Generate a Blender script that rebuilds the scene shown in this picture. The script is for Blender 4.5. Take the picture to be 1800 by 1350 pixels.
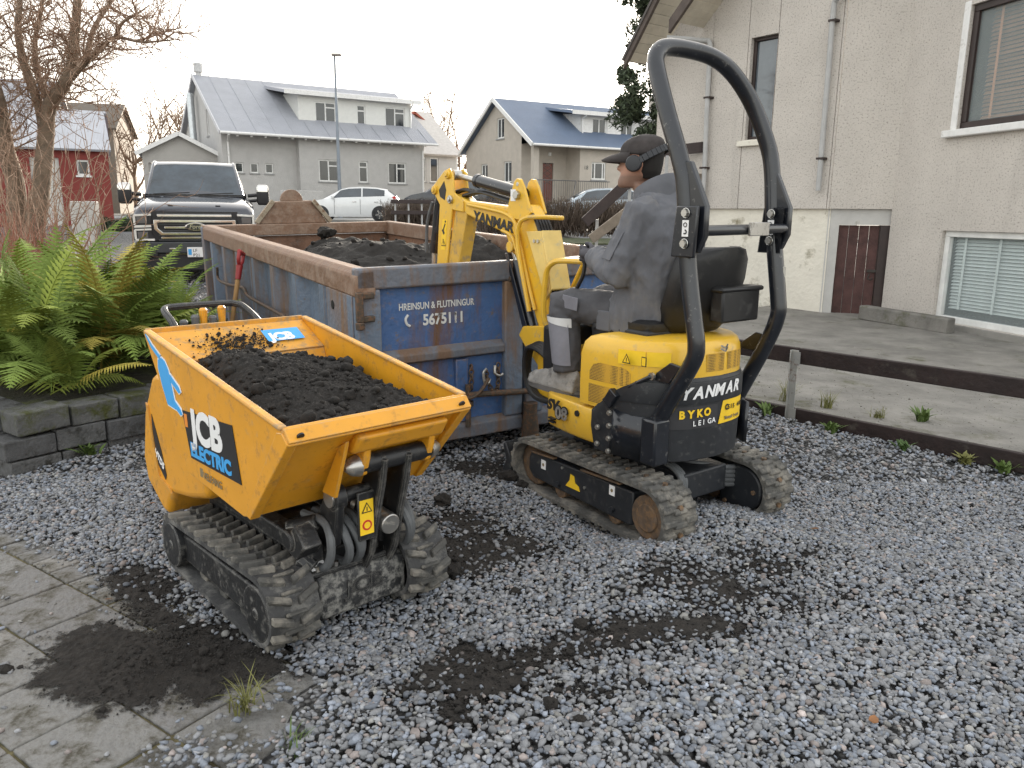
import bpy, bmesh, math, random
import numpy as np
from mathutils import Vector, Matrix
R = math.radians
scn = bpy.context.scene
for o in list(bpy.data.objects): bpy.data.objects.remove(o)
col = scn.collection

# ------------------------------------------------------------------ camera
TH, RO = R(12.4), R(0.5)
fw = Vector((0, math.cos(TH), -math.sin(TH))); rt = Vector((1, 0, 0)); up = rt.cross(fw)
r2 = rt*math.cos(RO)+up*math.sin(RO); u2 = up*math.cos(RO)-rt*math.sin(RO)
cam_data = bpy.data.cameras.new('camera'); cam = bpy.data.objects.new('camera', cam_data); col.objects.link(cam)
M = Matrix.Identity(4)
for i in range(3): M[i][0] = r2[i]; M[i][1] = u2[i]; M[i][2] = -fw[i]
M[0][3], M[1][3], M[2][3] = 0, 0, 1.55
cam.matrix_world = M
cam_data.sensor_width = 36; cam_data.lens = 36*1370/1800; cam_data.clip_end = 2000; cam_data.clip_start = .05
scn.camera = cam

# ------------------------------------------------------------------ world and sun
SUN_EL, SUN_AZ = R(11.0), R(9.5)      # low sun ahead, a little right of the middle
w = bpy.data.worlds.new('World'); scn.world = w; w.use_nodes = True
nt = w.node_tree; nt.nodes.clear()
wo = nt.nodes.new('ShaderNodeOutputWorld'); bg = nt.nodes.new('ShaderNodeBackground'); sky = nt.nodes.new('ShaderNodeTexSky')
sky.sky_type = 'NISHITA'; sky.sun_disc = False; sky.sun_elevation = SUN_EL; sky.sun_rotation = SUN_AZ
sky.air_density = 1.0; sky.dust_density = 3.0; sky.ozone_density = 1.0
hs = nt.nodes.new('ShaderNodeHueSaturation'); hs.inputs['Saturation'].default_value = .6
gm = nt.nodes.new('ShaderNodeGamma'); gm.inputs['Gamma'].default_value = .3      # thin cloud veil: evens the sky out
nt.links.new(sky.outputs[0], hs.inputs['Color']); nt.links.new(hs.outputs[0], gm.inputs[0]); wb = nt.nodes.new('ShaderNodeMix'); wb.data_type = 'RGBA'; wb.blend_type = 'MULTIPLY'; wb.inputs[0].default_value = 1; wb.inputs[7].default_value = (1.035, 1.0, .945, 1)
nt.links.new(gm.outputs[0], wb.inputs[6]); nt.links.new(wb.outputs[2], bg.inputs[0]); nt.links.new(bg.outputs[0], wo.inputs[0])
bg.inputs[1].default_value = 0.15
sl = bpy.data.lights.new('sun', 'SUN'); sl.energy = 1.4; sl.angle = R(14); sl.color = (1, .9, .76)
so = bpy.data.objects.new('sun', sl); col.objects.link(so)
sd = Vector((math.sin(SUN_AZ)*math.cos(SUN_EL), math.cos(SUN_AZ)*math.cos(SUN_EL), math.sin(SUN_EL)))
so.rotation_euler = sd.to_track_quat('Z', 'Y').to_euler()
vs = scn.view_settings; vs.view_transform = 'Standard'; vs.look = 'None'; vs.gamma = 1; vs.use_curve_mapping = False
vs.exposure = 3.25

# ------------------------------------------------------------------ materials
def mat(name, c, rough=.6, metal=0., var=.12, vs=6., bump=0., bs=60., dirt=None, spec=.5, coat=0., attr=None, rnd=0., streak=False, trans=0., alpha=1., edge=None):
    """procedural principled material; dirt = (colour, amount 0..1, scale, roughness)"""
    m = bpy.data.materials.new(name); m.use_nodes = True; t = m.node_tree; N = t.nodes; L = t.links
    b = N['Principled BSDF']; b.inputs['Roughness'].default_value = rough; b.inputs['Metallic'].default_value = metal
    b.inputs['Specular IOR Level'].default_value = spec; b.inputs['Coat Weight'].default_value = coat
    tc = N.new('ShaderNodeTexCoord'); co = tc.outputs['Object']
    n1 = N.new('ShaderNodeTexNoise'); n1.inputs['Scale'].default_value = vs; n1.inputs['Detail'].default_value = 6; n1.inputs['Roughness'].default_value = .65
    L.new(co, n1.inputs['Vector'])
    cr = N.new('ShaderNodeValToRGB'); cr.color_ramp.elements[0].position = .3; cr.color_ramp.elements[1].position = .7
    cr.color_ramp.elements[0].color = tuple(max(0, x*(1-var)) for x in c)+(1,); cr.color_ramp.elements[1].color = tuple(min(1, x*(1+var)) for x in c)+(1,)
    L.new(n1.outputs['Fac'], cr.inputs[0]); out = cr.outputs[0]
    if attr:
        a = N.new('ShaderNodeAttribute'); a.attribute_name = attr
        mx = N.new('ShaderNodeMix'); mx.data_type = 'RGBA'; mx.blend_type = 'MULTIPLY'; mx.inputs[0].default_value = 1
        L.new(out, mx.inputs[6]); L.new(a.outputs['Color'], mx.inputs[7]); out = mx.outputs[2]
    if rnd:
        oi = N.new('ShaderNodeObjectInfo'); hv = N.new('ShaderNodeHueSaturation'); ma = N.new('ShaderNodeMath'); ma.operation = 'MULTIPLY_ADD'
        ma.inputs[1].default_value = 2*rnd; ma.inputs[2].default_value = 1-rnd
        L.new(oi.outputs['Random'], ma.inputs[0]); L.new(ma.outputs[0], hv.inputs['Value']); L.new(out, hv.inputs['Color']); out = hv.outputs[0]
    if dirt:
        dc, amt, ds, dr = dirt
        n2 = N.new('ShaderNodeTexNoise'); n2.inputs['Scale'].default_value = ds; n2.inputs['Detail'].default_value = 9; n2.inputs['Roughness'].default_value = .7
        if streak:
            mp = N.new('ShaderNodeMapping'); mp.inputs['Scale'].default_value = (1, 1, .18); L.new(co, mp.inputs[0]); L.new(mp.outputs[0], n2.inputs['Vector'])
        else: L.new(co, n2.inputs['Vector'])
        r = N.new('ShaderNodeValToRGB'); p = .72-.42*amt; r.color_ramp.elements[0].position = p-.05; r.color_ramp.elements[1].position = p+.09
        r.color_ramp.elements[0].color = (0, 0, 0, 1); r.color_ramp.elements[1].color = (1, 1, 1, 1)
        L.new(n2.outputs['Fac'], r.inputs[0])
        mx = N.new('ShaderNodeMix'); mx.data_type = 'RGBA'; L.new(r.outputs[0], mx.inputs[0]); L.new(out, mx.inputs[6]); mx.inputs[7].default_value = tuple(dc)+(1,); out = mx.outputs[2]
        mr = N.new('ShaderNodeMix'); mr.data_type = 'FLOAT'; L.new(r.outputs[0], mr.inputs[0]); mr.inputs[2].default_value = rough; mr.inputs[3].default_value = dr
        L.new(mr.outputs[0], b.inputs['Roughness'])
        if metal:
            mm = N.new('ShaderNodeMix'); mm.data_type = 'FLOAT'; L.new(r.outputs[0], mm.inputs[0]); mm.inputs[2].default_value = metal; mm.inputs[3].default_value = 0; L.new(mm.outputs[0], b.inputs['Metallic'])
    if edge:                                    # worn edges: where a rounded normal leaves the face normal
        ec, er, ea = edge
        bv = N.new('ShaderNodeBevel'); bv.samples = 3; bv.inputs['Radius'].default_value = er; ge_ = N.new('ShaderNodeNewGeometry'); dt = N.new('ShaderNodeVectorMath'); dt.operation = 'DOT_PRODUCT'
        L.new(bv.outputs[0], dt.inputs[0]); L.new(ge_.outputs['Normal'], dt.inputs[1])
        n4 = N.new('ShaderNodeTexNoise'); n4.inputs['Scale'].default_value = 28; n4.inputs['Detail'].default_value = 6; L.new(co, n4.inputs['Vector'])
        ad = N.new('ShaderNodeMath'); ad.operation = 'MULTIPLY_ADD'; ad.inputs[1].default_value = .35; L.new(n4.outputs['Fac'], ad.inputs[0]); L.new(dt.outputs['Value'], ad.inputs[2])
        re = N.new('ShaderNodeValToRGB'); re.color_ramp.elements[0].position = 0; re.color_ramp.elements[0].color = (ea, ea, ea, 1); re.color_ramp.elements[1].position = 1; re.color_ramp.elements[1].color = (0, 0, 0, 1)
        mp_ = N.new('ShaderNodeMapRange'); mp_.inputs[1].default_value = 1.02; mp_.inputs[2].default_value = 1.14; L.new(ad.outputs[0], mp_.inputs[0]); L.new(mp_.outputs[0], re.inputs[0])
        mx = N.new('ShaderNodeMix'); mx.data_type = 'RGBA'; L.new(re.outputs[0], mx.inputs[0]); L.new(out, mx.inputs[6]); mx.inputs[7].default_value = tuple(ec)+(1,); out = mx.outputs[2]
    L.new(out, b.inputs['Base Color'])
    if bump:
        n3 = N.new('ShaderNodeTexNoise'); n3.inputs['Scale'].default_value = bs; n3.inputs['Detail'].default_value = 5; L.new(co, n3.inputs['Vector'])
        bp = N.new('ShaderNodeBump'); bp.inputs['Strength'].default_value = min(1, bump); bp.inputs['Distance'].default_value = .6/bs
        L.new(n3.outputs['Fac'], bp.inputs['Height']); L.new(bp.outputs[0], b.inputs['Normal'])
    if trans: b.inputs['Transmission Weight'].default_value = trans
    if alpha < 1: b.inputs['Alpha'].default_value = alpha
    return m

# ------------------------------------------------------------------ mesh builder
class MB:
    def __init__(s): s.v = []; s.f = []; s.m = []; s.cm = 0; s.T = None
    def add(s, vs, fs):
        k = len(s.v)
        if s.T is not None: vs = [s.T @ Vector(p) for p in vs]
        s.v += [tuple(p) for p in vs]; s.f += [tuple(i+k for i in f) for f in fs]; s.m += [s.cm]*len(fs); return s
    def box(s, c, d, rz=0, M=None):
        x, y, z = d[0]/2, d[1]/2, d[2]/2
        vs = [Vector((a*x, b*y, e*z)) for e in (-1, 1) for b in (-1, 1) for a in (-1, 1)]
        if rz: q = Matrix.Rotation(rz, 3, 'Z'); vs = [q @ p for p in vs]
        if M is not None: vs = [M @ p for p in vs]
        return s.add([p+Vector(c) for p in vs], [(0, 2, 3, 1), (4, 5, 7, 6), (0, 1, 5, 4), (2, 6, 7, 3), (0, 4, 6, 2), (1, 3, 7, 5)])
    def bx(s, x0, x1, y0, y1, z0, z1): return s.box(((x0+x1)/2, (y0+y1)/2, (z0+z1)/2), (x1-x0, y1-y0, z1-z0))
    def bar(s, a, b, w, h, upv=(0, 0, 1)):
        a, b = Vector(a), Vector(b); d = (b-a); l = d.length; d.normalize(); sx = d.cross(Vector(upv))
        if sx.length < 1e-4: sx = Vector((1, 0, 0))
        sx.normalize(); uu = sx.cross(d); Mx = Matrix((sx, d, uu)).transposed()
        return s.box((a+b)/2, (w, l, h), M=Mx)
    def tube(s, pts, r, n=10, cap=True):
        pts = [Vector(p) for p in pts]; k = len(pts); rs = r if hasattr(r, '__len__') else [r]*k
        vs = []; pv = None
        for i, p in enumerate(pts):
            d = (pts[min(i+1, k-1)]-pts[max(i-1, 0)]).normalized()
            if pv is None:
                pv = d.orthogonal().normalized()
            pv = (pv-d*pv.dot(d)); pv = pv.normalized() if pv.length > 1e-6 else d.orthogonal().normalized()
            q = d.cross(pv)
            vs += [p+(pv*math.cos(2*math.pi*j/n)+q*math.sin(2*math.pi*j/n))*rs[i] for j in range(n)]
        fs = [(i*n+j, i*n+(j+1) % n, (i+1)*n+(j+1) % n, (i+1)*n+j) for i in range(k-1) for j in range(n)]
        if cap: fs += [tuple(range(n))[::-1], tuple(range((k-1)*n, k*n))]
        return s.add(vs, fs)
    def cyl(s, a, b, r, n=16, rb=None): return s.tube([a, b], [r, r if rb is None else rb], n)
    def prism(s, poly, ax, a, b):
        """polygon in the plane across axis ax (0: yz, 1: xz, 2: xy) swept from a to b"""
        def P(u, v, t): return ((t, u, v), (u, t, v), (u, v, t))[ax]
        n = len(poly); vs = [P(u, v, a) for u, v in poly]+[P(u, v, b) for u, v in poly]
        fs = [tuple(range(n))[::-1], tuple(range(n, 2*n))]+[(i, (i+1) % n, n+(i+1) % n, n+i) for i in range(n)]
        return s.add(vs, fs)
    def quad(s, *p): return s.add(p, [tuple(range(len(p)))])
    def loft(s, rings, cap=True, close=True):
        n = len(rings[0]); k = len(rings); vs = [p for r in rings for p in r]
        fs = [(i*n+j, i*n+(j+1) % n, (i+1)*n+(j+1) % n, (i+1)*n+j) for i in range(k-1) for j in range(n if close else n-1)]
        if cap: fs += [tuple(range(n))[::-1], tuple(range((k-1)*n, k*n))]
        return s.add(vs, fs)
    def mesh(s, name, mats, smooth=35, fix=True):
        me = bpy.data.meshes.new(name); me.from_pydata(s.v, [], s.f)
        for m in (mats if isinstance(mats, (list, tuple)) else [mats]): me.materials.append(m)
        if any(s.m): me.polygons.foreach_set('material_index', s.m)
        if fix:
            bm = bmesh.new(); bm.from_mesh(me); bmesh.ops.recalc_face_normals(bm, faces=bm.faces); bm.to_mesh(me); bm.free()
        if smooth:
            me.polygons.foreach_set('use_smooth', [True]*len(me.polygons)); me.set_sharp_from_angle(angle=R(smooth))
        me.update(); return me
    def build(s, name, mats, parent=None, smooth=35, bevel=0, loc=None, seg=2, fix=True):
        o = bpy.data.objects.new(name, s.mesh(name, mats, smooth, fix)); col.objects.link(o)
        if parent: o.parent = parent
        if loc: o.location = loc
        if bevel:
            b = o.modifiers.new('bevel', 'BEVEL'); b.width = bevel; b.segments = seg; b.limit_method = 'ANGLE'; b.angle_limit = R(40); b.use_clamp_overlap = True
            b.harden_normals = False
        return o
def tag(o, label, cat, group=None, kind=None):
    if label: o['label'] = label
    if cat: o['category'] = cat
    if group: o['group'] = group
    if kind: o['kind'] = kind
    return o
def empty(name, loc=(0, 0, 0), rz=0, label=None, cat=None, group=None, rx=0, ry=0):
    o = bpy.data.objects.new(name, None); col.objects.link(o); o.location = loc; o.rotation_euler = (rx, ry, rz); o.empty_display_size = .2
    return tag(o, label, cat, group)
def struct(o): o['kind'] = 'structure'; return o
def share(o, parent, loc=None, rot=None, sc=None, name=None):
    c = o.copy(); col.objects.link(c); c.parent = parent
    if name: c.name = name
    if loc is not None: c.location = loc
    if rot is not None: c.rotation_euler = rot
    if sc is not None: c.scale = sc if hasattr(sc, '__len__') else (sc, sc, sc)
    return c
def arc(cx, cy, r, a0, a1, n): return [(cx+r*math.cos(R(a0+(a1-a0)*i/n)), cy+r*math.sin(R(a0+(a1-a0)*i/n))) for i in range(n+1)]
def spline(pts, n=8):
    pts = [Vector(p) for p in pts]; P = [pts[0]*2-pts[1]]+pts+[pts[-1]*2-pts[-2]]; out = []
    for i in range(1, len(P)-2):
        for k in range(n):
            t = k/n; a, b, c, d = P[i-1:i+3]
            out.append(.5*((2*b)+(c-a)*t+(2*a-5*b+4*c-d)*t*t+(3*b-a-3*c+d)*t**3))
    return out+[pts[-1]]
def lettering(text, parent, m, size, origin, xdir, ydir, lift=.002, bold=0., name='lettering', shear=0., align='LEFT', sx=1.):
    """flat letters lying on a surface: origin = lower-left corner, xdir/ydir = reading and upward directions (parent space)"""
    cu = bpy.data.curves.new('t', 'FONT'); cu.body = text; cu.size = size; cu.offset = bold; cu.shear = shear; cu.align_x = align; cu.resolution_u = 4; cu.extrude = .0006
    ob = bpy.data.objects.new('t', cu); col.objects.link(ob)
    me = bpy.data.meshes.new_from_object(ob); bpy.data.objects.remove(ob); bpy.data.curves.remove(cu)
    x = Vector(xdir).normalized(); y = Vector(ydir); y = (y-x*y.dot(x)).normalized(); z = x.cross(y)
    Mx = Matrix((x*sx, y, z)).transposed().to_4x4(); Mx.translation = Vector(origin)+z*lift
    me.transform(Mx); me.materials.clear(); me.materials.append(m)
    o = bpy.data.objects.new(name, me); col.objects.link(o); o.parent = parent; return o
def smooth01(t): t = min(1, max(0, t)); return t*t*(3-2*t)
rng = np.random.default_rng(7); random.seed(7)
# ================================================================== ground
def gz(x, y):
    s = smooth01((x-1.2)/2.5); return max(0, y-4)*(.033*(1-s)+.012*s) if y < 44 else 40*(.033*(1-s)+.012*s)
def vnoise(seed):
    r = np.random.default_rng(seed); t = r.random((64, 64))
    def f(x, y):
        x = np.asarray(x, float); y = np.asarray(y, float); xi = np.floor(x).astype(int); yi = np.floor(y).astype(int); u = x-xi; v = y-yi
        u = u*u*(3-2*u); v = v*v*(3-2*v); g = lambda a, b: t[a % 64, b % 64]
        return (g(xi, yi)*(1-u)+g(xi+1, yi)*u)*(1-v)+(g(xi, yi+1)*(1-u)+g(xi+1, yi+1)*u)*v
    return f
vn1, vn2, vn3 = vnoise(1), vnoise(2), vnoise(3)
def fbm(x, y, f=1.): return (vn1(x*f, y*f)+.5*vn2(x*f*2.1+7, y*f*2.1)+.25*vn3(x*f*4.3, y*f*4.3+3))/1.75
GZ = np.vectorize(gz)
MOUNDS = [(1.02, 3.62, .30, .10), (.55, 3.05, .34, .05), (.75, 3.2, .25, .05), (-.45, 2.2, .5, .04), (1.9, 3.0, .6, .03), (.1, 2.0, .5, .035), (-.15, 4.3, .25, .04), (.7, 2.2, .5, .03)]
DIPS = [(-.35, 2.75, .28, .05), (.42, 3.75, .2, .03), (.0, 2.55, .4, .02)]
def gravel_z(x, y):
    x = np.asarray(x, float); y = np.asarray(y, float)
    z = GZ(x, y)+(fbm(x, y, 1.6)-.5)*.05
    for a, b, r, h in MOUNDS: z = z+h*np.exp(-((x-a)**2+(y-b)**2)/r**2)
    for a, b, r, h in DIPS: z = z-h*np.exp(-((x-a)**2+(y-b)**2)/r**2)
    pave = np.clip((1.62-(.567*x+.826*y))/.25, 0, 1)*np.clip((-1.2-x)/.4, 0, 1)
    return z*(1-pave)-.012*pave
# spilled soil: (x, y, rx, ry, angle, strength)
SOIL = [(-1.33, 2.42, .34, .20, -.6, 1), (-1.02, 2.42, .24, .2, 0, .9), (-.13, 2.36, .34, .22, .3, 1.35), (.1, 2.5, .26, .16, 0, 1.), (-.2, 2.1, .15, .14, 0, .8), (-.18, 3.35, .34, .24, .4, 1.05), (-.3, 3.7, .3, .25, 0, .75), (-1.55, 3.02, .35, .13, -.6, .9), (-1.4, 2.8, .25, .12, -.5, .7),
        (.95, 2.95, .4, .2, 0, .75), (.45, 2.62, .6, .14, .2, .75), (-.1, 4.5, .3, .2, 0, .9), (.25, 2.25, .12, .1, 0, .6), (-1.15, 2.65, .3, .2, 0, .6), (1.1, 3.2, .35, .15, .4, .6)]
def soil_at(x, y):
    x = np.asarray(x, float); y = np.asarray(y, float); s = np.zeros_like(x)
    n = fbm(x+3, y+9, 5.)
    for a, b, rx, ry, an, st in SOIL:
        dx, dy = x-a, y-b; u = dx*math.cos(an)+dy*math.sin(an); v = -dx*math.sin(an)+dy*math.cos(an)
        d = np.sqrt((u/rx)**2+(v/ry)**2)+(n-.5)*1.5
        s = np.maximum(s, st*np.clip(1.35-d, 0, 1)/.75)
    return np.clip(s, 0, 1)

def grid_mesh(name, xs, ys, zf, m, attr=None):
    X, Y = np.meshgrid(xs, ys); Z = zf(X, Y); nx, ny = len(xs), len(ys)
    v = np.stack([X, Y, Z], -1).reshape(-1, 3); i = np.arange(nx*ny).reshape(ny, nx)
    f = np.stack([i[:-1, :-1], i[:-1, 1:], i[1:, 1:], i[1:, :-1]], -1).reshape(-1, 4)
    me = bpy.data.meshes.new(name); me.from_pydata(v.tolist(), [], f.tolist()); me.materials.append(m)
    if attr:
        a = me.attributes.new(attr[0], 'FLOAT_COLOR', 'POINT'); c = np.ones((nx*ny, 4)); c[:, :3] = attr[1](X, Y).reshape(-1, 3); a.data.foreach_set('color', c.ravel())
    me.polygons.foreach_set('use_smooth', [True]*len(me.polygons)); me.update()
    o = bpy.data.objects.new(name, me); col.objects.link(o); return o

# far ground: one sheet out to the horizon, with the yard as a finer sheet set into it
m_far = mat('far_ground', (.10, .095, .085), .95, var=.3, vs=.8, bump=.6, bs=9)
xs = np.concatenate([np.linspace(-600, -40, 12), np.linspace(-36, 36, 37), np.linspace(40, 600, 12)]); ys = np.concatenate([np.linspace(-40, 2, 8), np.linspace(4, 60, 29), np.linspace(70, 900, 12)])
struct(grid_mesh('ground', xs, ys, lambda X, Y: GZ(X, Y)-.06, m_far))

def voro_gravel(name, c, sc, soilattr=False):
    m = bpy.data.materials.new(name); m.use_nodes = True; t = m.node_tree; N = t.nodes; L = t.links; b = N['Principled BSDF']; b.inputs['Roughness'].default_value = .85
    tc = N.new('ShaderNodeTexCoord'); v = N.new('ShaderNodeTexVoronoi'); v.inputs['Scale'].default_value = sc; L.new(tc.outputs['Object'], v.inputs['Vector'])
    v.inputs['Randomness'].default_value = 1
    hs = N.new('ShaderNodeSeparateColor'); L.new(v.outputs['Color'], hs.inputs[0])
    cr = N.new('ShaderNodeValToRGB'); e = cr.color_ramp.elements; e[0].color = tuple(x*.45 for x in c)+(1,); e[1].color = tuple(x*1.7 for x in c)+(1,); L.new(hs.outputs[0], cr.inputs[0])
    d = N.new('ShaderNodeValToRGB'); d.color_ramp.elements[0].position = .25; d.color_ramp.elements[0].color = (1, 1, 1, 1); d.color_ramp.elements[1].position = .62; d.color_ramp.elements[1].color = (.18, .18, .18, 1); L.new(v.outputs['Distance'], d.inputs[0])
    mx = N.new('ShaderNodeMix'); mx.data_type = 'RGBA'; mx.blend_type = 'MULTIPLY'; mx.inputs[0].default_value = 1; L.new(cr.outputs[0], mx.inputs[6]); L.new(d.outputs[0], mx.inputs[7])
    out = mx.outputs[2]
    if soilattr:
        a = N.new('ShaderNodeAttribute'); a.attribute_name = 'soil'; m2 = N.new('ShaderNodeMix'); m2.data_type = 'RGBA'; L.new(a.outputs['Fac'], m2.inputs[0]); L.new(out, m2.inputs[6])
        ns = N.new('ShaderNodeTexNoise'); ns.inputs['Scale'].default_value = 90; ns.inputs['Detail'].default_value = 8; L.new(tc.outputs['Object'], ns.inputs['Vector'])
        rr = N.new('ShaderNodeValToRGB'); rr.color_ramp.elements[0].position = .35; rr.color_ramp.elements[0].color = (.006, .005, .0045, 1); rr.color_ramp.elements[1].position = .7; rr.color_ramp.elements[1].color = (.028, .023, .02, 1); L.new(ns.outputs['Fac'], rr.inputs[0])
        L.new(rr.outputs[0], m2.inputs[7]); out = m2.outputs[2]
    L.new(out, b.inputs['Base Color'])
    iv = N.new('ShaderNodeMath'); iv.operation = 'SUBTRACT'; iv.inputs[0].default_value = 1; L.new(v.outputs['Distance'], iv.inputs[1])
    bp = N.new('ShaderNodeBump'); bp.inputs['Strength'].default_value = .9; bp.inputs['Distance'].default_value = .6/sc; L.new(iv.outputs[0], bp.inputs['Height']); L.new(bp.outputs[0], b.inputs['Normal'])
    return m
m_gbase = voro_gravel('yard_gravel', (.15, .148, .146), 42, True)
yard = grid_mesh('gravel_yard', np.linspace(-14, 9, 185), np.concatenate([np.linspace(-1.5, 8, 140), np.linspace(8.2, 27, 90)]), lambda X, Y: gravel_z(X, Y)-.018, m_gbase, ('soil', lambda X, Y: np.repeat(soil_at(X, Y)[..., None], 3, -1)))
struct(yard)

# ---- gravel stones
FX0, FY0, FX1, FY1 = 1.198, 6.759, 3.176, 4.602          # low timber fence line on the right
def patio_side(x, y): return (x-FX0)*(FY1-FY0)-(y-FY0)*(FX1-FX0)     # sign tells the side of the fence line
def make_stones():
    def layer(n, ymin, ymax, smin, smax, k):
        # uniform over the camera wedge, thinning with distance
        u = rng.random(n); y = np.sqrt(ymin**2+u*(ymax**2-ymin**2)); x = (rng.random(n)*2-1)*(y*.70+.25)
        return x, y, np.clip(rng.lognormal(math.log((smin+smax)/2), .3, n), smin*.6, smax*1.5)
    xs, ys, ss = [], [], []
    for a in ((84000, 1.35, 4.4, .0055, .0114, 0), (66000, 4.4, 8.5, .0078, .0135, 1), (20000, 8.5, 16, .013, .021, 2)):
        x, y, s = layer(*a); xs.append(x); ys.append(y); ss.append(s)
    n = 20000; y = rng.uniform(.6, 7, n); x = np.where(rng.random(n) < .5, -1, 1)*(y*.7+.25+rng.random(n)*1.6); xs.append(x); ys.append(y); ss.append(np.clip(rng.lognormal(math.log(.0115), .3, n), .006, .02))      # margin beyond the picture's sides
    x, y, s = map(np.concatenate, (xs, ys, ss))
    x0 = .567*x+.826*y; uu = .826*x-.567*y
    pav = (x0 < 1.585)                              # slabs; stray gravel spills over their right-hand edge
    spill = np.clip((uu+1.93+.25*(fbm(x, y, 3.)-.5)*2)/.25, 0, 1)
    edge = np.clip((x0-1.50)/.1, 0, 1)
    keep = (~pav) | (rng.random(len(x)) < np.maximum(spill, np.maximum(.6*edge, .012)))
    keep &= ~((x > 1.9) & (patio_side(x, y) < .10) & (y > 3.5))
    bed = (x*math.sin(R(54.4))-y*math.cos(R(54.4))) - (-2.94*math.sin(R(54.4))-4.408*math.cos(R(54.4)))
    keep &= ~((bed < .02) & (x < -1.3) & (y > 4.2) & (y < 9.2))
    so = soil_at(x, y); keep &= rng.random(len(x)) > np.where(x0 < 1.55, so*.93, np.minimum(.95, so*.88))
    x, y, s, so = x[keep], y[keep], s[keep], so[keep]; n = len(x)
    # near stones: jittered icosahedra; stones further off: octahedra
    p = (1+5**.5)/2
    ICO = (np.array([(-1, p, 0), (1, p, 0), (-1, -p, 0), (1, -p, 0), (0, -1, p), (0, 1, p), (0, -1, -p), (0, 1, -p), (p, 0, -1), (p, 0, 1), (-p, 0, -1), (-p, 0, 1)])/1.9,
           np.array([(0, 11, 5), (0, 5, 1), (0, 1, 7), (0, 7, 10), (0, 10, 11), (1, 5, 9), (5, 11, 4), (11, 10, 2), (10, 7, 6), (7, 1, 8), (3, 9, 4), (3, 4, 2), (3, 2, 6), (3, 6, 8), (3, 8, 9), (4, 9, 5), (2, 4, 11), (6, 2, 10), (8, 6, 7), (9, 8, 1)]))
    OCT = (np.array([(1, .1, 0), (-1, 0, .1), (0, 1, 0), (.1, -1, 0), (0, 0, 1), (0, .1, -1)])*1.15, np.array([(0, 2, 4), (2, 1, 4), (1, 3, 4), (3, 0, 4), (2, 0, 5), (1, 2, 5), (3, 1, 5), (0, 3, 5)]))
    def solid(sel, V, Fc):
        xx, yy, s_, so_ = x[sel], y[sel], s[sel], so[sel]; n = len(xx); nv = len(V)
        P = V[None]*(1+.30*(rng.random((n, nv, 1))-.5)*2)+.16*(rng.random((n, nv, 3))-.5)
        P *= np.stack([1+.5*rng.random(n), .72+.3*rng.random(n), .42+.38*rng.random(n)], -1)[:, None]
        a = rng.random(n)*6.283; t = rng.normal(0, .42, n); b = rng.random(n)*6.283
        ca, sa, ct, st, cb, sb = np.cos(a), np.sin(a), np.cos(t), np.sin(t), np.cos(b), np.sin(b); z0 = np.zeros(n); o1 = np.ones(n)
        mm = lambda q: np.stack(q, -1).reshape(n, 3, 3)
        Rm = mm((cb, -sb, z0, sb, cb, z0, z0, z0, o1)) @ mm((o1, z0, z0, z0, ct, -st, z0, st, ct)) @ mm((ca, -sa, z0, sa, ca, z0, z0, z0, o1))
        P = np.einsum('nij,nkj->nki', Rm, P)*s_[:, None, None]
        base = gravel_z(xx, yy)+np.where(.567*xx+.826*yy < 1.585, .016, 0)+rng.random(n)*.007+s_*.15
        P += np.stack([xx, yy, base], -1)[:, None]
        g = np.clip(rng.lognormal(0, .23, n), .5, 1.6); tint = np.ones((n, 3)); k = rng.random(n)
        tint[k < .30] = (.90, .97, 1.08); tint[k > .93] = (1.2, 1.02, .92); tint[(k > .86) & (k < .93)] = (1.12, 1.08, .98); g[rng.random(n) < .01] *= 1.5
        c = np.ones((n, nv, 4)); c[..., :3] = (tint*g[:, None]*(1-.62*so_*rng.random(n))[:, None])[:, None]
        return P.reshape(-1, 3), (Fc[None]+(np.arange(n)*nv)[:, None, None]).reshape(-1), c.reshape(-1, 4)
    nr = (y < 3.65) & (np.abs(x) < y*.7+.25); A, B = solid(nr, *ICO), solid(~nr, *OCT)
    P = np.concatenate([A[0], B[0]]); F = np.concatenate([A[1], B[1]+len(A[0])]); c = np.concatenate([A[2], B[2]]); nf = len(F)//3
    me = bpy.data.meshes.new('gravel'); me.vertices.add(len(P)); me.vertices.foreach_set('co', P.astype(np.float32).ravel())
    me.loops.add(nf*3); me.loops.foreach_set('vertex_index', F.astype(np.int32)); me.polygons.add(nf); me.polygons.foreach_set('loop_start', np.arange(0, nf*3, 3, dtype=np.int32))
    me.update(calc_edges=True)
    at = me.attributes.new('tone', 'FLOAT_COLOR', 'POINT'); at.data.foreach_set('color', c.astype(np.float32).ravel())
    me.materials.append(mat('gravel_stone', (.208, .212, .222), .72, var=.22, vs=70, attr='tone', bump=.25, bs=260))
    o = bpy.data.objects.new('gravel', me); col.objects.link(o)
    return tag(o, 'loose crushed grey gravel covering the yard around the machines', 'gravel', kind='stuff')
make_stones()
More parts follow.
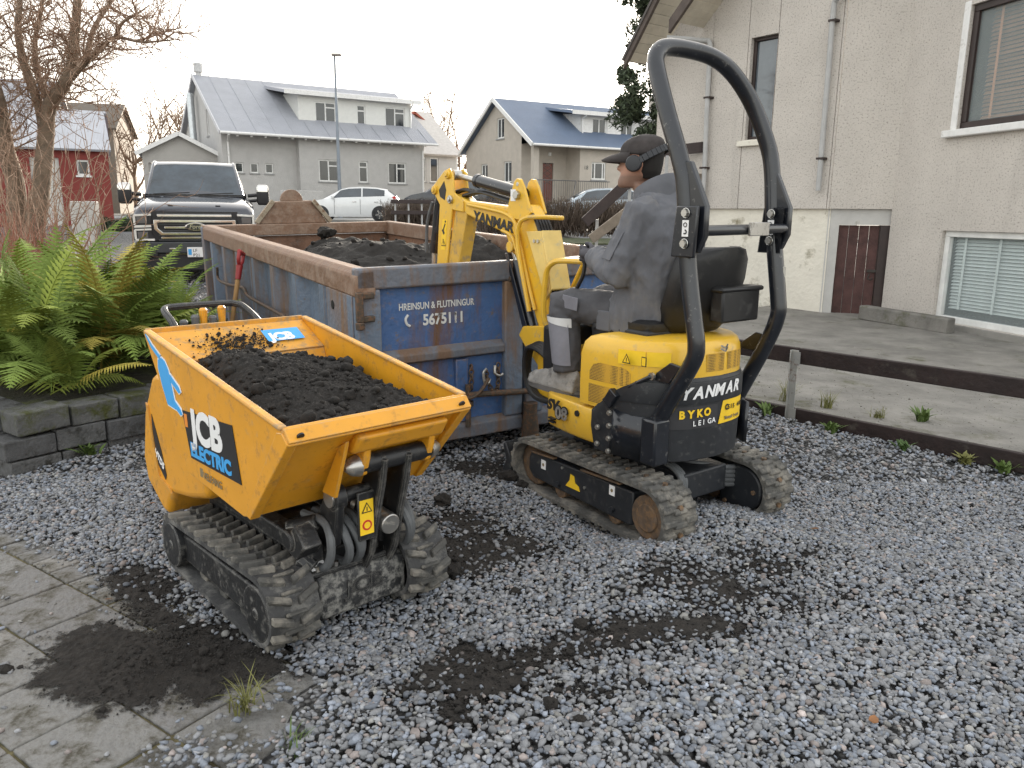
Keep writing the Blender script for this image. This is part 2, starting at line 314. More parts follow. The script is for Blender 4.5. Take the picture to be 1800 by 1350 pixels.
# ---- soil crumbs and clods spilled on the gravel
m_soil = mat('soil', (.016, .0135, .0115), .95, var=.55, vs=30, bump=1, bs=140)
def lump(r, seed, sub=2, jag=.28):
    bm = bmesh.new(); bmesh.ops.create_icosphere(bm, subdivisions=sub, radius=1); q = np.random.default_rng(seed); ax = 1-.35*q.random(3)
    ph = q.random((4, 3))*6; am = q.normal(0, 1, (4, 3))*2
    for vv in bm.verts:
        n = sum(math.sin(am[i] @ np.array(vv.co)*1.2+ph[i][0]) for i in range(4))*jag*.3+q.normal(0, .09)
        vv.co = Vector((vv.co.x*ax[0], vv.co.y*ax[1], vv.co.z*ax[2]*.8))*(1+n)*r
    me = bpy.data.meshes.new('lump'); bm.to_mesh(me); bm.free(); me.polygons.foreach_set('use_smooth', [True]*len(me.polygons)); me.set_sharp_from_angle(angle=R(28)); return me
def scatter_lumps(name, pts, m, seed, nvar=6, sub=1):
    """joined low-poly crumbs at pts (x, y, z, r)"""
    vars_ = []
    for k in range(nvar):
        me = lump(1., seed+k, sub); vars_.append((np.array([v.co[:] for v in me.vertices]), np.array([p.vertices[:] for p in me.polygons]))); bpy.data.meshes.remove(me)
    V, Fs, k0 = [], [], 0
    q = np.random.default_rng(seed)
    for x, y, z, r in pts:
        a, f = vars_[q.integers(nvar)]; an = q.random()*6.28; c, s_ = math.cos(an), math.sin(an)
        V.append(np.stack([a[:, 0]*c-a[:, 1]*s_, a[:, 0]*s_+a[:, 1]*c, a[:, 2]], -1)*r+np.array((x, y, z))); Fs.append(f+k0); k0 += len(a)
    me = bpy.data.meshes.new(name); me.from_pydata(np.concatenate(V).tolist(), [], np.concatenate(Fs).tolist()); me.materials.append(m); me.update()
    o = bpy.data.objects.new(name, me); col.objects.link(o); return o
pts = []
while len(pts) < 7500:
    a = SOIL[rng.integers(len(SOIL))]; x = a[0]+rng.normal(0, a[2]*.75); y = a[1]+rng.normal(0, a[3]*.75)
    if rng.random() < soil_at(x, y)+.04:
        on = .567*x+.826*y < 1.585; r = min(.03, rng.lognormal(math.log(.003), .6)); pts.append((x, y, float(gravel_z(x, y))+(.014 if on else .006)+r*.2, r))
tag(scatter_lumps('soil_crumbs', pts, m_soil, 11), 'dark crumbly soil spilled on the gravel and slabs', 'soil', kind='stuff')
m_dust = mat('thin_soil', (.018, .015, .0125), .95, var=.55, vs=30, bump=1, bs=140)
_t = m_dust.node_tree; _N = _t.nodes; _L = _t.links; _a = _N.new('ShaderNodeAttribute'); _a.attribute_name = 'soil'; _tc = _N.new('ShaderNodeTexCoord'); _n = _N.new('ShaderNodeTexNoise'); _n.inputs['Scale'].default_value = 34; _n.inputs['Detail'].default_value = 10; _n.inputs['Roughness'].default_value = .78; _L.new(_tc.outputs['Object'], _n.inputs['Vector'])
_m = _N.new('ShaderNodeMath'); _m.operation = 'MULTIPLY_ADD'; _m.inputs[1].default_value = 3.0; _m.inputs[2].default_value = -1.5; _L.new(_n.outputs['Fac'], _m.inputs[0]); _m2 = _N.new('ShaderNodeMath'); _L.new(_m.outputs[0], _m2.inputs[0]); _L.new(_a.outputs['Fac'], _m2.inputs[1]); _mr = _N.new('ShaderNodeMapRange'); _mr.inputs[1].default_value = .42; _mr.inputs[2].default_value = .70; _L.new(_m2.outputs[0], _mr.inputs[0]); _L.new(_mr.outputs[0], _N['Principled BSDF'].inputs['Alpha'])
def soil_layer(X, Y):
    on = (.567*X+.826*Y < 1.585); s_ = soil_at(X, Y); return np.where(on, .010, gravel_z(X, Y)-.006)+(s_-.5)*np.where(on, .006, .020)+s_*((fbm(X, Y, 14.)-.5)*.010+(fbm(X, Y, 60.)-.5)*.012+(rng.random(X.shape)-.5)*.004)
tag(grid_mesh('spilled_soil', np.linspace(-2.1, 1.6, 520), np.linspace(1.75, 4.8, 430), soil_layer, m_dust, ('soil', lambda X, Y: np.repeat(soil_at(X, Y)[..., None], 3, -1))), 'thin dark patches of spilled soil between the machines', 'soil', kind='stuff')
sp_o = bpy.data.objects['spilled_soil']; bm = bmesh.new(); bm.from_mesh(sp_o.data); cc = np.array([f.calc_center_median()[:2] for f in bm.faces]); kp = soil_at(cc[:, 0], cc[:, 1]) > .12; bm.faces.ensure_lookup_table(); bmesh.ops.delete(bm, geom=[f for f, k in zip(list(bm.faces), kp) if not k], context='FACES'); bm.to_mesh(sp_o.data); bm.free()
# bigger clods one could pick up
clods = [(.27, 2.70, .035), (.13, 2.15, .03), (.21, 2.08, .026), (-.24, 3.15, .045), (-.03, 4.28, .055), (.06, 4.2, .04), (-1.29, 3.36, .04), (.43, 2.28, .022), (-.02, 2.42, .022), (-.36, 3.95, .05), (.02, 3.0, .025), (.29, 2.36, .02)]
words = ['large dark clod on gravel below the excavator track', 'dark clod at the near edge of the middle soil patch', 'smaller dark clod right of the middle soil patch', 'dark clod beside the front right dumper track', 'biggest dark clod by the excavator blade', 'second dark clod by the excavator blade', 'dark clod beside the dumper rear panel', 'small dark clod right of the soil patches on gravel', 'small dark clod in the middle soil patch', 'dark clod under the dumper tipping lip', 'small dark clod between dumper and excavator tracks', 'small dark clod above the two near clods']
for i, (x, y, r) in enumerate(clods):
    me = lump(r, 40+i, 3, .4); me.materials.append(m_soil); o = bpy.data.objects.new('soil_clod', me); col.objects.link(o)
    o.location = (x, y, float(gravel_z(x, y))+r*.45); tag(o, words[i], 'soil clod', 'clods of soil on the gravel')

# ---- paving slabs (lower left)
pv = struct(bpy.data.objects.new('paving', None)); col.objects.link(pv); pv.rotation_euler = (0, 0, R(-34.5))
m_slab = [mat('slab%d' % i, c, .85, var=.38, vs=7, bump=1., bs=48, dirt=((.075, .068, .052), .48, 7, .95)) for i, c in enumerate([(.22, .215, .205), (.20, .195, .19), (.25, .24, .225)])]
vb, pt = 1.1256, .315
rows = [(vb+.312, vb+.46, .157)]+[(vb+.312*(-k), vb+.312*(1-k), pt) for k in range(0, 5)]
for (v0, v1, pp) in rows:
    for k in range(-14, 14):
        u0 = -2.64+pp*k; u1 = u0+pp
        if u1 < -4.6 or u0 > -.9: continue
        g = .005; cu_, cv_ = (u0+u1)/2, (v0+v1)/2; mb = MB(); mb.bx(u0+g-cu_, u1-g-cu_, v0+g-cv_, v1-g-cv_, -.06, 0)
        t = rng.normal(0, .0025); o = mb.build('paving_slab', m_slab[rng.integers(3)], pv, bevel=.006)
        o.location = (cu_, cv_, .004+t); o.rotation_euler = (rng.normal(0, .006), rng.normal(0, .006), 0)
mb = MB(); mb.bx(-4.7, -.8, vb-1.7, vb+.47, -.05, -.005); mb.build('joint_bed', mat('joint_moss', (.10, .085, .04), .95, var=.6, vs=14, bump=.8, bs=120), pv)

# ---- asphalt road across the far end and its kerb, pavement
m_asph = mat('asphalt', (.10, .10, .105), .85, var=.12, vs=1.5, bump=.4, bs=60)
def strip(name, x0, x1, y0, y1, dz, m, th=0):
    mb = MB(); n = 40; z = lambda x, y: gz(x, y)+dz
    for i in range(n):
        a, b = x0+(x1-x0)*i/n, x0+(x1-x0)*(i+1)/n
        if th: mb.add([(a, y0, z(a, y0)-th), (b, y0, z(b, y0)-th), (b, y0, z(b, y0)), (a, y0, z(a, y0))], [(0, 1, 2, 3)])
        mb.add([(a, y0, z(a, y0)), (b, y0, z(b, y0)), (b, y1, z(b, y1)), (a, y1, z(a, y1))], [(0, 1, 2, 3)])
    return struct(mb.build(name, m, fix=False))
strip('road', -60, 40, 26.6, 36.3, -.03, m_asph)
strip('kerb', -60, 40, 36.3, 36.5, .09, mat('kerb_concrete', (.3, .3, .29), .8), .15)
strip('pavement', -60, 40, 36.5, 38.6, .094, mat('pavement_concrete', (.24, .24, .235), .85, bump=.3))

# ---- concrete forecourt right of the low fence
m_conc = mat('old_concrete', (.20, .19, .172), .88, var=.35, vs=2.2, bump=.7, bs=45, dirt=((.085, .085, .045), .27, 2.4, .95))
def pz(X, Y): return GZ(X, Y)+.04+(fbm(X, Y, .8)-.5)*.02
fdx, fdy = FX1-FX0, FY1-FY0; fl = math.hypot(fdx, fdy); fdx /= fl; fdy /= fl
mb = MB(); ns, nw = 60, 40; vv = []
for i in range(ns+1):
    t = -2.2+9*i/ns
    for j in range(nw+1):
        s_ = .06+9*j/nw; x = FX0+fdx*t-fdy*s_; y = FY0+fdy*t+fdx*s_; vv.append((x, y, float(pz(np.array(x), np.array(y)))))
mb.add(vv, [(i*(nw+1)+j, (i+1)*(nw+1)+j, (i+1)*(nw+1)+j+1, i*(nw+1)+j+1) for i in range(ns) for j in range(nw)])
struct(mb.build('forecourt', m_conc))

dp = []
for _ in range(2600):
    t = rng.uniform(-1.2, 4.5); s_ = .08+abs(rng.normal(0, 1.6)); x = FX0+fdx*t-fdy*s_; y = FY0+fdy*t+fdx*s_; r = min(.012, rng.lognormal(math.log(.004), .45)); dp.append((x, y, float(pz(np.array(x), np.array(y)))+r*.3, r))
tag(scatter_lumps('grit', dp, mat('grit', (.24, .225, .20), .9, var=.5, vs=3), 21), 'loose grit and crumbs scattered over the concrete forecourt', 'grit', kind='stuff')
# ================================================================== buildings
m_glass = mat('window_glass', (.035, .04, .045), .04, var=.4, vs=.7, spec=.9)
m_wframe = mat('white_frame', (.72, .72, .70), .45)
m_wtrim = mat('white_trim', (.74, .735, .72), .5, dirt=((.4, .38, .34), .25, 6, .7))
m_sillc = mat('grey_sill', (.30, .30, .295), .8)
def wall(mb, x0, x1, z0, ztop, holes=(), breaks=(), rev=.12, y=0., axis='x', sgn=1):
    """upright wall face with real openings; ztop: height or function of x; faces outward (-y); axis 'y' makes it run along y at x = y"""
    zt = ztop if callable(ztop) else (lambda x: ztop)
    P = (lambda u, d, z: (u, y+d*sgn, z)) if axis == 'x' else (lambda u, d, z: (y+d*sgn, u, z))
    xs = sorted({x0, x1, *breaks, *[h[0] for h in holes], *[h[1] for h in holes]}); xs = [q for q in xs if x0 <= q <= x1]
    for a, b in zip(xs, xs[1:]):
        hs_ = sorted([h for h in holes if h[0] <= a+1e-6 and h[1] >= b-1e-6], key=lambda h: h[2]); z = z0
        for h in hs_: mb.quad(P(a, 0, z), P(b, 0, z), P(b, 0, h[2]), P(a, 0, h[2])); z = h[3]
        mb.quad(P(a, 0, z), P(b, 0, z), P(b, 0, zt(b)), P(a, 0, zt(a)))
    for a, b, c, d in [h[:4] for h in holes]:
        mb.quad(P(a, 0, c), P(a, rev, c), P(a, rev, d), P(a, 0, d)); mb.quad(P(b, 0, c), P(b, 0, d), P(b, rev, d), P(b, rev, c))
        mb.quad(P(a, 0, c), P(b, 0, c), P(b, rev, c), P(a, rev, c)); mb.quad(P(a, 0, d), P(a, rev, d), P(b, rev, d), P(b, 0, d))
def window(parent, hole, mf, y=0., axis='x', sgn=1, rev=.10, fw_=.07, mull=(), trans=(), sill=None, glass=None, dp=.05):
    """frame (part) > pane (sub-parts); mull: vertical bars as fractions, trans: (x-fraction range, z fraction) cross bars"""
    a, b, c, d = hole[:4]; mb = MB()
    P = (lambda u0, u1, e0, e1, z0, z1: mb.bx(u0, u1, min(y+e0*sgn, y+e1*sgn), max(y+e0*sgn, y+e1*sgn), z0, z1)) if axis == 'x' else (lambda u0, u1, e0, e1, z0, z1: mb.bx(min(y+e0*sgn, y+e1*sgn), max(y+e0*sgn, y+e1*sgn), u0, u1, z0, z1))
    e0, e1 = rev-dp, rev
    P(a, b, e0, e1, c, c+fw_); P(a, b, e0, e1, d-fw_, d); P(a, a+fw_, e0, e1, c+fw_, d-fw_); P(b-fw_, b, e0, e1, c+fw_, d-fw_)
    xs = [a+fw_]+[a+(b-a)*f for f in mull]+[b-fw_]
    for f in mull: x = a+(b-a)*f; P(x-fw_*.5, x+fw_*.5, e0, e1, c+fw_, d-fw_)
    cells = []
    for i, (u, v) in enumerate(zip(xs, xs[1:])):
        zz = [c+fw_]+[c+(d-c)*f for k, f in trans if k == i]+[d-fw_]
        for k, f in trans:
            if k == i: z = c+(d-c)*f; P(u, v, e0, e1, z-fw_*.5, z+fw_*.5)
        cells += [(u, v, p, q) for p, q in zip(zz, zz[1:])]
    wn = mb.build('window', mf, parent, smooth=0, bevel=.006, seg=1)
    for u, v, p, q in cells:
        mb = MB(); P(u, v, e1-.02, e1-.012, p, q); mb.build('pane', glass or m_glass, wn, smooth=0)
    if sill:
        mb = MB(); P(a-.06, b+.06, -.05, rev-.01, c-.07, c-.001); mb.build('sill', sill, wn, smooth=0, bevel=.008)
    return wn
def slab_roof(mb, p, th=.12):
    """thick sheet from a quad/polygon"""
    p = [Vector(q) for q in p]; n = (p[1]-p[0]).cross(p[2]-p[0]).normalized()
    if n.z < 0: n = -n
    k = len(p); mb.add([q for q in p]+[q-n*th for q in p], [tuple(range(k)), tuple(range(k, 2*k))[::-1]]+[(i, (i+1) % k, k+(i+1) % k, k+i) for i in range(k)])
def metal_roof(name, c, sc=9.):
    m = mat(name, c, .55, var=.08, vs=1.2); t = m.node_tree; N = t.nodes; b = N['Principled BSDF']
    tc = N.new('ShaderNodeTexCoord'); wv = N.new('ShaderNodeTexWave'); wv.bands_direction = 'X'; wv.inputs['Scale'].default_value = sc; bp = N.new('ShaderNodeBump'); bp.inputs['Distance'].default_value = .02; bp.inputs['Strength'].default_value = .5
    t.links.new(tc.outputs['Object'], wv.inputs['Vector']); t.links.new(wv.outputs['Fac'], bp.inputs['Height']); t.links.new(bp.outputs[0], b.inputs['Normal']); return m

# ---------------- grey house with the silver roof and long white dormer
m_render = mat('grey_render', (.47, .46, .445), .92, var=.07, vs=3, bump=.6, bs=22)  # far walls lightened: slight distance haze put into the colour
m_silver = metal_roof('silver_roof', (.33, .34, .375))
m_zinc = mat('zinc', (.5, .53, .55), .35, metal=.8)
hl = empty('house', (-14.4, 40.3, 0), R(32.1), 'pale grey house with silver metal roof and long white dormer', 'house')
ze, zr, L_, D_ = 5.42, 8.59, 11.3, 10.6; zb = 1.0
sm = [(x, x+.42, 3.43, 3.93) for x in (.58, 1.34, 2.10)]
low = [(4.78, 5.87, 3.09, 4.22), (7.02, 7.55, 3.09, 4.22), (8.74, 9.82, 3.09, 4.22)]
mb = MB(); wall(mb, 0, 3.76, zb, ze+.1, sm, y=.5); mb.quad((3.76, .5, zb), (3.76, 0, zb), (3.76, 0, ze+.1), (3.76, .5, ze+.1)); wall(mb, 3.76, 10.9, zb, ze+.1, low)
gt = lambda y: ze+.1+(zr-ze-.15)*(1-abs(y-D_/2)/(D_/2))
gh = [(3.2, 3.7, 5.4, 6.75)]
wall(mb, .5, D_, zb, gt, gh, breaks=(D_/2,), y=0, axis='y', sgn=1); wall(mb, 0, D_, zb, gt, breaks=(D_/2,), y=10.9, axis='y', sgn=-1)
mb.quad((0, .5, zb), (0, .5, ze), (0, .5, ze), (0, .5, zb)) if 0 else None
mb.quad((0, D_, zb), (10.9, D_, zb), (10.9, D_, ze), (0, D_, ze)); mb.build('wall', m_render, hl, smooth=0, fix=False)
for h in sm: window(hl, h, m_wframe, y=.5, sill=m_sillc, fw_=.06)
for i, h in enumerate(low): window(hl, h, m_wframe, sill=m_sillc, mull=(.5,) if i != 1 else (), trans=((1, .72),) if i != 1 else ((0, .72),))
window(hl, gh[0], m_wframe, axis='y', y=0, sill=m_sillc)
ov = .45; k = (zr-ze)/(D_/2)
rf = MB(); slab_roof(rf, [(-.25, -ov, ze-k*ov+.18), (11.6, -ov, ze-k*ov+.18), (11.6, D_/2, zr+.1), (-.25, D_/2, zr+.1)]); slab_roof(rf, [(-.25, D_/2, zr+.1), (11.6, D_/2, zr+.1), (11.6, D_+ov, ze-k*ov+.18), (-.25, D_+ov, ze-k*ov+.18)])
roof = rf.build('roof', m_silver, hl, smooth=0)
for x in np.arange(.6, 11.5, .95):
    mb = MB(); mb.bar((x, -ov, ze-k*ov+.185), (x, D_/2 if x < 4 else 1.0, zr+.105 if x < 4 else ze+k*1.0+.185), .03, .02); mb.build('roof_seam', m_silver, roof, smooth=0)
mb = MB()
for a, b in (((-.27, -ov, ze-k*ov+.12), (-.27, D_/2, zr+.06)), ((-.27, D_/2, zr+.06), (-.27, D_+ov, ze-k*ov+.12))): mb.bar(a, b, .05, .2)
mb.build('barge_board', mat('pale_grey_board', (.55, .55, .57), .6), roof, smooth=0)
mb = MB(); mb.tube([(-.25, -ov-.06, ze-k*ov+.12), (11.6, -ov-.06, ze-k*ov+.1)], .07, 8); mb.build('gutter', m_wtrim, roof)
for x in np.linspace(.6, 10.9, 16):
    mb = MB(); mb.cyl((x, -ov+.1, ze-k*ov-.02), (x, -ov+.1, ze-k*ov+.1), .06, 8); mb.build('rafter_end', m_wtrim, roof)
for x, dx in ((.25, 0), (10.8, 0)):
    mb = MB(); mb.tube([(x-.1, -ov-.05, ze-k*ov+.05), (x+.05, -.06+(.5 if x < 1 else 0), ze-.5), (x+.05, -.06+(.5 if x < 1 else 0), zb+.2)], .055, 8); mb.build('downpipe', m_wtrim, hl)
# dormer
dw = [(5.11, 6.28, 6.17, 7.3), (7.47, 7.98, 6.17, 7.3), (9.14, 10.37, 6.17, 7.3)]
mb = MB(); wall(mb, 4.2, 10.75, 5.9, 7.65, dw, y=1.2)
for x in (4.2, 10.75): mb.quad((x, 1.2, 5.9), (x, 1.2, 7.65), (x, 3.9, 7.85), (x, 3.9, 7.6))
do = mb.build('dormer', mat('dormer_white', (.66, .66, .63), .6, var=.05), hl, smooth=0, fix=False)
for i, h in enumerate(dw): window(hl, h, m_wframe, y=1.2, mull=(.5,) if i != 1 else (), trans=((1, .75),) if i != 1 else ((0, .72),))
mb = MB(); slab_roof(mb, [(3.4, .85, 7.72), (11.2, .85, 7.72), (11.2, 4.6, 8.35), (3.4, 4.6, 8.35)], .16); mb.build('dormer_roof', m_silver, do, smooth=0)
mb = MB(); mb.bx(3.38, 11.22, .78, .84, 7.52, 7.74); mb.build('fascia', m_wtrim, do, smooth=0)
mb = MB(); mb.tube([(10.7, .85, 7.5), (10.7, 1.15, 7.3), (10.7, 1.15, 6.0)], .05, 8); mb.build('downpipe', m_wtrim, do)
# flue on the gable and roof vent
mb = MB(); mb.tube([(-.35, 5.6, 4.0), (-.35, 5.75, 7.75)], .19, 14); mb.tube([(-.35, 5.75, 7.74), (-.35, 5.75, 7.8)], [.19, .1], 14); mb.build('flue_pipe', m_zinc, hl)
mb = MB(); mb.cyl((.1, 5.4, 8.5), (.1, 5.4, 8.85), .16, 10); mb.cyl((.1, 5.4, 8.85), (.1, 5.4, 9.3), .24, 10); mb.build('roof_vent', mat('pale_vent', (.5, .5, .5), .6), hl)
mb = MB(); mb.bx(2.2, 4.35, -1.8, -1.6, .9, 2.55); tag(mb.build('low_wall', m_render, bevel=.02), 'low grey rendered wall stub in front of the silver roofed house', 'wall')
bpy.data.objects['low_wall'].location = (-14.4, 40.3, 0); bpy.data.objects['low_wall'].rotation_euler = (0, 0, R(32.1))

# ---------------- house with blue roof
m_beige = mat('beige_render', (.47, .425, .37), .92, var=.08, vs=2.5, bump=.6, bs=22)
m_blue = metal_roof('blue_roof', (.12, .16, .235))  # paler blue, with the haze over the far roof painted in
hb = empty('house', (1.0, 40, 0), math.atan2(3.8, 6.8), 'beige house with dark blue metal roof and white boarded dormer', 'house')
ze, zr, D_, L_ = 4.95, 7.33, 7.7, 12.; zb = .8
gh = [(3.13, 3.95, 5.38, 6.41), (5.0, 5.8, 3.15, 4.15), (2.3, 3.15, 3.1, 4.17)]
gt = lambda y: ze+(zr-ze-.05)*(1-abs(y-D_/2)/(D_/2))
mb = MB(); wall(mb, 1.28, D_, zb, gt, gh, breaks=(D_/2,), axis='y', y=0); wall(mb, 0, D_, zb, gt, breaks=(D_/2,), axis='y', y=L_, sgn=-1)
dh = [(1.28, 1.93, 1.2, 4.08), ]; fh = [(3.45, 4.35, 3.26, 4.13)]
wall(mb, 0, 2.72, zb, ze, dh, y=1.28); mb.quad((2.72, 1.28, zb), (2.72, 0, zb), (2.72, 0, ze), (2.72, 1.28, ze)); wall(mb, 2.72, L_, zb, ze, fh); mb.quad((0, D_, zb), (L_, D_, zb), (L_, D_, ze), (0, D_, ze)); mb.quad((0, 0, ze), (L_, 0, ze), (L_, D_, ze), (0, D_, ze))
mb.build('wall', m_beige, hb, smooth=0, fix=False)
for h in gh: window(hb, h, m_wframe, axis='y', y=0, sill=m_sillc, mull=(.5,))
window(hb, fh[0], m_wframe, sill=m_sillc, mull=(.25, .8))
mb = MB(); mb.bx(1.3, 1.91, 1.36, 1.41, 1.9, 4.05); dr = mb.build('door', mat('red_wood_door', (.16, .045, .03), .5), hb, bevel=.01)
for i in range(4):
    for s_ in (1, -1):
        mb = MB(); mb.bar((1.36, 1.35, 3.0+i*.28+(.0 if s_ > 0 else .28)), (1.85, 1.35, 3.0+i*.28+(.28 if s_ > 0 else 0)), .02, .02); mb.build('lattice_bar', m_glass, dr, smooth=0)
mb = MB(); mb.bx(-.02, .3, .02, .3, zb, ze); mb.build('porch_post', m_beige, hb, bevel=.01)
mb = MB(); mb.cyl((1.68, 1.24, 4.44), (1.68, 1.24, 4.6), .08, 10); mb.build('wall_lamp', m_wtrim, hb)
lettering('18', hb, m_glass, .28, (2.95, -.01, 3.75), (1, 0, 0), (0, 0, 1), lift=.01, name='house_number')
mb = MB(); ov = .35; k = (zr-ze)/(D_/2)
slab_roof(mb, [(-.3, -ov, ze-k*ov+.14), (L_+.3, -ov, ze-k*ov+.14), (L_+.3, D_/2, zr+.1), (-.3, D_/2, zr+.1)], .1); slab_roof(mb, [(-.3, D_/2, zr+.1), (L_+.3, D_/2, zr+.1), (L_+.3, D_+ov, ze-k*ov+.14), (-.3, D_+ov, ze-k*ov+.14)], .1)
roof = mb.build('roof', m_blue, hb, smooth=0)
mb = MB()
for a, b in (((-.34, -ov, ze-k*ov+.07), (-.34, D_/2, zr+.03)), ((-.34, D_/2, zr+.03), (-.34, D_+ov, ze-k*ov+.07))): mb.bar(a, b, .07, .2)
mb.build('barge_board', m_wtrim, roof, smooth=0)
mb = MB(); mb.tube([(-.3, -ov-.05, ze-k*ov+.08), (L_, -ov-.05, ze-k*ov+.06)], .06, 8); mb.build('gutter', m_wtrim, roof)
mb = MB(); mb.bx(10.3, 11.2, 3.5, 4.2, 7.2, 8.3); mb.build('chimney', m_beige, roof, bevel=.02)
dw = [(4.12, 5.02, 5.57, 6.44), (5.96, 6.8, 5.57, 6.42)]
mb = MB(); wall(mb, 3.36, L_-1, 5.2, 6.6, dw, y=1.0); mb.quad((3.36, 1, 5.2), (3.36, 1, 6.6), (3.36, 3.2, 6.8), (3.36, 3.2, 6.6)); mb.quad((L_-1, 1, 5.2), (L_-1, 1, 6.6), (L_-1, 3.2, 6.8), (L_-1, 3.2, 6.6))
do = mb.build('dormer', m_wtrim, hb, smooth=0, fix=False)
for z in np.arange(5.3, 6.55, .13):
    for a, b in ((3.36, 4.05), (5.09, 5.9), (6.87, L_-1)) if 5.5 < z < 6.5 else ((3.36, L_-1),):
        mb = MB(); mb.add([(a, .975, z), (b, .975, z), (b, .995, z+.125), (a, .995, z+.125), (a, .999, z), (b, .999, z)], [(0, 1, 2, 3), (0, 4, 5, 1)]); mb.build('clapboard', m_wtrim, do, smooth=0)
for h in dw: window(hb, h, m_wframe, y=1.0, mull=(.5,))
mb = MB(); slab_roof(mb, [(2.6, .6, 6.68), (L_-.5, .6, 6.68), (L_-.5, 3.6, 7.15), (2.6, 3.6, 7.15)], .14); mb.build('dormer_roof', m_blue, do, smooth=0); mb = MB(); mb.bx(2.58, L_-.48, .53, .59, 6.5, 6.7); mb.build('fascia', m_wtrim, do, smooth=0)
mb = MB(); mb.tube([(3.45, .6, 6.5), (3.45, .93, 6.35), (3.45, .93, 5.4)], .05, 8); mb.build('downpipe', m_wtrim, do)
# porch railing
rl = empty('porch_railing', (1.0, 40, 0), math.atan2(3.8, 6.8), 'thin grey metal railing along the porch of the blue roofed house', 'railing')
m_rail = mat('grey_rail', (.16, .16, .16), .5, metal=.5)
for p in (((-.4, -.3, 3.15), (2.3, -.3, 3.15)), ((2.3, -.3, 3.15), (1.3, -1.6, 2.4)), ((2.4, -.3, 3.15), (4.4, -.3, 3.15)), ((-.4, -.3, 1.8), (4.4, -.3, 1.8))):
    mb = MB(); mb.tube(p, .025, 6); mb.build('rail', m_rail, rl)
for x in np.arange(-.4, 4.41, .13):
    mb = MB(); mb.cyl((x, -.3, 1.8), (x, -.3, 3.15), .011, 5); mb.build('baluster', m_rail, rl)

# ---------------- small garage, red outbuilding, other roofs further back
m_gar = mat('garage_wall', (.40, .385, .36), .9, var=.06, vs=2, bump=.3, bs=20)
ga = empty('garage', (-18.6, 40.5, 0), R(22), 'small beige gabled garage behind the pickup truck', 'garage')
mb = MB(); gt = lambda x: 4.45+.85*(1-abs(x-1.75)/1.75); wall(mb, 0, 3.5, .9, gt, [(.25, 3.25, 1.0, 3.85)], breaks=(1.75,), rev=.12); wall(mb, 0, 6, .9, 4.45, axis='y', y=0); wall(mb, 0, 6, .9, 4.45, axis='y', y=3.5, sgn=-1); mb.build('wall', m_gar, ga, smooth=0, fix=False)
for i in range(6):
    mb = MB(); mb.bx(.25, 3.25, .09, .12, 1.0+i*.475, 1.46+i*.475); mb.build('door_panel', mat('garage_door', (.42, .41, .385), .7) if i == 0 else bpy.data.materials['garage_door'], ga, smooth=0, bevel=.01)
mb = MB(); slab_roof(mb, [(-.25, -.25, 4.35), (1.75, -.25, 5.38), (1.75, 6, 5.38), (-.25, 6, 4.35)], .12); slab_roof(mb, [(1.75, -.25, 5.38), (3.75, -.25, 4.35), (3.75, 6, 4.35), (1.75, 6, 5.38)], .12); rfg = mb.build('roof', m_silver, ga, smooth=0)
mb = MB(); mb.bar((-.3, -.3, 4.25), (1.75, -.3, 5.3), .06, .2); mb.bar((1.75, -.3, 5.3), (3.8, -.3, 4.25), .06, .2); mb.build('barge_board', m_wtrim, rfg, smooth=0)

m_red = mat('red_paint', (.20, .035, .028), .8, var=.12, vs=3)
rd = empty('outbuilding', (-16.3, 32.5, 0), R(27), 'red walled outbuilding with pale metal roof behind bare tree', 'outbuilding')
# local: x to the left is negative; right corner at origin
mb = MB(); wall(mb, -5.2, 0, .7, 3.92, [(-2.75, -1.75, .75, 3.5), (-1.15, -.7, 2.85, 3.45)]); wall(mb, 0, 3.2, .7, lambda y: 3.92+(1.5 if y < 1.7 else 1.5)*(1-abs(y-1.6)/1.6), breaks=(1.6,), axis='y', y=0, sgn=-1); mb.build('wall', m_red, rd, smooth=0, fix=False)
window(rd, (-1.15, -.7, 2.85, 3.45), m_wframe, sill=m_wtrim); mb = MB(); mb.bx(-2.75, -1.75, .08, .12, .75, 3.5); mb.build('door', mat('pale_door', (.5, .49, .46), .7), rd, bevel=.01)
mb = MB(); slab_roof(mb, [(-5.4, -.3, 3.85), (.12, -.3, 3.85), (.0, 1.6, 5.5), (-5.4, 1.6, 5.5)], .1); slab_roof(mb, [(-5.4, 1.6, 5.5), (.12, 1.6, 5.5), (.12, 3.5, 3.85), (-5.4, 3.5, 3.85)], .1); mb.build('roof', metal_roof('pale_metal', (.45, .46, .5), 6), rd, smooth=0)
def simple_house(name, loc, rz, W, D, ze, zr, mw, mr, label, wins=(), z0=.8):
    h = empty(name, loc, rz, label, 'house'); gt = lambda y: ze+(zr-ze)*(1-abs(y-D/2)/(D/2))
    mb = MB(); wall(mb, 0, W, z0, ze, wins); wall(mb, 0, D, z0, gt, breaks=(D/2,), axis='y', y=0); wall(mb, 0, D, z0, gt, breaks=(D/2,), axis='y', y=W, sgn=-1); mb.quad((0, D, z0), (W, D, z0), (W, D, ze), (0, D, ze)); mb.build('wall', mw, h, smooth=0, fix=False)
    mb = MB(); k = (zr-ze)/(D/2)*.35; slab_roof(mb, [(-.3, -.35, ze-k+.15), (W+.3, -.35, ze-k+.15), (W+.3, D/2, zr+.15), (-.3, D/2, zr+.15)]); slab_roof(mb, [(-.3, D/2, zr+.15), (W+.3, D/2, zr+.15), (W+.3, D+.35, ze-k+.15), (-.3, D+.35, ze-k+.15)]); mb.build('roof', mr, h, smooth=0)
    for q in wins: window(h, q, m_wframe, sill=m_sillc)
    return h
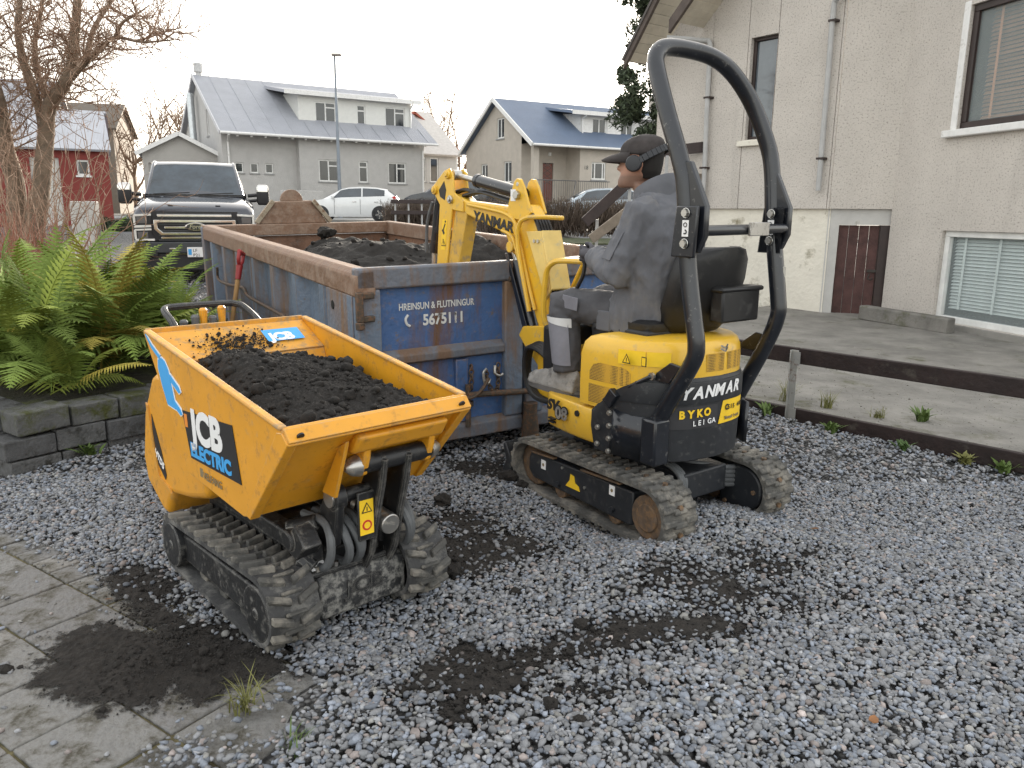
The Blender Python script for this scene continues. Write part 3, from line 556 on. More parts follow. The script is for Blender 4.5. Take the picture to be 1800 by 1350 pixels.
simple_house('house', (-31.2, 54, 0), R(15), 4.2, 7, 6.9, 8.7, mat('brown_wall', (.2, .17, .14), .9), mat('brown_roof', (.13, .11, .09), .8), 'brown roofed building behind the red outbuilding and trees')
simple_house('house', (-6.2, 50.5, 0), R(35), 3.0, 8, 5.2, 8.0, m_render, mat('pale_roof', (.50, .47, .44), .7), 'low grey annexe with pale sloping roof beside silver roofed house', [(.3, .8, 3.4, 4.9), (1.1, 1.7, 3.4, 4.9)])
simple_house('house', (-3.9, 56, 0), R(120), 7, 6.5, 5.6, 7.9, mat('white_wall', (.6, .6, .59), .85), mat('red_roof', (.30, .075, .045), .7), 'white house with red roof between the two nearer houses', [(2.5, 3.3, 6.0, 7.2)])
simple_house('house', (-36, 45, 0), R(20), 9, 8, 6.4, 9.2, m_render, m_silver, 'pale grey house hidden behind the bare tree on the left', [(3, 4, 4, 5.3)])

# ---------------- street lamp
lp = empty('street_lamp', (-9.0, 41.5, 1.2), 0, 'tall grey street lamp in front of silver roofed house', 'street lamp')
mb = MB(); mb.tube([(0, 0, 0), (0, 0, 3.5), (0, 0, 7.9)], [.11, .08, .05], 10); mb.build('post', mat('lamp_grey', (.22, .25, .29), .5, metal=.3), lp)
mb = MB(); mb.box((.12, -.1, 7.95), (.5, .22, .12)); mb.build('lamp_head', mat('lamp_head_grey', (.25, .22, .2), .5), lp, bevel=.03)

# ---------------- near house on the right
def harl(name, c):
    m = mat(name, c, .95, var=.09, vs=1.1, dirt=(tuple(q*.86 for q in c), .22, 1.6, .95), streak=True); t = m.node_tree; N = t.nodes; L = t.links; b = N['Principled BSDF']
    tc = N.new('ShaderNodeTexCoord'); v = N.new('ShaderNodeTexNoise'); v.inputs['Scale'].default_value = 42; v.inputs['Detail'].default_value = 3; v.inputs['Roughness'].default_value = .75; L.new(tc.outputs['Object'], v.inputs['Vector'])
    r = N.new('ShaderNodeValToRGB'); e = r.color_ramp.elements; e[0].position = .34; e[0].color = (.32, .30, .28, 1); e[1].position = .46; e[1].color = (1, 1, 1, 1); L.new(v.outputs['Fac'], r.inputs[0])
    src = b.inputs['Base Color'].links[0].from_socket; mx = N.new('ShaderNodeMix'); mx.data_type = 'RGBA'; mx.blend_type = 'MULTIPLY'; mx.inputs[0].default_value = .75
    L.new(src, mx.inputs[6]); L.new(r.outputs[0], mx.inputs[7]); L.new(mx.outputs[2], b.inputs['Base Color'])
    bp = N.new('ShaderNodeBump'); bp.inputs['Strength'].default_value = .8; bp.inputs['Distance'].default_value = .012; L.new(v.outputs['Fac'], bp.inputs['Height']); L.new(bp.outputs[0], b.inputs['Normal']); return m
m_harl = harl('pebbledash', (.555, .515, .47)); m_found = mat('painted_base', (.72, .68, .59), .85, var=.08, vs=2, dirt=((.22, .19, .12), .28, 2.2, .9), bump=.3, bs=15)
m_dark = mat('dark_brown_frame', (.03, .018, .016), .5, var=.3); m_pipe = mat('grey_pipe', (.40, .40, .395), .5)
rh = empty('house', (0, 0, 0), 0, 'near pebbledashed house with brown framed windows on the right', 'house')
def frame_at(x, y, dx, dy): return Matrix.Translation((x, y, 0)) @ Matrix.Rotation(math.atan2(dy, dx), 4, 'Z')
def at(o, T): o.matrix_local = T @ o.matrix_local; return o
TF = frame_at(4.585, 11.615, .613, -.79); TM = frame_at(5.38, 11.36, .247, -.969); TR = frame_at(4.585, 11.615, .795, -.255); rl_ = math.hypot(.795, .255)
# local frames: x runs along the wall towards the viewer's right, outward is -y
zf = 1.645; ge = 4.25
# front gable wall in pebbledash panels, with grooves between the panels
rk = lambda x: ge+(x+3.41)*.98
seams = [-3.41, -2.28, -1.6, -1.07, -.045, .0]
wh = (-1.55, -1.07, 2.70, 4.2)
for a, b in zip(seams, seams[1:]):
    mb = MB(); g = .006
    hl_ = [wh] if a < -1.3 < b else []
    if hl_:
        wall(mb, a+g, b-g, zf, rk, [(a+.05, b-g-.001, 2.70, 4.2)], rev=.14)
    else: wall(mb, a+g, b-g, zf, rk)
    mb.quad((a+g, 0, zf), (a+g, 0, rk(a)), (a+g, .03, rk(a)), (a+g, .03, zf)); mb.quad((b-g, 0, zf), (b-g, .03, zf), (b-g, .03, rk(b)), (b-g, 0, rk(b))); mb.quad((a+g, 0, zf), (a+g, .05, zf), (b-g, .05, zf), (b-g, 0, zf))
    at(mb.build('panel', m_harl, rh, smooth=0, fix=False), TF)
mb = MB(); wall(mb, -3.41, .0, -.2, lambda x: rk(x) if 0 else zf, y=.06, rev=.1); mb.bx(-3.41, -1.62, .12, .14, zf, 4.3); mb.bx(-1.0, -.0, .12, .14, zf, 6); mb.bx(-1.7, -.95, .16, .18, zf, 2.75); mb.bx(-1.7, -.95, .16, .18, 4.1, 6); at(mb.build('base_wall', m_found, rh, smooth=0, fix=False), TF)
mb = MB(); wall(mb, 0, 7, -.2, 4.2, axis='y', y=-3.41); at(mb.build('side_wall', m_harl, rh, smooth=0, fix=False), TF)
win = window(rh, (-1.56, -1.07, 2.69, 4.21), m_dark, rev=.13, fw_=.06, glass=mat('pale_reflecting_glass', (.10, .12, .14), .03, spec=1.), dp=.06); at(win, TF)
mb = MB(); mb.bx(-1.66, -1.03, -.06, .1, 2.60, 2.685); at(mb.build('sill', m_found, win, bevel=.01, smooth=0), Matrix())
# return wall
mb = MB(); wall(mb, .004, rl_+.04, zf, 6.5); mb.quad((0, 0, zf), (rl_+.04, 0, zf), (rl_+.04, .1, zf), (0, .1, zf)); at(mb.build('panel', m_harl, rh, smooth=0, fix=False), TR)
mb = MB(); mb.bx(.0, .16, .06, .3, -.2, zf); mb.bx(.16, rl_+.06, .06, .3, 1.42, zf); at(mb.build('base_wall', mat('grey_base', (.50, .49, .47), .85, var=.08, dirt=((.2, .18, .12), .25, 3, .9)), rh, smooth=0), TR)
mb = MB()
for i in range(4): mb.bx(.17+i*.1375, .17+(i+1)*.1375-.006, .12, .16, .1, 1.41)
dr = at(mb.build('door', mat('brown_plank', (.075, .034, .03), .75, var=.35, vs=5, bump=.4, bs=30), rh, bevel=.004), TR)
mb = MB(); mb.bx(.72, .90, .07, .3, .05, 1.415); mb.build('door_frame', m_dark, dr, bevel=.006); mb = MB(); mb.bx(.6, .74, .085, .12, .74, .78); mb.tube(spline([(.64, .09, .72), (.62, .07, .66), (.66, .07, .63), (.68, .09, .66)]), .009, 6); mb.build('latch', mat('old_iron', (.06, .055, .05), .5, metal=.8), dr)
# main wall with two windows
lw = (.98, 2.9, .19, 1.37); uw = (1.0, 3.0, 2.63, 4.1)
mb = MB(); wall(mb, 0, 4.6, -.2, 6.5, [lw, uw], rev=.16); mb.quad((0, 0, -.2), (0, .4, -.2), (0, .4, 6.5), (0, 0, 6.5)); at(mb.build('wall', m_harl, rh, smooth=0, fix=False), TM)
m_clear = mat('clear_pane', (.8, .9, .9), .02, var=0, spec=.6, alpha=.12)
win = at(window(rh, uw, m_dark, rev=.10, fw_=.085, glass=m_clear, dp=.06), TM)
mb = MB(); mb.bx(.84, 3.1, -.09, .08, 2.535, 2.625); mb.build('sill', m_wtrim, win, bevel=.012)
mb = MB(); mb.bx(.9, .995, -.012, .1, 2.63, 4.15); mb.build('side_trim', m_wtrim, win, bevel=.006)
m_sl1 = mat('brown_slat', (.17, .085, .045), .55, rnd=.3); m_sl2 = mat('pale_blue_slat', (.50, .56, .55), .5, rnd=.08)
def blind(parent, x0, x1, z0, z1, y, n, m, tapes, mt, tilt=.9, w=.05):
    me = None
    for i in range(n):
        z = z0+(z1-z0)*(i+.5)/n
        if me is None:
            mb = MB(); mb.box((0, 0, 0), (x1-x0, w, .0025), M=Matrix.Rotation(tilt, 3, 'X')); o = mb.build('slat', m, parent, smooth=0); first = o
        else: o = share(first, parent)
        me = 1; o.location = ((x0+x1)/2, y, z); o.rotation_euler = (rng.normal(0, .02), rng.normal(0, .002), 0)
    for t in tapes: mb = MB(); mb.bx(t-.018, t+.018, y-.035, y-.032, z0, z1); mb.build('ladder_tape', mt, parent, smooth=0)
blind(win, 1.16, 2.95, 2.74, 4.05, .2, 27, m_sl1, (1.32, 2.2), mat('tan_tape', (.35, .16, .08), .8))
win = at(window(rh, lw, m_wframe, rev=.12, fw_=.08, glass=m_clear, dp=.07), TM)
mb = MB(); mb.bx(.93, 2.95, -.02, .1, .07, .186); mb.build('sill', mat('rough_sill', (.25, .24, .22), .9, bump=.5, bs=30), win, bevel=.01)
blind(win, 1.07, 2.85, .36, 1.31, .17, 22, m_sl2, (1.25, 1.78, 2.3), m_sl2, .75, .05)
mb = MB(); mb.bx(.1, 4.6, .55, .6, -.1, 6.4); mb.bx(.1, .15, .2, .55, -.1, 6.4); mb.bx(.15, 4.6, .19, .54, 2.0, 2.05); at(mb.build('room_back', mat('dim_room', (.05, .05, .055), .9), rh), TM)
# rain pipes, roof edges
mb = MB(); mb.tube(spline([(-2.95, -.35, 4.38), (-2.45, -.1, 4.29), (-2.28, -.08, 4.2), (-2.27, -.08, 3.6), (-2.23, -.08, 1.75)], 5), .04, 10); p1 = at(mb.build('rain_pipe', m_pipe, rh), TF)
mb = MB(); mb.tube(spline([(.35, -.25, 4.62), (-.1, -.1, 4.48), (-.165, -.08, 4.3), (-.16, -.08, 3.5), (-.15, -.08, 1.9)], 5), .038, 10); p2 = at(mb.build('rain_pipe', m_pipe, rh), TF)
for p, zs in ((p1, (3.4, 2.3)), (p2, (4.2, 2.35))):
    for z in zs: mb = MB(); mb.bx((-2.32 if p is p1 else -.21), (-2.2 if p is p1 else -.1), -.12, 0, z-.015, z+.015); mb.build('bracket', m_dark, p)
# eave: soffit boards between rake fascia and wall
m_soff = mat('soffit_board', (.55, .50, .41), .7, var=.1, rnd=.08); m_fasc = mat('brown_fascia', (.085, .065, .055), .7, var=.3)
ra = lambda x: 3.98+(x+3.6)*1.35      # rake line of the outer fascia
mb = MB(); mb.prism([(-3.62, ra(-3.62)), (-2.2, ra(-2.2)), (-2.2, ra(-2.2)+.22), (-3.62, ra(-3.62)+.2)], 1, -.66, -.6); ef = at(mb.build('fascia', m_fasc, rh, smooth=0), TF)
mb = MB(); slab_roof(mb, [(-3.66, -.68, ra(-3.66)+.2), (-1.6, -.68, ra(-1.6)+.2), (-1.6, 3, ra(-1.6)+.2), (-3.66, 3, ra(-3.66)+.2)], .04); mb.build('roof', mat('dark_roof', (.09, .08, .075), .7), ef, smooth=0)
for i in range(14):
    x = -3.6+i*.1; mb = MB(); a, b = ra(x)+.1, ra(x+.09)+.1; mb.add([(x, -.6, a), (x+.09, -.6, b), (x+.09, .3, b), (x, .3, a), (x, -.6, a+.015), (x+.09, -.6, b+.015), (x+.09, .3, b+.015), (x, .3, a+.015)], [(0, 1, 2, 3), (4, 7, 6, 5), (0, 4, 5, 1), (1, 5, 6, 2), (2, 6, 7, 3), (3, 7, 4, 0)])
    mb.build('soffit_board', m_soff, ef, smooth=0)
rb = lambda x: 4.38+(x+2.56)*.95
mb = MB(); mb.prism([(-2.6, rb(-2.6)), (-.6, rb(-.6)), (-.6, rb(-.6)+.2), (-2.6, rb(-2.6)+.2)], 1, -.72, -.66); ef2 = at(mb.build('fascia', m_fasc, rh, smooth=0), TF)
for i in range(10):
    x = -2.5+i*.1; mb = MB(); a, b = rb(x)+.06, rb(x+.09)+.06; mb.add([(x, -.66, a), (x+.09, -.66, b), (x+.09, 0, b), (x, 0, a), (x, -.66, a+.015), (x+.09, -.66, b+.015), (x+.09, 0, b+.015), (x, 0, a+.015)], [(0, 1, 2, 3), (4, 7, 6, 5), (0, 4, 5, 1), (1, 5, 6, 2), (2, 6, 7, 3), (3, 7, 4, 0)])
    mb.build('soffit_board', m_soff, ef2, smooth=0)
# concrete kerb beam in front of the door and window
kb = MB(); a, b = Vector((4.75, 11.3, 0)), Vector((5.75, 9.15, 0)); d = (b-a).normalized()
kb.bar(Vector((4.95, 11.0, .22)), Vector((5.52, 9.75, .2)), .16, .2)
tag(kb.build('concrete_kerb', m_conc, bevel=.02), 'mossy concrete kerb in front of the brown cellar door', 'kerb')

# ---------------- wooden stair railing beside the near house
st = empty('stair_railing', (0, 0, 0), 0, 'dark wooden stair railing beside the near house behind the man', 'railing')
m_wood = mat('dark_stained_wood', (.035, .022, .02), .6, var=.3, bump=.2, bs=30); m_palew = mat('weathered_wood', (.22, .18, .14), .8, var=.25)
def bars(parent, name, m, a, b, w_, h_): mb = MB(); mb.bar(a, b, w_, h_); return mb.build(name, m, parent, smooth=0, bevel=.006)
for a, b in (((1.9, 13.6, 2.50), (3.2, 13.45, 2.645)), ): bars(st, 'handrail', m_wood, a, b, .05, .17)
bars(st, 'handrail', m_wood, (1.2, 13.4, 1.40), (1.95, 13.45, 2.1), .05, .18)
bars(st, 'stringer', m_palew, (1.3, 13.3, 1.12), (1.95, 13.35, 1.62), .05, .16)
bars(st, 'rail', m_palew, (2.5, 13.5, 2.12), (3.2, 13.45, 2.15), .04, .13)
for x, z0, z1 in ((3.17, .3, 2.6), (2.55, .3, 2.5), (1.95, .3, 2.1), (1.42, .3, 1.45)): bars(st, 'post', m_palew if x > 3 else m_pipe, (x, 13.5, z0), (x, 13.5, z1), .05, .05)
# ---------------- low timber fence right
fe = empty('low_fence', (2.144, 5.727, 0), math.atan2(-1.125, 1.032), 'low fence of two dark brown planks on galvanised posts', 'fence')
m_plank = mat('tarred_plank', (.020, .011, .010), .7, var=.45, vs=4, bump=.3, bs=25, dirt=((.07, .06, .05), .22, 7, .9)); m_galv = mat('galvanised', (.42, .42, .40), .5, metal=.6, dirt=((.13, .06, .03), .3, 14, .9))
for z0, z1 in ((.467, .585), (0.0, .125)):
    for x0, x1 in ((-1.32, -.005), (.0, 2.6)):
        mb = MB(); mb.bx(x0, x1, -.022, .022, z0, z1); o = mb.build('plank', m_plank, fe, bevel=.006)
for x in (-.02, -1.28, 2.5):
    mb = MB(); mb.bx(x-.028, x+.028, -.036, -.030, -.1, .57); mb.bx(x-.028, x-.022, -.06, -.036, -.1, .57); p = mb.build('post', m_galv, fe, bevel=.002)
    for z in (.49, .55, .03, .1):
        for dx in (.012, ): mb = MB(); mb.cyl((x+dx, -.045, z), (x+dx, -.03, z), .009, 6); mb.build('bolt', mat('rusty_bolt', (.13, .07, .045), .7, metal=.5) if 'rusty_bolt' not in bpy.data.materials else bpy.data.materials['rusty_bolt'], p)
    if x == -.02: mb = MB(); mb.bx(x, x+.05, -.05, -.044, .46, .56); mb.bx(x, x+.05, -.05, -.044, .03, .13); mb.build('bracket', m_galv, p)
# ---------------- block wall on the left holding the fern bed
bw = empty('block_wall', (-2.94, 4.408, 0), R(54.4), 'low retaining wall of dark grey concrete blocks below the ferns', 'wall')
m_blk = [mat('block%d' % i, c, .92, var=.4, vs=7, bump=.9, bs=55, dirt=((.03, .028, .024), .4, 9, .95)) for i, c in enumerate([(.105, .105, .105), (.13, .13, .13), (.085, .085, .086)])]
m_mossy = mat('mossy_block', (.10, .10, .097), .92, var=.4, vs=7, bump=.9, bs=55, dirt=((.055, .06, .014), .5, 6, .95))
for k, (z0, off) in enumerate(((-.05, -.04), (.09, -.06), (.225, .03), )):
    x = off; zt = z0+.137
    while x < 3.2:
        l = .30+rng.normal(0, .012); mb = MB(); j = rng.normal(0, .01)
        mb.bx(x+.005, x+l-.005, -.005+j, .2, z0, zt-.004+rng.normal(0, .004)); o = mb.build('block', m_blk[rng.integers(3)] if k < 2 else m_mossy, bw, bevel=.008); o.rotation_euler = (0, rng.normal(0, .012), 0); x += l
    y = .01
    while y < 1.8:
        l = .3; mb = MB(); mb.bx(off-.03, off+.17, .2+y+.005, .2+y+l-.005, z0, zt-.004); mb.build('block', m_blk[rng.integers(3)], bw, bevel=.008); y += l
o = grid_mesh('soil_bed', np.linspace(.06, 3.2, 50), np.linspace(.03, 2.2, 40), lambda X, Y: 0.325+.05*Y+(fbm(X+20, Y, 4.)-.5)*.07, mat('bed_soil', (.03, .027, .015), .95, var=.5, vs=5, bump=1, bs=50, dirt=((.06, .07, .015), .45, 4, .95)))
o.parent = bw
# ================================================================== tracked dumper
def belt_profile(y0, y1, zb_, zt0, zt1, n=14):
    """rounded loop (y, z): flat bottom zb_, top zt0 at y0 end to zt1 at y1 end"""
    r0, r1 = (zt0-zb_)/2, (zt1-zb_)/2
    return arc(y1-r1, zb_+r1, r1, -90, 90, n)+arc(y0+r0, zb_+r0, r0, 90, 270, n)
def resample(P, step):
    P = [Vector((p[0], p[1])) for p in P]; P.append(P[0].copy()); out = []; acc = 0.; L_ = sum((b-a).length for a, b in zip(P, P[1:])); n = max(8, round(L_/step)); st_ = L_/n; nxt = 0.
    for a, b in zip(P, P[1:]):
        l = (b-a).length
        while nxt < acc+l-1e-9 and len(out) < n:
            t = (nxt-acc)/l; p = a.lerp(b, t); d = (b-a).normalized(); out.append((p, d)); nxt += st_
        acc += l
    return out
def belt(mb, prof, x0, x1, th):
    pr_ = resample(prof, .025); n = len(pr_); vs = []
    for p, d in pr_:
        nn = Vector((d.y, -d.x)); q = p-nn*th     # outward normal for a loop running counter-clockwise
        vs += [(x0, p.x, p.y), (x1, p.x, p.y), (x1, q.x, q.y), (x0, q.x, q.y)]
    fs = []
    for i in range(n):
        j = (i+1) % n; fs += [(4*i+k, 4*i+(k+1) % 4, 4*j+(k+1) % 4, 4*j+k) for k in range(4)]
    mb.add(vs, fs)
def lug(mb, p, d, x0, x1, w, h, skew=0., taper=.7):
    """tread block standing on the belt at p, running across from x0 to x1"""
    nn = Vector((d.y, -d.x)); vs = []
    for hh, ww in ((-.004, w), (h, w*taper)):
        for x, sk in ((x0, -skew), (x1, skew)):
            for s_ in (-1, 1): q = p+d*(sk+s_*ww/2)+nn*hh; vs.append((x, q.x, q.y))
    mb.add(vs, [(0, 1, 3, 2), (4, 6, 7, 5), (0, 4, 5, 1), (2, 3, 7, 6), (0, 2, 6, 4), (1, 5, 7, 3)])
m_rub = mat('track_rubber', (.045, .045, .046), .8, var=.35, vs=14, bump=.4, bs=90, dirt=((.16, .155, .145), .46, 9, .95))
m_rub2 = mat('dusty_rubber', (.075, .073, .068), .88, var=.3, vs=10, bump=.4, bs=90, dirt=((.20, .185, .16), .52, 8, .95))
m_yel = mat('dumper_yellow', (.70, .315, .016), .42, var=.06, vs=5, dirt=((.42, .20, .035), .30, 16, .75), coat=.15, edge=((.36, .26, .15), .007, .8))
m_yin = mat('worn_yellow', (.66, .31, .03), .55, var=.12, vs=9, dirt=((.36, .24, .12), .40, 22, .85), edge=((.30, .24, .17), .012, .9))
m_blk = mat('black_paint', (.012, .0125, .014), .42, var=.4, vs=7, dirt=((.075, .072, .066), .28, 30, .9), edge=((.22, .21, .19), .008, .7))
m_blkr = mat('scuffed_black', (.014, .0145, .016), .5, var=.4, vs=9, dirt=((.12, .115, .105), .30, 22, .9), bump=.3, bs=60, edge=((.26, .25, .23), .01, .8))
m_hose = mat('grey_hose', (.10, .105, .11), .6, var=.25, vs=12)
m_chr = mat('worn_steel', (.45, .44, .42), .35, metal=.9, dirt=((.2, .17, .13), .35, 25, .8))
m_white = mat('white_print', (.80, .80, .80), .5, var=.03); m_bluep = mat('blue_print', (.05, .35, .75), .5, var=.04); m_blackp = mat('black_print', (.012, .012, .014), .5); m_orangep = mat('orange_print', (.75, .25, .03), .5); m_greyp = mat('grey_print', (.22, .17, .09), .6); m_yelp = mat('yellow_print', (.85, .55, .02), .5)
m_redp = mat('red_print', (.5, .03, .02), .5)
dm = empty('tracked_dumper', (-.901, 3.099, .0), R(42.5), 'yellow tracked mini dumper loaded with dark soil', 'dumper')
def flat(parent, name, m, pts, axis, at_, th=.0012):
    """thin printed shape on a plane: axis 0 -> (y, z) points at x = at_"""
    mb = MB(); mb.prism(pts, axis, at_-th, at_+th); return mb.build(name, m, parent, smooth=0)
for sx in (-1, 1):
    tr = empty('track', (sx*.29, 0, 0)); tr.parent = dm; prof = belt_profile(-.535, .535, .018, .285, .25)
    mb = MB(); belt(mb, prof, -.095, .095, .018); mb.build('belt', m_rub, tr, smooth=40)
    mb = MB()
    for i, (p, d) in enumerate(resample(prof, .074)):
        lug(mb, p, d, -.094, -.014, .034, .022, .016); q = p+d*.0
        lug(mb, p+d*.004, d, .014, .094, .034, .022, -.016); lug(mb, p-d*.018, d, -.04, .04, .016, .012)
    mb.build('tread', m_rub2, tr, smooth=0, bevel=.004, seg=1)
    mb = MB(); o_ = sx*.045
    mb.prism([(-.40, .215), (-.40, .09), (-.36, .075), (.36, .075), (.40, .09), (.40, .19)], 0, o_-.022, o_+.022); mb.build('side_frame', m_blkr, tr, bevel=.008)
    for y, r, z in ((-.41, .105, .145), (.43, .10, .128)):
        mb = MB(); mb.cyl((o_-.05, y, z), (o_+.03, y, z), r, 24); mb.cyl((o_+sx*.03, y, z), (o_+sx*.045, y, z), r*.55, 18); mb.cyl((o_+sx*.045, y, z), (o_+sx*.055, y, z), .02, 8); mb.build('idler' if y < 0 else 'sprocket', m_blkr, tr, bevel=.006)
    for y in (-.2, .0, .2):
        mb = MB(); mb.cyl((-.05, y, .066), (.05, y, .066), .043, 16); mb.build('roller', m_rub2, tr, bevel=.004)
# chassis between the tracks
mb = MB(); mb.bx(-.19, .19, -.40, .48, .085, .30); mb.bx(-.19, -.12, -.44, .4, .28, .36); mb.bx(.12, .19, -.44, .4, .28, .36)
for y in (-.3, -.1, .1): mb.bx(-.12, .12, y-.03, y+.03, .3, .345)
mb.build('chassis', m_blkr, dm, bevel=.008)
mb = MB(); mb.prism([(-.47, .055), (-.47, .20), (-.455, .225), (-.36, .235), (-.36, .09), (-.40, .05)], 0, -.165, .222); bu = mb.build('front_bumper', mat('scraped_bumper', (.02, .0205, .022), .5, var=.4, vs=9, dirt=((.20, .195, .18), .50, 26, .9), bump=.4, bs=50, edge=((.30, .29, .27), .012, .9)), dm, bevel=.012)
lettering('JCB', bu, m_blkr, .085, (-.05, -.472, .125), (1, 0, 0), (0, 0, 1), lift=.003, bold=.004, sx=1.25)
# rear housing
pb = [(.10, .42), (.10, .72), (.50, .862), (.60, .858), (.66, .83), (.80, .65), (.875, .42), (.845, .30), (.66, .205), (.60, .195), (.565, .26), (.51, .322), (.30, .36), (.13, .405)]
mb = MB(); mb.prism(pb, 0, -.335, .335); hb_ = mb.build('rear_housing', m_yel, dm, bevel=.03, seg=4)
for sx in (-1, 1): flat(hb_, 'side_vent', m_blackp, [(.69, .655), (.60, .50), (.56, .40), (.575, .375), (.70, .455)], 0, sx*.3365)
lettering('HTD5', hb_, m_white, .045, (-.338, .685, .475), (0, -1, -.55), (0, -.3, 1), lift=.001, bold=.002)
flat(hb_, 'side_rib', m_yel, [(.74, .70), (.66, .36), (.50, .33), (.52, .35), (.645, .375), (.72, .69)], 0, -.339, .004)
# tipping skip, plate by plate
Ws = .363; A_ = (.59, 1.04); Bf = (-.672, .868); Bf2 = (-.70, .832); Cb = (-.372, .497); Cc = (-.33, .484); Dr = (.18, .515)
sk_ = empty('tipping_skip', (0, 0, 0)); sk_.parent = dm; t_ = .012
poly = [A_, (.55, 1.045), (-.66, .878), Bf, Cb, Cc, Dr]
for sx in (-1, 1):
    mb = MB(); mb.prism(poly, 0, sx*Ws-t_/2, sx*Ws+t_/2); mb.bar((sx*(Ws-.014), .575, 1.045), (sx*(Ws-.014), -.66, .877), .04, .008, (1, 0, 0)) if 0 else None
    sp = mb.build('side_plate', m_yel, sk_, bevel=.003)
    mb = MB(); mb.bar((sx*Ws, .56, 1.048), (sx*Ws, -.665, .880), .03, .014); mb.build('rim', m_yin, sp, bevel=.005)
    mb = MB(); xa, xb = sorted((sx*(Ws+.0085), sx*(Ws-.03))); mb.prism([(-.705, .835), (-.385, .488), (-.345, .497), (-.63, .862), (-.668, .868)], 0, xa, xb); mb.build('edge_flange', m_yel, sp, bevel=.004)
def plate(name, p0, p1, m, parent, w=Ws-.006, th=.01, bev=.002):
    mb = MB(); d = Vector((p1[0]-p0[0], p1[1]-p0[1])).normalized(); n_ = Vector((-d.y, d.x))*th/2
    mb.prism([(p0[0]-n_.x, p0[1]-n_.y), (p1[0]-n_.x, p1[1]-n_.y), (p1[0]+n_.x, p1[1]+n_.y), (p0[0]+n_.x, p0[1]+n_.y)], 0, -w, w); return mb.build(name, m, parent, bevel=bev)
fp = plate('front_plate', (-.67, .845), Cb, m_yel, sk_); plate('floor_plate', (-.375, .498), Dr, m_yin, sk_); plate('rear_plate', (.185, .515), (.37, .925), m_yin, sk_); shp = plate('rear_shelf', (.365, .93), (.565, 1.032), m_yin, sk_)
mb = MB(); mb.prism([(-.705, .832), (-.70, .825), (-.668, .868), (-.655, .876), (-.66, .884), (-.678, .876)], 0, -Ws-.004, Ws+.004); mb.prism([(-.703, .836), (-.672, .875), (-.68, .882), (-.712, .842)], 0, -Ws-.004, Ws+.004); lp_ = mb.build('front_lip', m_yel, sk_, bevel=.003)
for x in (-.325, .325): mb = MB(); mb.cyl((x, -.7085, .8568), (x, -.7035, .8605), .0125, 14); mb.build('lip_hole', m_blackp, lp_)
mb = MB(); mb.bar((-Ws, .58, 1.04), (Ws, .58, 1.04), .012, .03); mb.build('rear_rim', m_yin, sk_, bevel=.003)
# prints on the skip side
xs_ = -Ws-.008
flat(sk_, 'decal', m_blackp, [(.195, .775), (-.285, .812), (-.335, .605), (.135, .592)], 0, xs_)
yd = Vector((0, .2, 1))
lettering('JCB', sk_, m_white, .172, (xs_, .10, .675), (0, -1, .05), yd, lift=.0018, bold=.008, sx=1.1)
lettering('ELECTRIC', sk_, m_bluep, .074, (xs_, .13, .606), (0, -1, .035), yd, lift=.0018, bold=.0038, sx=1.2)
flat(sk_, 'decal_square', m_orangep, [(.175, .765), (.145, .767), (.142, .715), (.170, .713)], 0, xs_-.001)
lettering('VELFANG', sk_, m_greyp, .042, (xs_, .02, .535), (0, -1, .02), yd, lift=.0012, bold=.0005); flat(sk_, 'decal_square', m_greyp, [(.06, .57), (.03, .571), (.03, .535), (.06, .534)], 0, xs_+.003)
def plug(sc, m, off):
    P = lambda a, b: (.40-a*1.0, .86+b)
    body = [(.0-sc, .085+sc), (.03, .10+sc), (.06, .09+sc), (.085+sc, .06), (.115+sc, -.045), (.125+sc, -.095-sc), (.055, -.09-sc), (.02-sc, -.02), (-.005-sc, .05)]
    flat(sk_, 'plug_symbol', m, [P(a*1.3-.02, b) for a, b in body], 0, xs_-off)
    flat(sk_, 'plug_cable', m, [P(*q) for q in ((-.005, .09+sc), (-.09-sc, .125), (-.155-sc, .175+sc), (-.15+sc, .18+sc), (-.08, .14+sc), (.012, .105+sc))][::-1], 0, xs_-off)
    for dz in (.03, -.06): flat(sk_, 'plug_pin', m, [P(a, b) for a, b in ((.105, dz+.014+sc), (.195+sc, dz-.025+sc), (.21+sc, dz-.042), (.19, dz-.05-sc), (.1, dz-.012-sc))], 0, xs_-off)
plug(.006, m_white, .0005); plug(0, m_bluep, .0022)
flat(shp, 'decal', m_bluep, [(.0, 0), (.0, 0), (.0, 0)], 0, 0) if 0 else None
sl_n = Vector((0, -.102, .2)).normalized(); sdir = Vector((0, .2, .102)).normalized()
lettering('JCB', shp, m_white, .075, (.13, .425, .968), (1, 0, 0), (0, .2, .105), lift=.008, bold=.004); 
mb = MB(); c0 = Vector((.20, .46, .984)); mb.quad(*[c0+Vector((a*.09, 0, 0))+sdir*b*.045+Vector((0, -.004, .0085)) for a, b in ((-1, -1), (1, -1), (1, 1), (-1, 1))]); mb.build('decal', m_bluep, shp, smooth=0)
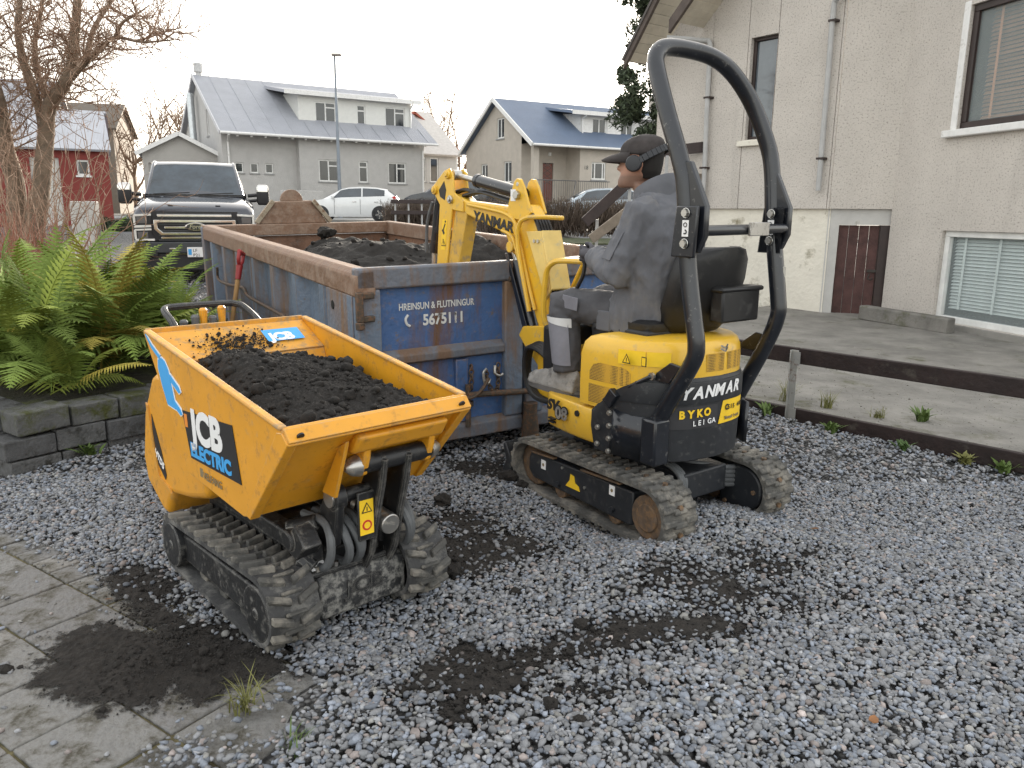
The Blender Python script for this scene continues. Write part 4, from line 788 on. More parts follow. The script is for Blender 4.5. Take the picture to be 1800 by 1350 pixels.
# cross beam and pin under the lip
PY = -.575
yb = MB(); yb.prism([(-.655, .815), (-.685, .80), (-.64, .735), (-.60, .725), (-.575, .745)], 0, -.10, .285); bm_ = yb.build('cross_beam', m_yel, sk_, bevel=.012)
for x in (-.035, .245):
    mb = MB(); mb.prism([(-.64, .78), (-.625, .70), (-.60, .635), (-.565, .62), (-.53, .645), (-.50, .70), (-.57, .76)], 0, x-.014, x+.014); mb.build('lug_plate', m_yel, bm_, bevel=.006)
mb = MB(); mb.prism([(-.655, .79), (-.56, .56), (-.47, .56), (-.60, .76)], 0, -.135, -.12); mb.build('gusset', m_yel, bm_, bevel=.003)
mb = MB(); mb.cyl((-.045, PY, .668), (.26, PY, .668), .036, 20); mb.build('pivot_pin', m_blk, dm, bevel=.006)
for x, s_ in ((-.045, -1), (.26, 1)): mb = MB(); mb.tube([(x, PY, .668), (x+s_*.03, PY, .668), (x+s_*.055, PY, .668)], [.042, .034, .012], 14); mb.build('pin_cap', m_chr, dm)
# lifting tower: two plates with folded edges, cylinder, rollers, hoses
TP = [(PY-.035, .69), (PY+.04, .69), (-.44, .52), (-.33, .30), (-.32, .23), (-.45, .205), (-.50, .29), (-.535, .42), (-.59, .60)]
for x in (.045, .15):
    mb = MB(); mb.prism(TP, 0, x-.011, x+.011); tp = mb.build('tower_plate', m_blk, dm, bevel=.005)
    mb = MB(); mb.tube([(x, -.455, .21), (x, -.505, .29), (x, -.54, .42), (x, -.592, .59), (x, PY-.036, .68)], .013, 8); mb.build('tower_edge', m_blkr, tp)
mb = MB(); mb.cyl((.098, -.56, .40), (.098, -.33, .42), .04, 20); mb.build('tip_cylinder', m_chr, dm, bevel=.004)
mb = MB(); mb.prism([(-.50, .35), (-.34, .25), (-.25, .30), (-.40, .46), (-.47, .575), (-.515, .585), (-.545, .55), (-.53, .47)], 0, -.115, -.08); mb.cyl((-.12, -.50, .54), (-.07, -.50, .54), .048, 18); mb.cyl((-.08, -.50, .54), (.05, -.50, .54), .027, 12); mb.build('link_arm', m_blk, dm, bevel=.006)
mb = MB(); mb.cyl((-.128, -.50, .54), (-.118, -.50, .54), .034, 16); mb.build('roller_face', m_chr, dm)
mb = MB(); mb.cyl((-.21, -.34, .40), (-.13, -.42, .43), .03, 12); mb.cyl((-.24, -.38, .37), (-.16, -.38, .38), .042, 12); mb.prism([(-.49, .37), (-.42, .30), (-.32, .33), (-.42, .44)], 0, -.225, -.15); mb.build('lift_bracket', m_blkr, dm, bevel=.006)
for i, (x, dx) in enumerate(((-.075, .02), (-.04, .03), (.0, .0), (-.12, -.01), (.195, .02), (.225, .0))):
    mb = MB(); mb.tube(spline([(x+dx, -.33, .25), (x+dx*1.5, -.46, .26), (x+dx, -.51, .34), (x, -.46, .43), (x-.02, -.33, .44)], 6), .0165, 8); mb.build('hose', m_hose, dm)
mb = MB(); mb.bx(-.19, .19, -.455, -.36, .225, .245); mb.tube([(-.2, -.40, .30), (-.17, -.44, .26)], .035, 10); mb.build('front_plate_mount', m_blkr, dm, bevel=.006)
for i in range(5): mb = MB(); mb.cyl((-.15+i*.075, -.44, .245), (-.15+i*.075, -.44, .262), .012, 6); mb.build('bolt', m_chr, dm)
# warning decals
def tri_warn(parent, o, ex, ey, s_):
    o, ex, ey = Vector(o), Vector(ex), Vector(ey)
    for k, m, l in ((1., m_blackp, .0016), (.72, m_yelp, .0022)):
        mb = MB(); n_ = ex.cross(ey)*l; mb.quad(*[o+ex*(a*s_*k)+ey*((b)*s_*k)+n_ for a, b in ((-.55, -.35), (.55, -.35), (0, .62))]); mb.build('warning_triangle', m, parent, smooth=0)
    mb = MB(); n_ = ex.cross(ey)*.0028; mb.quad(*[o+ex*(a*s_)+ey*(b*s_)+n_ for a, b in ((-.05, -.18), (.05, -.18), (.05, .2), (-.05, .2))]); mb.build('warning_mark', m_blackp, parent, smooth=0)
# the left tower plate carries the yellow warning label
mb = MB(); mb.box((.0, -.549, .452), (.058, .002, .135)); wd = mb.build('warning_decal', m_yelp, dm, smooth=0); tri_warn(wd, (.0, -.5505, .485), (1, 0, 0), (0, 0, 1), .042)
mb = MB(); mb.cyl((.0, -.550, .421), (.0, -.5515, .421), .02, 18); mb.build('warning_ring', m_redp, wd); mb = MB(); mb.cyl((.0, -.551, .421), (.0, -.5525, .421), .013, 18); mb.build('warning_disc', m_yelp, wd)
mb = MB(); mb.bx(-.034, .045, -.548, -.535, .36, .55); mb.build('decal_plate', m_blk, dm, bevel=.004)
mb = MB(); mb.box((-.145, -.43, .262), (.06, .035, .002), M=Matrix.Rotation(R(35), 3, 'X')); mb.build('white_decal', m_white, dm, smooth=0)
# operator handle frame with levers behind the skip
hf = empty('control_handle', (0, 0, 0)); hf.parent = dm
mb = MB(); mb.tube(spline([(-.15, .68, .85), (-.165, .80, 1.02), (-.17, .90, 1.08), (-.145, .94, 1.092), (-.10, .948, 1.095), (.03, .95, 1.096), (.15, .948, 1.095), (.19, .935, 1.09), (.215, .90, 1.075), (.245, .80, 1.01), (.265, .68, .90)], 8), .017, 10); mb.tube([(-.155, .80, 1.0), (.245, .80, .995)], .016, 10); mb.build('frame', m_blk, hf)
mb = MB(); mb.bx(-.12, .22, .74, .90, .86, .94); mb.build('console', m_blk, hf, bevel=.01)
for x, m, h in ((-.10, m_hose, .10), (-.045, m_hose, .12), (-.005, m_yel, .15), (.04, m_hose, .11), (.085, m_yel, .155)):
    mb = MB(); mb.tube([(x, .86, .93), (x, .865, .96), (x, .865, .93+h), (x, .865, .94+h)], [.008, .012, .02, .013], 10); mb.build('lever', m, hf)

# soil in the skip (rests in it) and the crumbs on the shelf
def heap(name, xs, ys, zf, T, label, seed, clods_=140, rmin=.012, rmax=.035, inside=None):
    X, Y = np.meshgrid(xs, ys); Z = zf(X, Y); nx, ny = len(xs), len(ys); v = np.stack([X, Y, Z], -1).reshape(-1, 3); i = np.arange(nx*ny).reshape(ny, nx); f = np.stack([i[:-1, :-1], i[:-1, 1:], i[1:, 1:], i[1:, :-1]], -1).reshape(-1, 4)
    q = np.random.default_rng(seed); V = [v]; Fs = [tuple(a) for a in f.tolist()]; k0 = len(v); me_ = [lump(1., seed+j, 2, .4) for j in range(6)]
    dat = [(np.array([p.co[:] for p in m.vertices]), [p.vertices[:] for p in m.polygons]) for m in me_]
    for m in me_: bpy.data.meshes.remove(m)
    for _ in range(clods_):
        x = q.uniform(xs[0], xs[-1]); y = q.uniform(ys[0], ys[-1])
        if inside and not inside(x, y): continue
        r = min(rmax, q.lognormal(math.log(rmin), .5)); a, fa = dat[q.integers(6)]; z = float(zf(np.array(x), np.array(y))); V.append(a*r+np.array((x, y, z+r*.25))); Fs += [tuple(int(b)+k0 for b in t) for t in fa]; k0 += len(a)
    me = bpy.data.meshes.new(name); me.from_pydata(np.concatenate(V).tolist(), [], Fs); me.materials.append(m_soil); me.polygons.foreach_set('use_smooth', [True]*len(me.polygons)); me.update()
    o = bpy.data.objects.new(name, me); col.objects.link(o); o.matrix_world = T; return tag(o, label, 'soil heap')
TD = Matrix.Translation((-.901, 3.099, 0)) @ Matrix.Rotation(R(42.5), 4, 'Z')
def dz(X, Y):
    n = fbm(X+5, Y+3, 7.)-.5; n2 = (fbm(X+9, Y, 22.)-.5)+.7*(fbm(X, Y+9, 60.)-.5)+.5*(vn2(X*210, Y*210)-.5)
    top = .865+.07*np.clip((Y+.5)/.8, 0, 1)-.05*np.clip((Y-.15)/.2, 0, 1.)
    ed = np.clip((.345-np.abs(X))/.12, 0, 1); return top-.07*(1-ed)**2+.075*ed*np.exp(-((X+.16)/.22)**2-((Y-.12)/.28)**2)+n*.06+n2*.022-.02*np.clip((-.35-Y)/.25, 0, 1)
heap('soil_load', np.linspace(-.35, .35, 150), np.linspace(-.635, .352, 210), dz, TD, 'heap of dark lumpy soil filling the yellow dumper skip', 5, 650, .009, .035)
pts = [(x, y, .93+(y-.365)*.52+.012, min(.014, r)) for x, y, r in zip(rng.normal(-.02, .085, 1300), rng.normal(.43, .04, 1300), rng.lognormal(math.log(.0026), .6, 1300)) if .375 < y < .56]
o = scatter_lumps('spilled_soil', pts, m_soil, 77); o.matrix_world = TD; tag(o, 'thin spill of soil crumbs on the rear shelf of the dumper skip', 'soil', kind='stuff')
# ================================================================== mini excavator
m_yy = mat('excavator_yellow', (.72, .43, .035), .35, var=.05, vs=5, dirt=((.42, .31, .14), .24, 14, .7), coat=.25, edge=((.30, .25, .15), .005, .45))
m_yb = mat('boom_yellow', (.74, .44, .03), .38, var=.05, vs=5, dirt=((.45, .34, .16), .28, 18, .7), coat=.2, edge=((.32, .27, .18), .006, .6))
m_cw = mat('counterweight_black', (.016, .018, .022), .5, var=.25, vs=6, dirt=((.07, .07, .068), .26, 26, .8))
m_rops = mat('rops_black', (.011, .013, .018), .28, var=.3, vs=8, dirt=((.20, .19, .18), .16, 30, .7), coat=.3)
m_steelr = mat('rusty_steel', (.12, .085, .06), .7, metal=.35, var=.35, vs=20, dirt=((.17, .10, .05), .5, 30, .9))
m_mesh = mat('vent_mesh', (.55, .32, .03), .6, var=.1); m_seat = mat('black_vinyl', (.012, .012, .013), .45, var=.3, dirt=((.05, .048, .045), .25, 14, .8))
m_bolt = mat('zinc_bolt', (.5, .49, .46), .35, metal=.9)
ex = empty('mini_excavator', (.73, 4.07, 0), R(37), 'small yellow and black tracked mini excavator with raised boom', 'excavator')
# ---- tracks (undercarriage slewed slightly against the house)
for sx in (-1, 1):
    tr = empty('track', (sx*.355*math.cos(R(-2.7)), sx*.355*math.sin(R(-2.7)), .0), R(-2.7)); tr.parent = ex
    prof = belt_profile(-.61, .62, .018, .31, .30); mb = MB(); belt(mb, prof, -.105, .105, .018); mb.build('belt', m_rub2, tr, smooth=40)
    mb = MB()
    for p, d in resample(prof, .062): lug(mb, p, d, -.104, -.03, .036, .016, .0, .75); lug(mb, p+d*.016, d, -.04, .04, .034, .013, 0, .75); lug(mb, p, d, .03, .104, .036, .016, .0, .75)
    mb.build('tread', m_rub2, tr, smooth=0, bevel=.004, seg=1)
    mb = MB()
    for p, d in resample(prof, .124): n_ = Vector((d.y, -d.x)); q = p+n_*.004+d*.03; mb.cyl((sx*.0, q.x, q.y), (0, q.x+n_.x*.014, q.y+n_.y*.014), .014, 6)
    mb.build('link_pin', m_steelr, tr)['kind'] = 'stuff'
    o_ = sx*.04; mb = MB()
    if sx < 0:
        mb.prism([(-.36, .245), (-.36, .075), (-.33, .07), (.46, .085), (.50, .12), (.50, .20), (.47, .235)], 0, -.065, .02)
    else: mb.prism([(-.30, .26), (-.30, .03), (.5, .08), (.52, .22)], 0, -.02, .05)
    fr_ = mb.build('side_frame', m_cw, tr, bevel=.008)
    for ya, yb_, za in ((.46, .25, .24), (.02, -.28, .255)): mb = MB(); mb.bar((-.07 if sx < 0 else .055, ya, za), (-.07 if sx < 0 else .055, yb_, za+.012), .03, .012); mb.build('guide_strip', m_steelr, fr_, bevel=.003)
    mb = MB(); mb.cyl((sx*.075, -.47, .155), (-sx*.05, -.47, .155), .108, 26); mb.cyl((sx*.083, -.47, .155), (sx*.07, -.47, .155), .07, 20); mb.build('sprocket', m_steelr, tr, bevel=.008)
    mb = MB(); mb.cyl((-.045, .47, .155), (.045, .47, .155), .12, 26); mb.build('idler', m_steelr, tr, bevel=.008)
    for y in (-.22, .22): mb = MB(); mb.cyl((-.055, y, .082), (.055, y, .082), .05, 18); mb.build('roller', m_steelr, tr, bevel=.006); mb = MB(); mb.cyl((sx*.07, y, .115), (sx*.085, y, .115), .016, 6); mb.build('bolt', m_cw, tr)
    if sx < 0:
        for y, z in ((.36, .185), (-.21, .21)): mb = MB(); mb.bx(-.068, -.0655, y-.02, y+.02, z-.026, z+.026); d_ = mb.build('decal', m_white, fr_, smooth=0); mb = MB(); mb.cyl((-.068, y, z), (-.0695, y, z), .009, 10); mb.build('decal_dot', m_greyp, d_)
        flat(fr_, 'decal_figure', m_yelp, [(.16, .125), (.04, .125), (.05, .15), (.08, .16), (.09, .195), (.12, .2), (.125, .165)], 0, -.0665)
        for y, z in ((.19, .215), (.0, .16)): mb = MB(); mb.cyl((-.064, y, z), (-.072, y, z), .008, 8); mb.build('bolt', m_bolt, fr_)
    else:
        # inward facing drive-motor housing with rounded end, seen behind
        mb = MB(); mb.prism([(-.30, .04), (-.30, .27)]+arc(-.45, .155, .115, 90, 270, 12), 0, -.085, .0); mo = mb.build('motor_cover', m_cw, tr, bevel=.01)
        for y, z in ((-.34, .25), (-.34, .06), (-.52, .155)): mb = MB(); mb.cyl((-.085, y, z), (-.095, y, z), .012, 8); mb.build('bolt', m_steelr, mo)
mb = MB(); mb.bx(-.27, .27, -.3, .3, .12, .26); mb.bx(-.16, .16, -.42, .42, .16, .30); mb.cyl((0, 0, .26), (0, 0, .38), .24, 28); mb.build('undercarriage', m_cw, ex, bevel=.01)
mb = MB(); mb.prism([(.66, .02), (.74, .02), (.75, .06), (.71, .13), (.74, .22), (.72, .24), (.66, .14)], 0, -.42, .42); mb.bar((-.2, .3, .16), (-.2, .68, .13), .06, .07); mb.bar((.2, .3, .16), (.2, .68, .13), .06, .07); mb.build('dozer_blade', m_cw, ex, bevel=.006)
for i in range(5):
    mb = MB(); mb.tube(spline([(-.05+i*.02, -.15, .30+i*.004), (.04+i*.012, -.33, .30-i*.014), (.16, -.38, .27-i*.022), (.30, -.40, .25-i*.024)], 6), .0135, 8); mb.build('hose', m_hose, ex)
for i in range(3):
    mb = MB(); mb.tube(spline([(-.16+i*.012, -.1, .28), (-.17+i*.014, -.28, .33), (-.18+i*.016, -.40, .29), (-.19+i*.016, -.42, .2)], 6), .013, 8); mb.build('hose', m_hose, ex)
# ---- house plan outline: left half from front to tail
HALF = spline([(-.285, .47, 0), (-.345, .42, 0), (-.375, .30, 0), (-.398, .12, 0), (-.402, -.05, 0), (-.385, -.20, 0), (-.32, -.34, 0), (-.19, -.435, 0), (0, -.465, 0)], 10)
HALF = [(p.x, p.y) for p in HALF]
def cut(yf, off=0.):
    """outline behind y = yf, left front point round the tail to right front point, pushed outward by off"""
    L_ = [p for p in HALF if p[1] < yf]; prev = [p for p in HALF if p[1] >= yf]
    if prev: a, b = prev[-1], L_[0]; t = (yf-a[1])/(b[1]-a[1]); L_ = [(a[0]+(b[0]-a[0])*t, yf)]+L_
    V_ = [Vector((p[0], p[1])) for p in L_]; n = 24; ds = [0]
    for a, b in zip(V_, V_[1:]): ds.append(ds[-1]+(b-a).length)
    out = []
    for i in range(n+1):
        s_ = ds[-1]*i/n; k = max(0, min(len(ds)-2, next((j for j in range(len(ds)-1) if ds[j+1] >= s_), len(ds)-2))); t = (s_-ds[k])/max(1e-9, ds[k+1]-ds[k]); p = V_[k].lerp(V_[k+1], t); d = (V_[k+1]-V_[k]).normalized(); nn = Vector((d.y, -d.x)); out.append(p-nn*0+Vector((-abs(nn.x) if p.x < -.001 else 0, -abs(nn.y)*(1 if p.y < 0 else 0)))*off)
    full = [(p.x, p.y) for p in out]+[(-p.x*.90, p.y) for p in out[-2::-1]]
    return full
def rings_body(levels):
    rs = []
    for z, yf, off in levels: rs.append([(x, y, z) for x, y in cut(yf, off)])
    return rs
mb = MB(); mb.loft(rings_body([(.40, .44, -.015), (.42, .455, .0), (.57, .468, .0), (.582, .46, -.006)])); lo = mb.build('lower_panel', m_yy, ex, smooth=45, bevel=.006)
mb = MB(); mb.loft(rings_body([(.60, .10, .0), (.70, .10, .002), (.86, .095, .002), (.92, .075, -.004), (.95, .045, -.018), (.965, .0, -.04)])); hood = mb.build('engine_hood', m_yy, ex, smooth=50)
mb = MB(); mb.loft(rings_body([(.375, -.06, -.01), (.385, -.03, .008), (.50, -.005, .012), (.585, -.01, .014), (.63, -.05, .014), (.68, -.11, .014), (.73, -.19, .014), (.76, -.25, .012), (.785, -.30, .01), (.795, -.33, -.004)])); cwt = mb.build('counterweight', m_cw, ex, smooth=50)
mb = MB(); mb.loft(rings_body([(.665, -.19, .019), (.675, -.19, .021), (.765, -.26, .021), (.772, -.26, .019)])); bd = mb.build('name_band', m_cw, ex, smooth=50)
mb = MB(); mb.loft([[(a*.30, b, z) for a, b in ((-1, .12), (-1, .47), (1, .47), (1, .12))] for z in (.53, .588)]); mb.build('floor_plate', m_seat, ex, bevel=.01)
mb = MB(); mb.bx(-.24, .24, -.2, .2, .95, .99); mb.bx(-.22, .22, -.15, .28, .98, 1.0) if 0 else None; mb.build('seat_base', m_seat, ex, bevel=.015)
# curved prints wrapped onto the tail: letters placed one by one on the outline
TAIL = cut(-.02, .0)
def on_tail(s_, z, off):
    """point and tangent on the tail outline, s_ metres to the right of the middle (seen from behind)"""
    c = len(TAIL)//2; acc = 0; i = c; sg = 1 if s_ >= 0 else -1
    while 0 < i < len(TAIL)-1:
        a, b = Vector(TAIL[i]), Vector(TAIL[i+sg]); l = (b-a).length
        if acc+l >= abs(s_): t = (abs(s_)-acc)/l; p = a.lerp(b, t); d = (b-a).normalized()*sg; break
        acc += l; i += sg
    n_ = Vector((d.y, -d.x)); return Vector((p.x+n_.x*off, p.y+n_.y*off, z)), Vector((d.x, d.y, 0))
def tail_text(txt, s0, z, size, m, adv, off=.024, bold=.002, shear=0., zs=0.):
    s_ = s0
    for ch in txt:
        if ch != ' ':
            p, d = on_tail(s_+adv*.45, z+zs*(s_-s0), off); lettering(ch, cwt, m, size, p-d*adv*.45, d, (0, 0, 1), lift=.0012, bold=bold, shear=shear)
        s_ += adv*(1.28 if ch == 'M' else 1)
def tail_patch(name, s0, s1, z0, z1, m, off, slant=0.):
    mb = MB(); n = 10; vs = []
    for i in range(n+1):
        s_ = s0+(s1-s0)*i/n
        for z, sl in ((z0, -slant), (z1, slant)): p, d = on_tail(s_+sl*(1 if i == 0 else 0), z, off); vs.append(p)
    mb.add(vs, [(2*i, 2*i+2, 2*i+3, 2*i+1) for i in range(n)]); return mb.build(name, m, cwt, smooth=60)
tail_text('YANMAR', -.245, .694, .080, m_white, .062, off=.0235, bold=.003, shear=.25, zs=.03)
tail_patch('decal', -.30, -.02, .545, .655, mat('dark_grey_print', (.03, .03, .034), .5), .0165); tail_patch('decal', .0, .24, .55, .665, m_yelp, .0168, .012)
tail_text('BYKO', -.245, .60, .052, m_yelp, .044, off=.0195, bold=.0025, zs=.04); tail_text('LEIGA', -.175, .560, .036, m_white, .029, off=.0195, bold=.0006, zs=.04)
tail_text('515 4020', .055, .615, .032, m_blackp, .0215, off=.0198, bold=.0008); tail_text('Thengd leiga', .03, .568, .019, m_greyp, .0115, off=.0198)
p, d = on_tail(.032, .615, .0198); lettering('C', cwt, m_blackp, .038, p, d, (0, 0, 1), lift=.001, bold=.002)
# vents on the hood: two on the left side, two at the tail
def side_panel(name, pts, m, off, parent=hood):
    """polygon (y, z) laid on the left flank following its plan curve"""
    def X(y):
        for a, b in zip(HALF, HALF[1:]):
            if a[1] >= y >= b[1]: t = (y-a[1])/(b[1]-a[1]); return a[0]+(b[0]-a[0])*t
        return -.402
    mb = MB(); ys = [p[0] for p in pts]; n = 10; lo_, hi_ = min(ys), max(ys); top, bot = [], []
    # split into vertical slices
    def zr(y):
        zz = []
        for a, b in zip(pts, pts[1:]+pts[:1]):
            if (a[0]-y)*(b[0]-y) <= 0 and abs(a[0]-b[0]) > 1e-9: t = (y-a[0])/(b[0]-a[0]); zz.append(a[1]+(b[1]-a[1])*t)
        return min(zz), max(zz)
    vs = []
    for i in range(n+1):
        y = lo_+1e-4+(hi_-lo_-2e-4)*i/n; a, b = zr(y); x = X(y)-off; vs += [(x, y, a), (x, y, b)]
    mb.add(vs, [(2*i, 2*i+2, 2*i+3, 2*i+1) for i in range(n)]); return mb.build(name, m, parent, smooth=60)
def mesh_mat():
    m = mat('perforated_mesh', (.55, .31, .03), .6, var=.05); t = m.node_tree; N = t.nodes; L = t.links; b = N['Principled BSDF']; tc = N.new('ShaderNodeTexCoord'); v = N.new('ShaderNodeTexVoronoi'); v.inputs['Scale'].default_value = 130; v.inputs['Randomness'].default_value = .1; L.new(tc.outputs['Object'], v.inputs['Vector'])
    r = N.new('ShaderNodeValToRGB'); r.color_ramp.elements[0].position = .34; r.color_ramp.elements[0].color = (.06, .045, .02, 1); r.color_ramp.elements[1].position = .44; r.color_ramp.elements[1].color = (.55, .31, .03, 1); L.new(v.outputs['Distance'], r.inputs[0]); L.new(r.outputs[0], b.inputs['Base Color']); return m
m_pm = mesh_mat()
rr = lambda y0, y1, z0, z1, c=.03: [(y0, z0+c), (y0+c*.3, z0+c*.3), (y0+c, z0), (y1-c, z0), (y1-c*.3, z0+c*.3), (y1, z0+c), (y1, z1-c), (y1-c*.3, z1-c*.3), (y1-c, z1), (y0+c, z1), (y0+c*.3, z1-c*.3), (y0, z1-c)]
for pts_ in ([(.025, .735), (-.235, .735), (-.235, .80), (-.20, .825), (-.05, .83), (.0, .815), (.025, .78)], [(.03, .62), (-.06, .62), (-.10, .65), (-.155, .715), (.03, .715)]):
    side_panel('vent_mesh', pts_, m_pm, .004); c_ = (sum(p[0] for p in pts_)/len(pts_), sum(p[1] for p in pts_)/len(pts_)); side_panel('vent_rim', [(c_[0]+(p[0]-c_[0])*1.07, c_[1]+(p[1]-c_[1])*1.13) for p in pts_], m_yy, .0025)
for s0, s1 in ((-.10, .02), (.05, .19)): tail_patch('vent_mesh', s0, s1, .815, .90, m_pm, .004)
p, d = on_tail(.0, .925, .0)
for dz_ in (0, .014): mb = MB(); mb.bar(p-d*.03+Vector((0, -.012, dz_)), p+Vector((0, -.02, dz_-.014)), .005, .008); mb.bar(p+d*.03+Vector((0, -.012, dz_)), p+Vector((0, -.02, dz_-.014)), .005, .008); mb.build('badge', m_chr, hood)
side_panel('label', [(-.165, .845), (-.30, .845), (-.30, .915), (-.165, .915)], m_yelp, .006); lb = side_panel('label', [(-.305, .845), (-.39, .845), (-.39, .915), (-.305, .915)], m_yelp, .006)
tri_warn(hood, (-.409, -.232, .873), (.03, -1, 0), (0, 0, 1), .05)
mb = MB(); mb.box((-.41, -.345, .88), (.003, .03, .045)); mb.build('label_mark', m_blackp, hood); mb = MB(); mb.box((-.4115, -.345, .88), (.003, .022, .037)); mb.build('label_mark', m_yelp, hood)
side_panel('label', [(.0, 0), (.0, .0), (.0, 0)], m_yelp, 0) if 0 else None
# SV08 and small marks on the lower panel
lettering('SV', lo, m_blackp, .075, (-.393, .365, .515), (.05, -1, .0), (0, 0, 1), lift=.006, bold=.005, shear=.3); lettering('08', lo, m_blackp, .09, (-.399, .285, .478), (.05, -1, 0), (0, 0, 1), lift=.006, bold=.010); lettering('08', lo, m_chr, .09, (-.399, .285, .478), (.05, -1, 0), (0, 0, 1), lift=.009, bold=.003)
for z in (.455, .437): mb = MB(); mb.box((-.372, .345, z), (.03, .055, .009), rz=R(-9)); mb.build('slot', m_blackp, lo)
mb = MB(); mb.cyl((-.40, .115, .535), (-.408, .115, .535), .016, 14); mb.build('plug_hole', m_blackp, lo)
# left mounting plate with bolts, and the ROPS hoop
for sx in (-1, 1):
    mb = MB(); P0 = [(sx*x, y) for x, y in ((-.408, -.06), (-.418, -.16), (-.40, -.25), (-.365, -.335), (-.33, -.40))]
    vs = []
    for x, y in P0: vs += [(x-sx*.0+(-.018 if sx < 0 else .018), y-.005, .385), (x+(-.018 if sx < 0 else .018), y-.005, {-.06: .54, -.16: .618}.get(y, .60))]
    mb.add(vs, [(2*i, 2*i+2, 2*i+3, 2*i+1) for i in range(len(P0)-1)]); mp_ = mb.build('mounting_plate', m_rops, ex, smooth=50, fix=False); sd_ = mp_.modifiers.new('thick', 'SOLIDIFY'); sd_.thickness = .02; sd_.offset = 0
    if sx < 0:
        for y, z in ((-.155, .60), (-.155, .535), (-.155, .47), (-.155, .405), (-.075, .51), (-.075, .425)): mb = MB(); mb.cyl((-.43, y, z), (-.446, y, z), .010, 6); mb.cyl((-.43, y, z), (-.4395, y, z), .014, 12); mb.build('bolt', m_bolt, mp_)
    mb = MB(); x0 = sx*.35 if sx < 0 else .385; mb.prism([(x0-.055, -.43), (x0+.05, -.43), (x0+.055, -.36), (x0-.05, -.33)] if sx < 0 else [(x0-.05, -.36), (x0+.05, -.30), (x0+.05, -.23), (x0-.05, -.25)], 2, .385, .61); mb.build('post_bracket', m_rops, ex, bevel=.012)
rp = spline([(-.325, -.37, .58), (-.325, -.45, .72), (-.32, -.555, .90), (-.32, -.57, .98), (-.32, -.55, 1.08), (-.32, -.50, 1.32), (-.32, -.46, 1.64), (-.32, -.43, 1.76), (-.315, -.33, 1.98), (-.31, -.265, 2.13), (-.285, -.215, 2.23), (-.22, -.20, 2.285), (-.08, -.21, 2.295), (.08, -.235, 2.275), (.20, -.265, 2.21), (.30, -.31, 2.08), (.365, -.37, 1.89), (.38, -.40, 1.75), (.38, -.43, 1.49), (.38, -.49, 1.15), (.38, -.495, 1.05), (.38, -.44, .90), (.38, -.29, .60)], 5)
mb = MB(); mb.tube(rp, .0395, 18); hoop = mb.build('rops_hoop', m_rops, ex, smooth=60)
for sx in (-1, 1):
    x = -.32 if sx < 0 else .38; oy = -.455 if sx < 0 else -.39
    mb = MB(); mb.prism([(oy-.005, 1.385), (oy-.10, 1.385), (oy-.135, 1.455), (oy-.135, 1.585), (oy-.035, 1.775), (oy+.0, 1.775)], 0, x-.016, x+.016); mb.prism([(oy+.02, 1.365), (oy-.11, 1.365), (oy-.12, 1.585), (oy+.0, 1.585)], 0, x-.05*(1 if sx < 0 else .6), x-.03); hp = mb.build('hinge_plate', m_rops, hoop, bevel=.006)
    for z in (1.425, 1.555): mb = MB(); mb.cyl((x-.05, oy-.06, z), (x-.068, oy-.06, z), .016, 8); mb.tube(arc3 if 0 else [(x-.055, oy-.06+.02*math.cos(a), z+.02*math.sin(a)) for a in np.linspace(0, 6.28, 13)], .0025, 5); mb.build('lock_pin', m_bolt, hp)
    mb = MB(); mb.box((x-.052, oy-.06, 1.49), (.002, .035, .07)); tg = mb.build('hook_label', m_white, hp, smooth=0); mb = MB(); mb.tube([(x-.054, oy-.06+.009*math.cos(a), 1.505+.009*math.sin(a)) for a in np.linspace(0, 6.28, 11)], .002, 5); mb.tube([(x-.054, oy-.06+.008*math.cos(a), 1.475+.008*math.sin(a)) for a in np.linspace(1.585, 5.5, 9)], .003, 5); mb.build('hook_mark', m_blackp, tg)
mb = MB(); mb.cyl((-.30, -.545, 1.48), (.37, -.50, 1.485), .024, 14); mb.build('cross_tube', m_rops, hoop)
mb = MB(); mb.box((.10, -.55, 1.485), (.16, .012, .062), rz=R(4)); pl_ = mb.build('data_plate', m_chr, hoop, bevel=.003)
for s_ in ((-.32, -.45, .72), (.38, -.40, .80)):
    x = s_[0]; mb = MB(); mb.prism([(s_[1]+.02, s_[2]+.06), (s_[1]-.05, s_[2]+.15), (s_[1]+.02, s_[2]+.16), (s_[1]+.10, s_[2]+.10), (s_[1]+.115, s_[2]+.07), (s_[1]+.09, s_[2]+.06)], 0, x-.01, x+.01); mb.build('gusset', m_rops, hoop, bevel=.004)
mb = MB(); mb.cyl((-.345, -.345, .805), (-.36, -.345, .805), .018, 10); mb.build('strut_ball', m_chr, ex)
mb = MB(); mb.tube([(-.36, -.345, .805), (-.385, -.20, .72)], .011, 8); mb.box((-.41, -.145, .67), (.045, .055, .085), M=Matrix.Rotation(R(35), 3, 'X')); mb.build('gas_strut', m_rops, ex, bevel=.004)
mb = MB(); mb.tube(spline([(.33, -.27, .86), (.28, -.30, .82), (.26, -.32, .72), (.27, -.33, .65)], 6), .013, 8); mb.cyl((.27, -.33, .62), (.27, -.33, .68), .022, 8); mb.build('strut_hose', m_rops, ex)
mb = MB(); mb.cyl((.39, -.5, 1.20), (.39, -.5, 1.30), .012, 8); mb.build('hanging_pin', m_bolt, hoop)
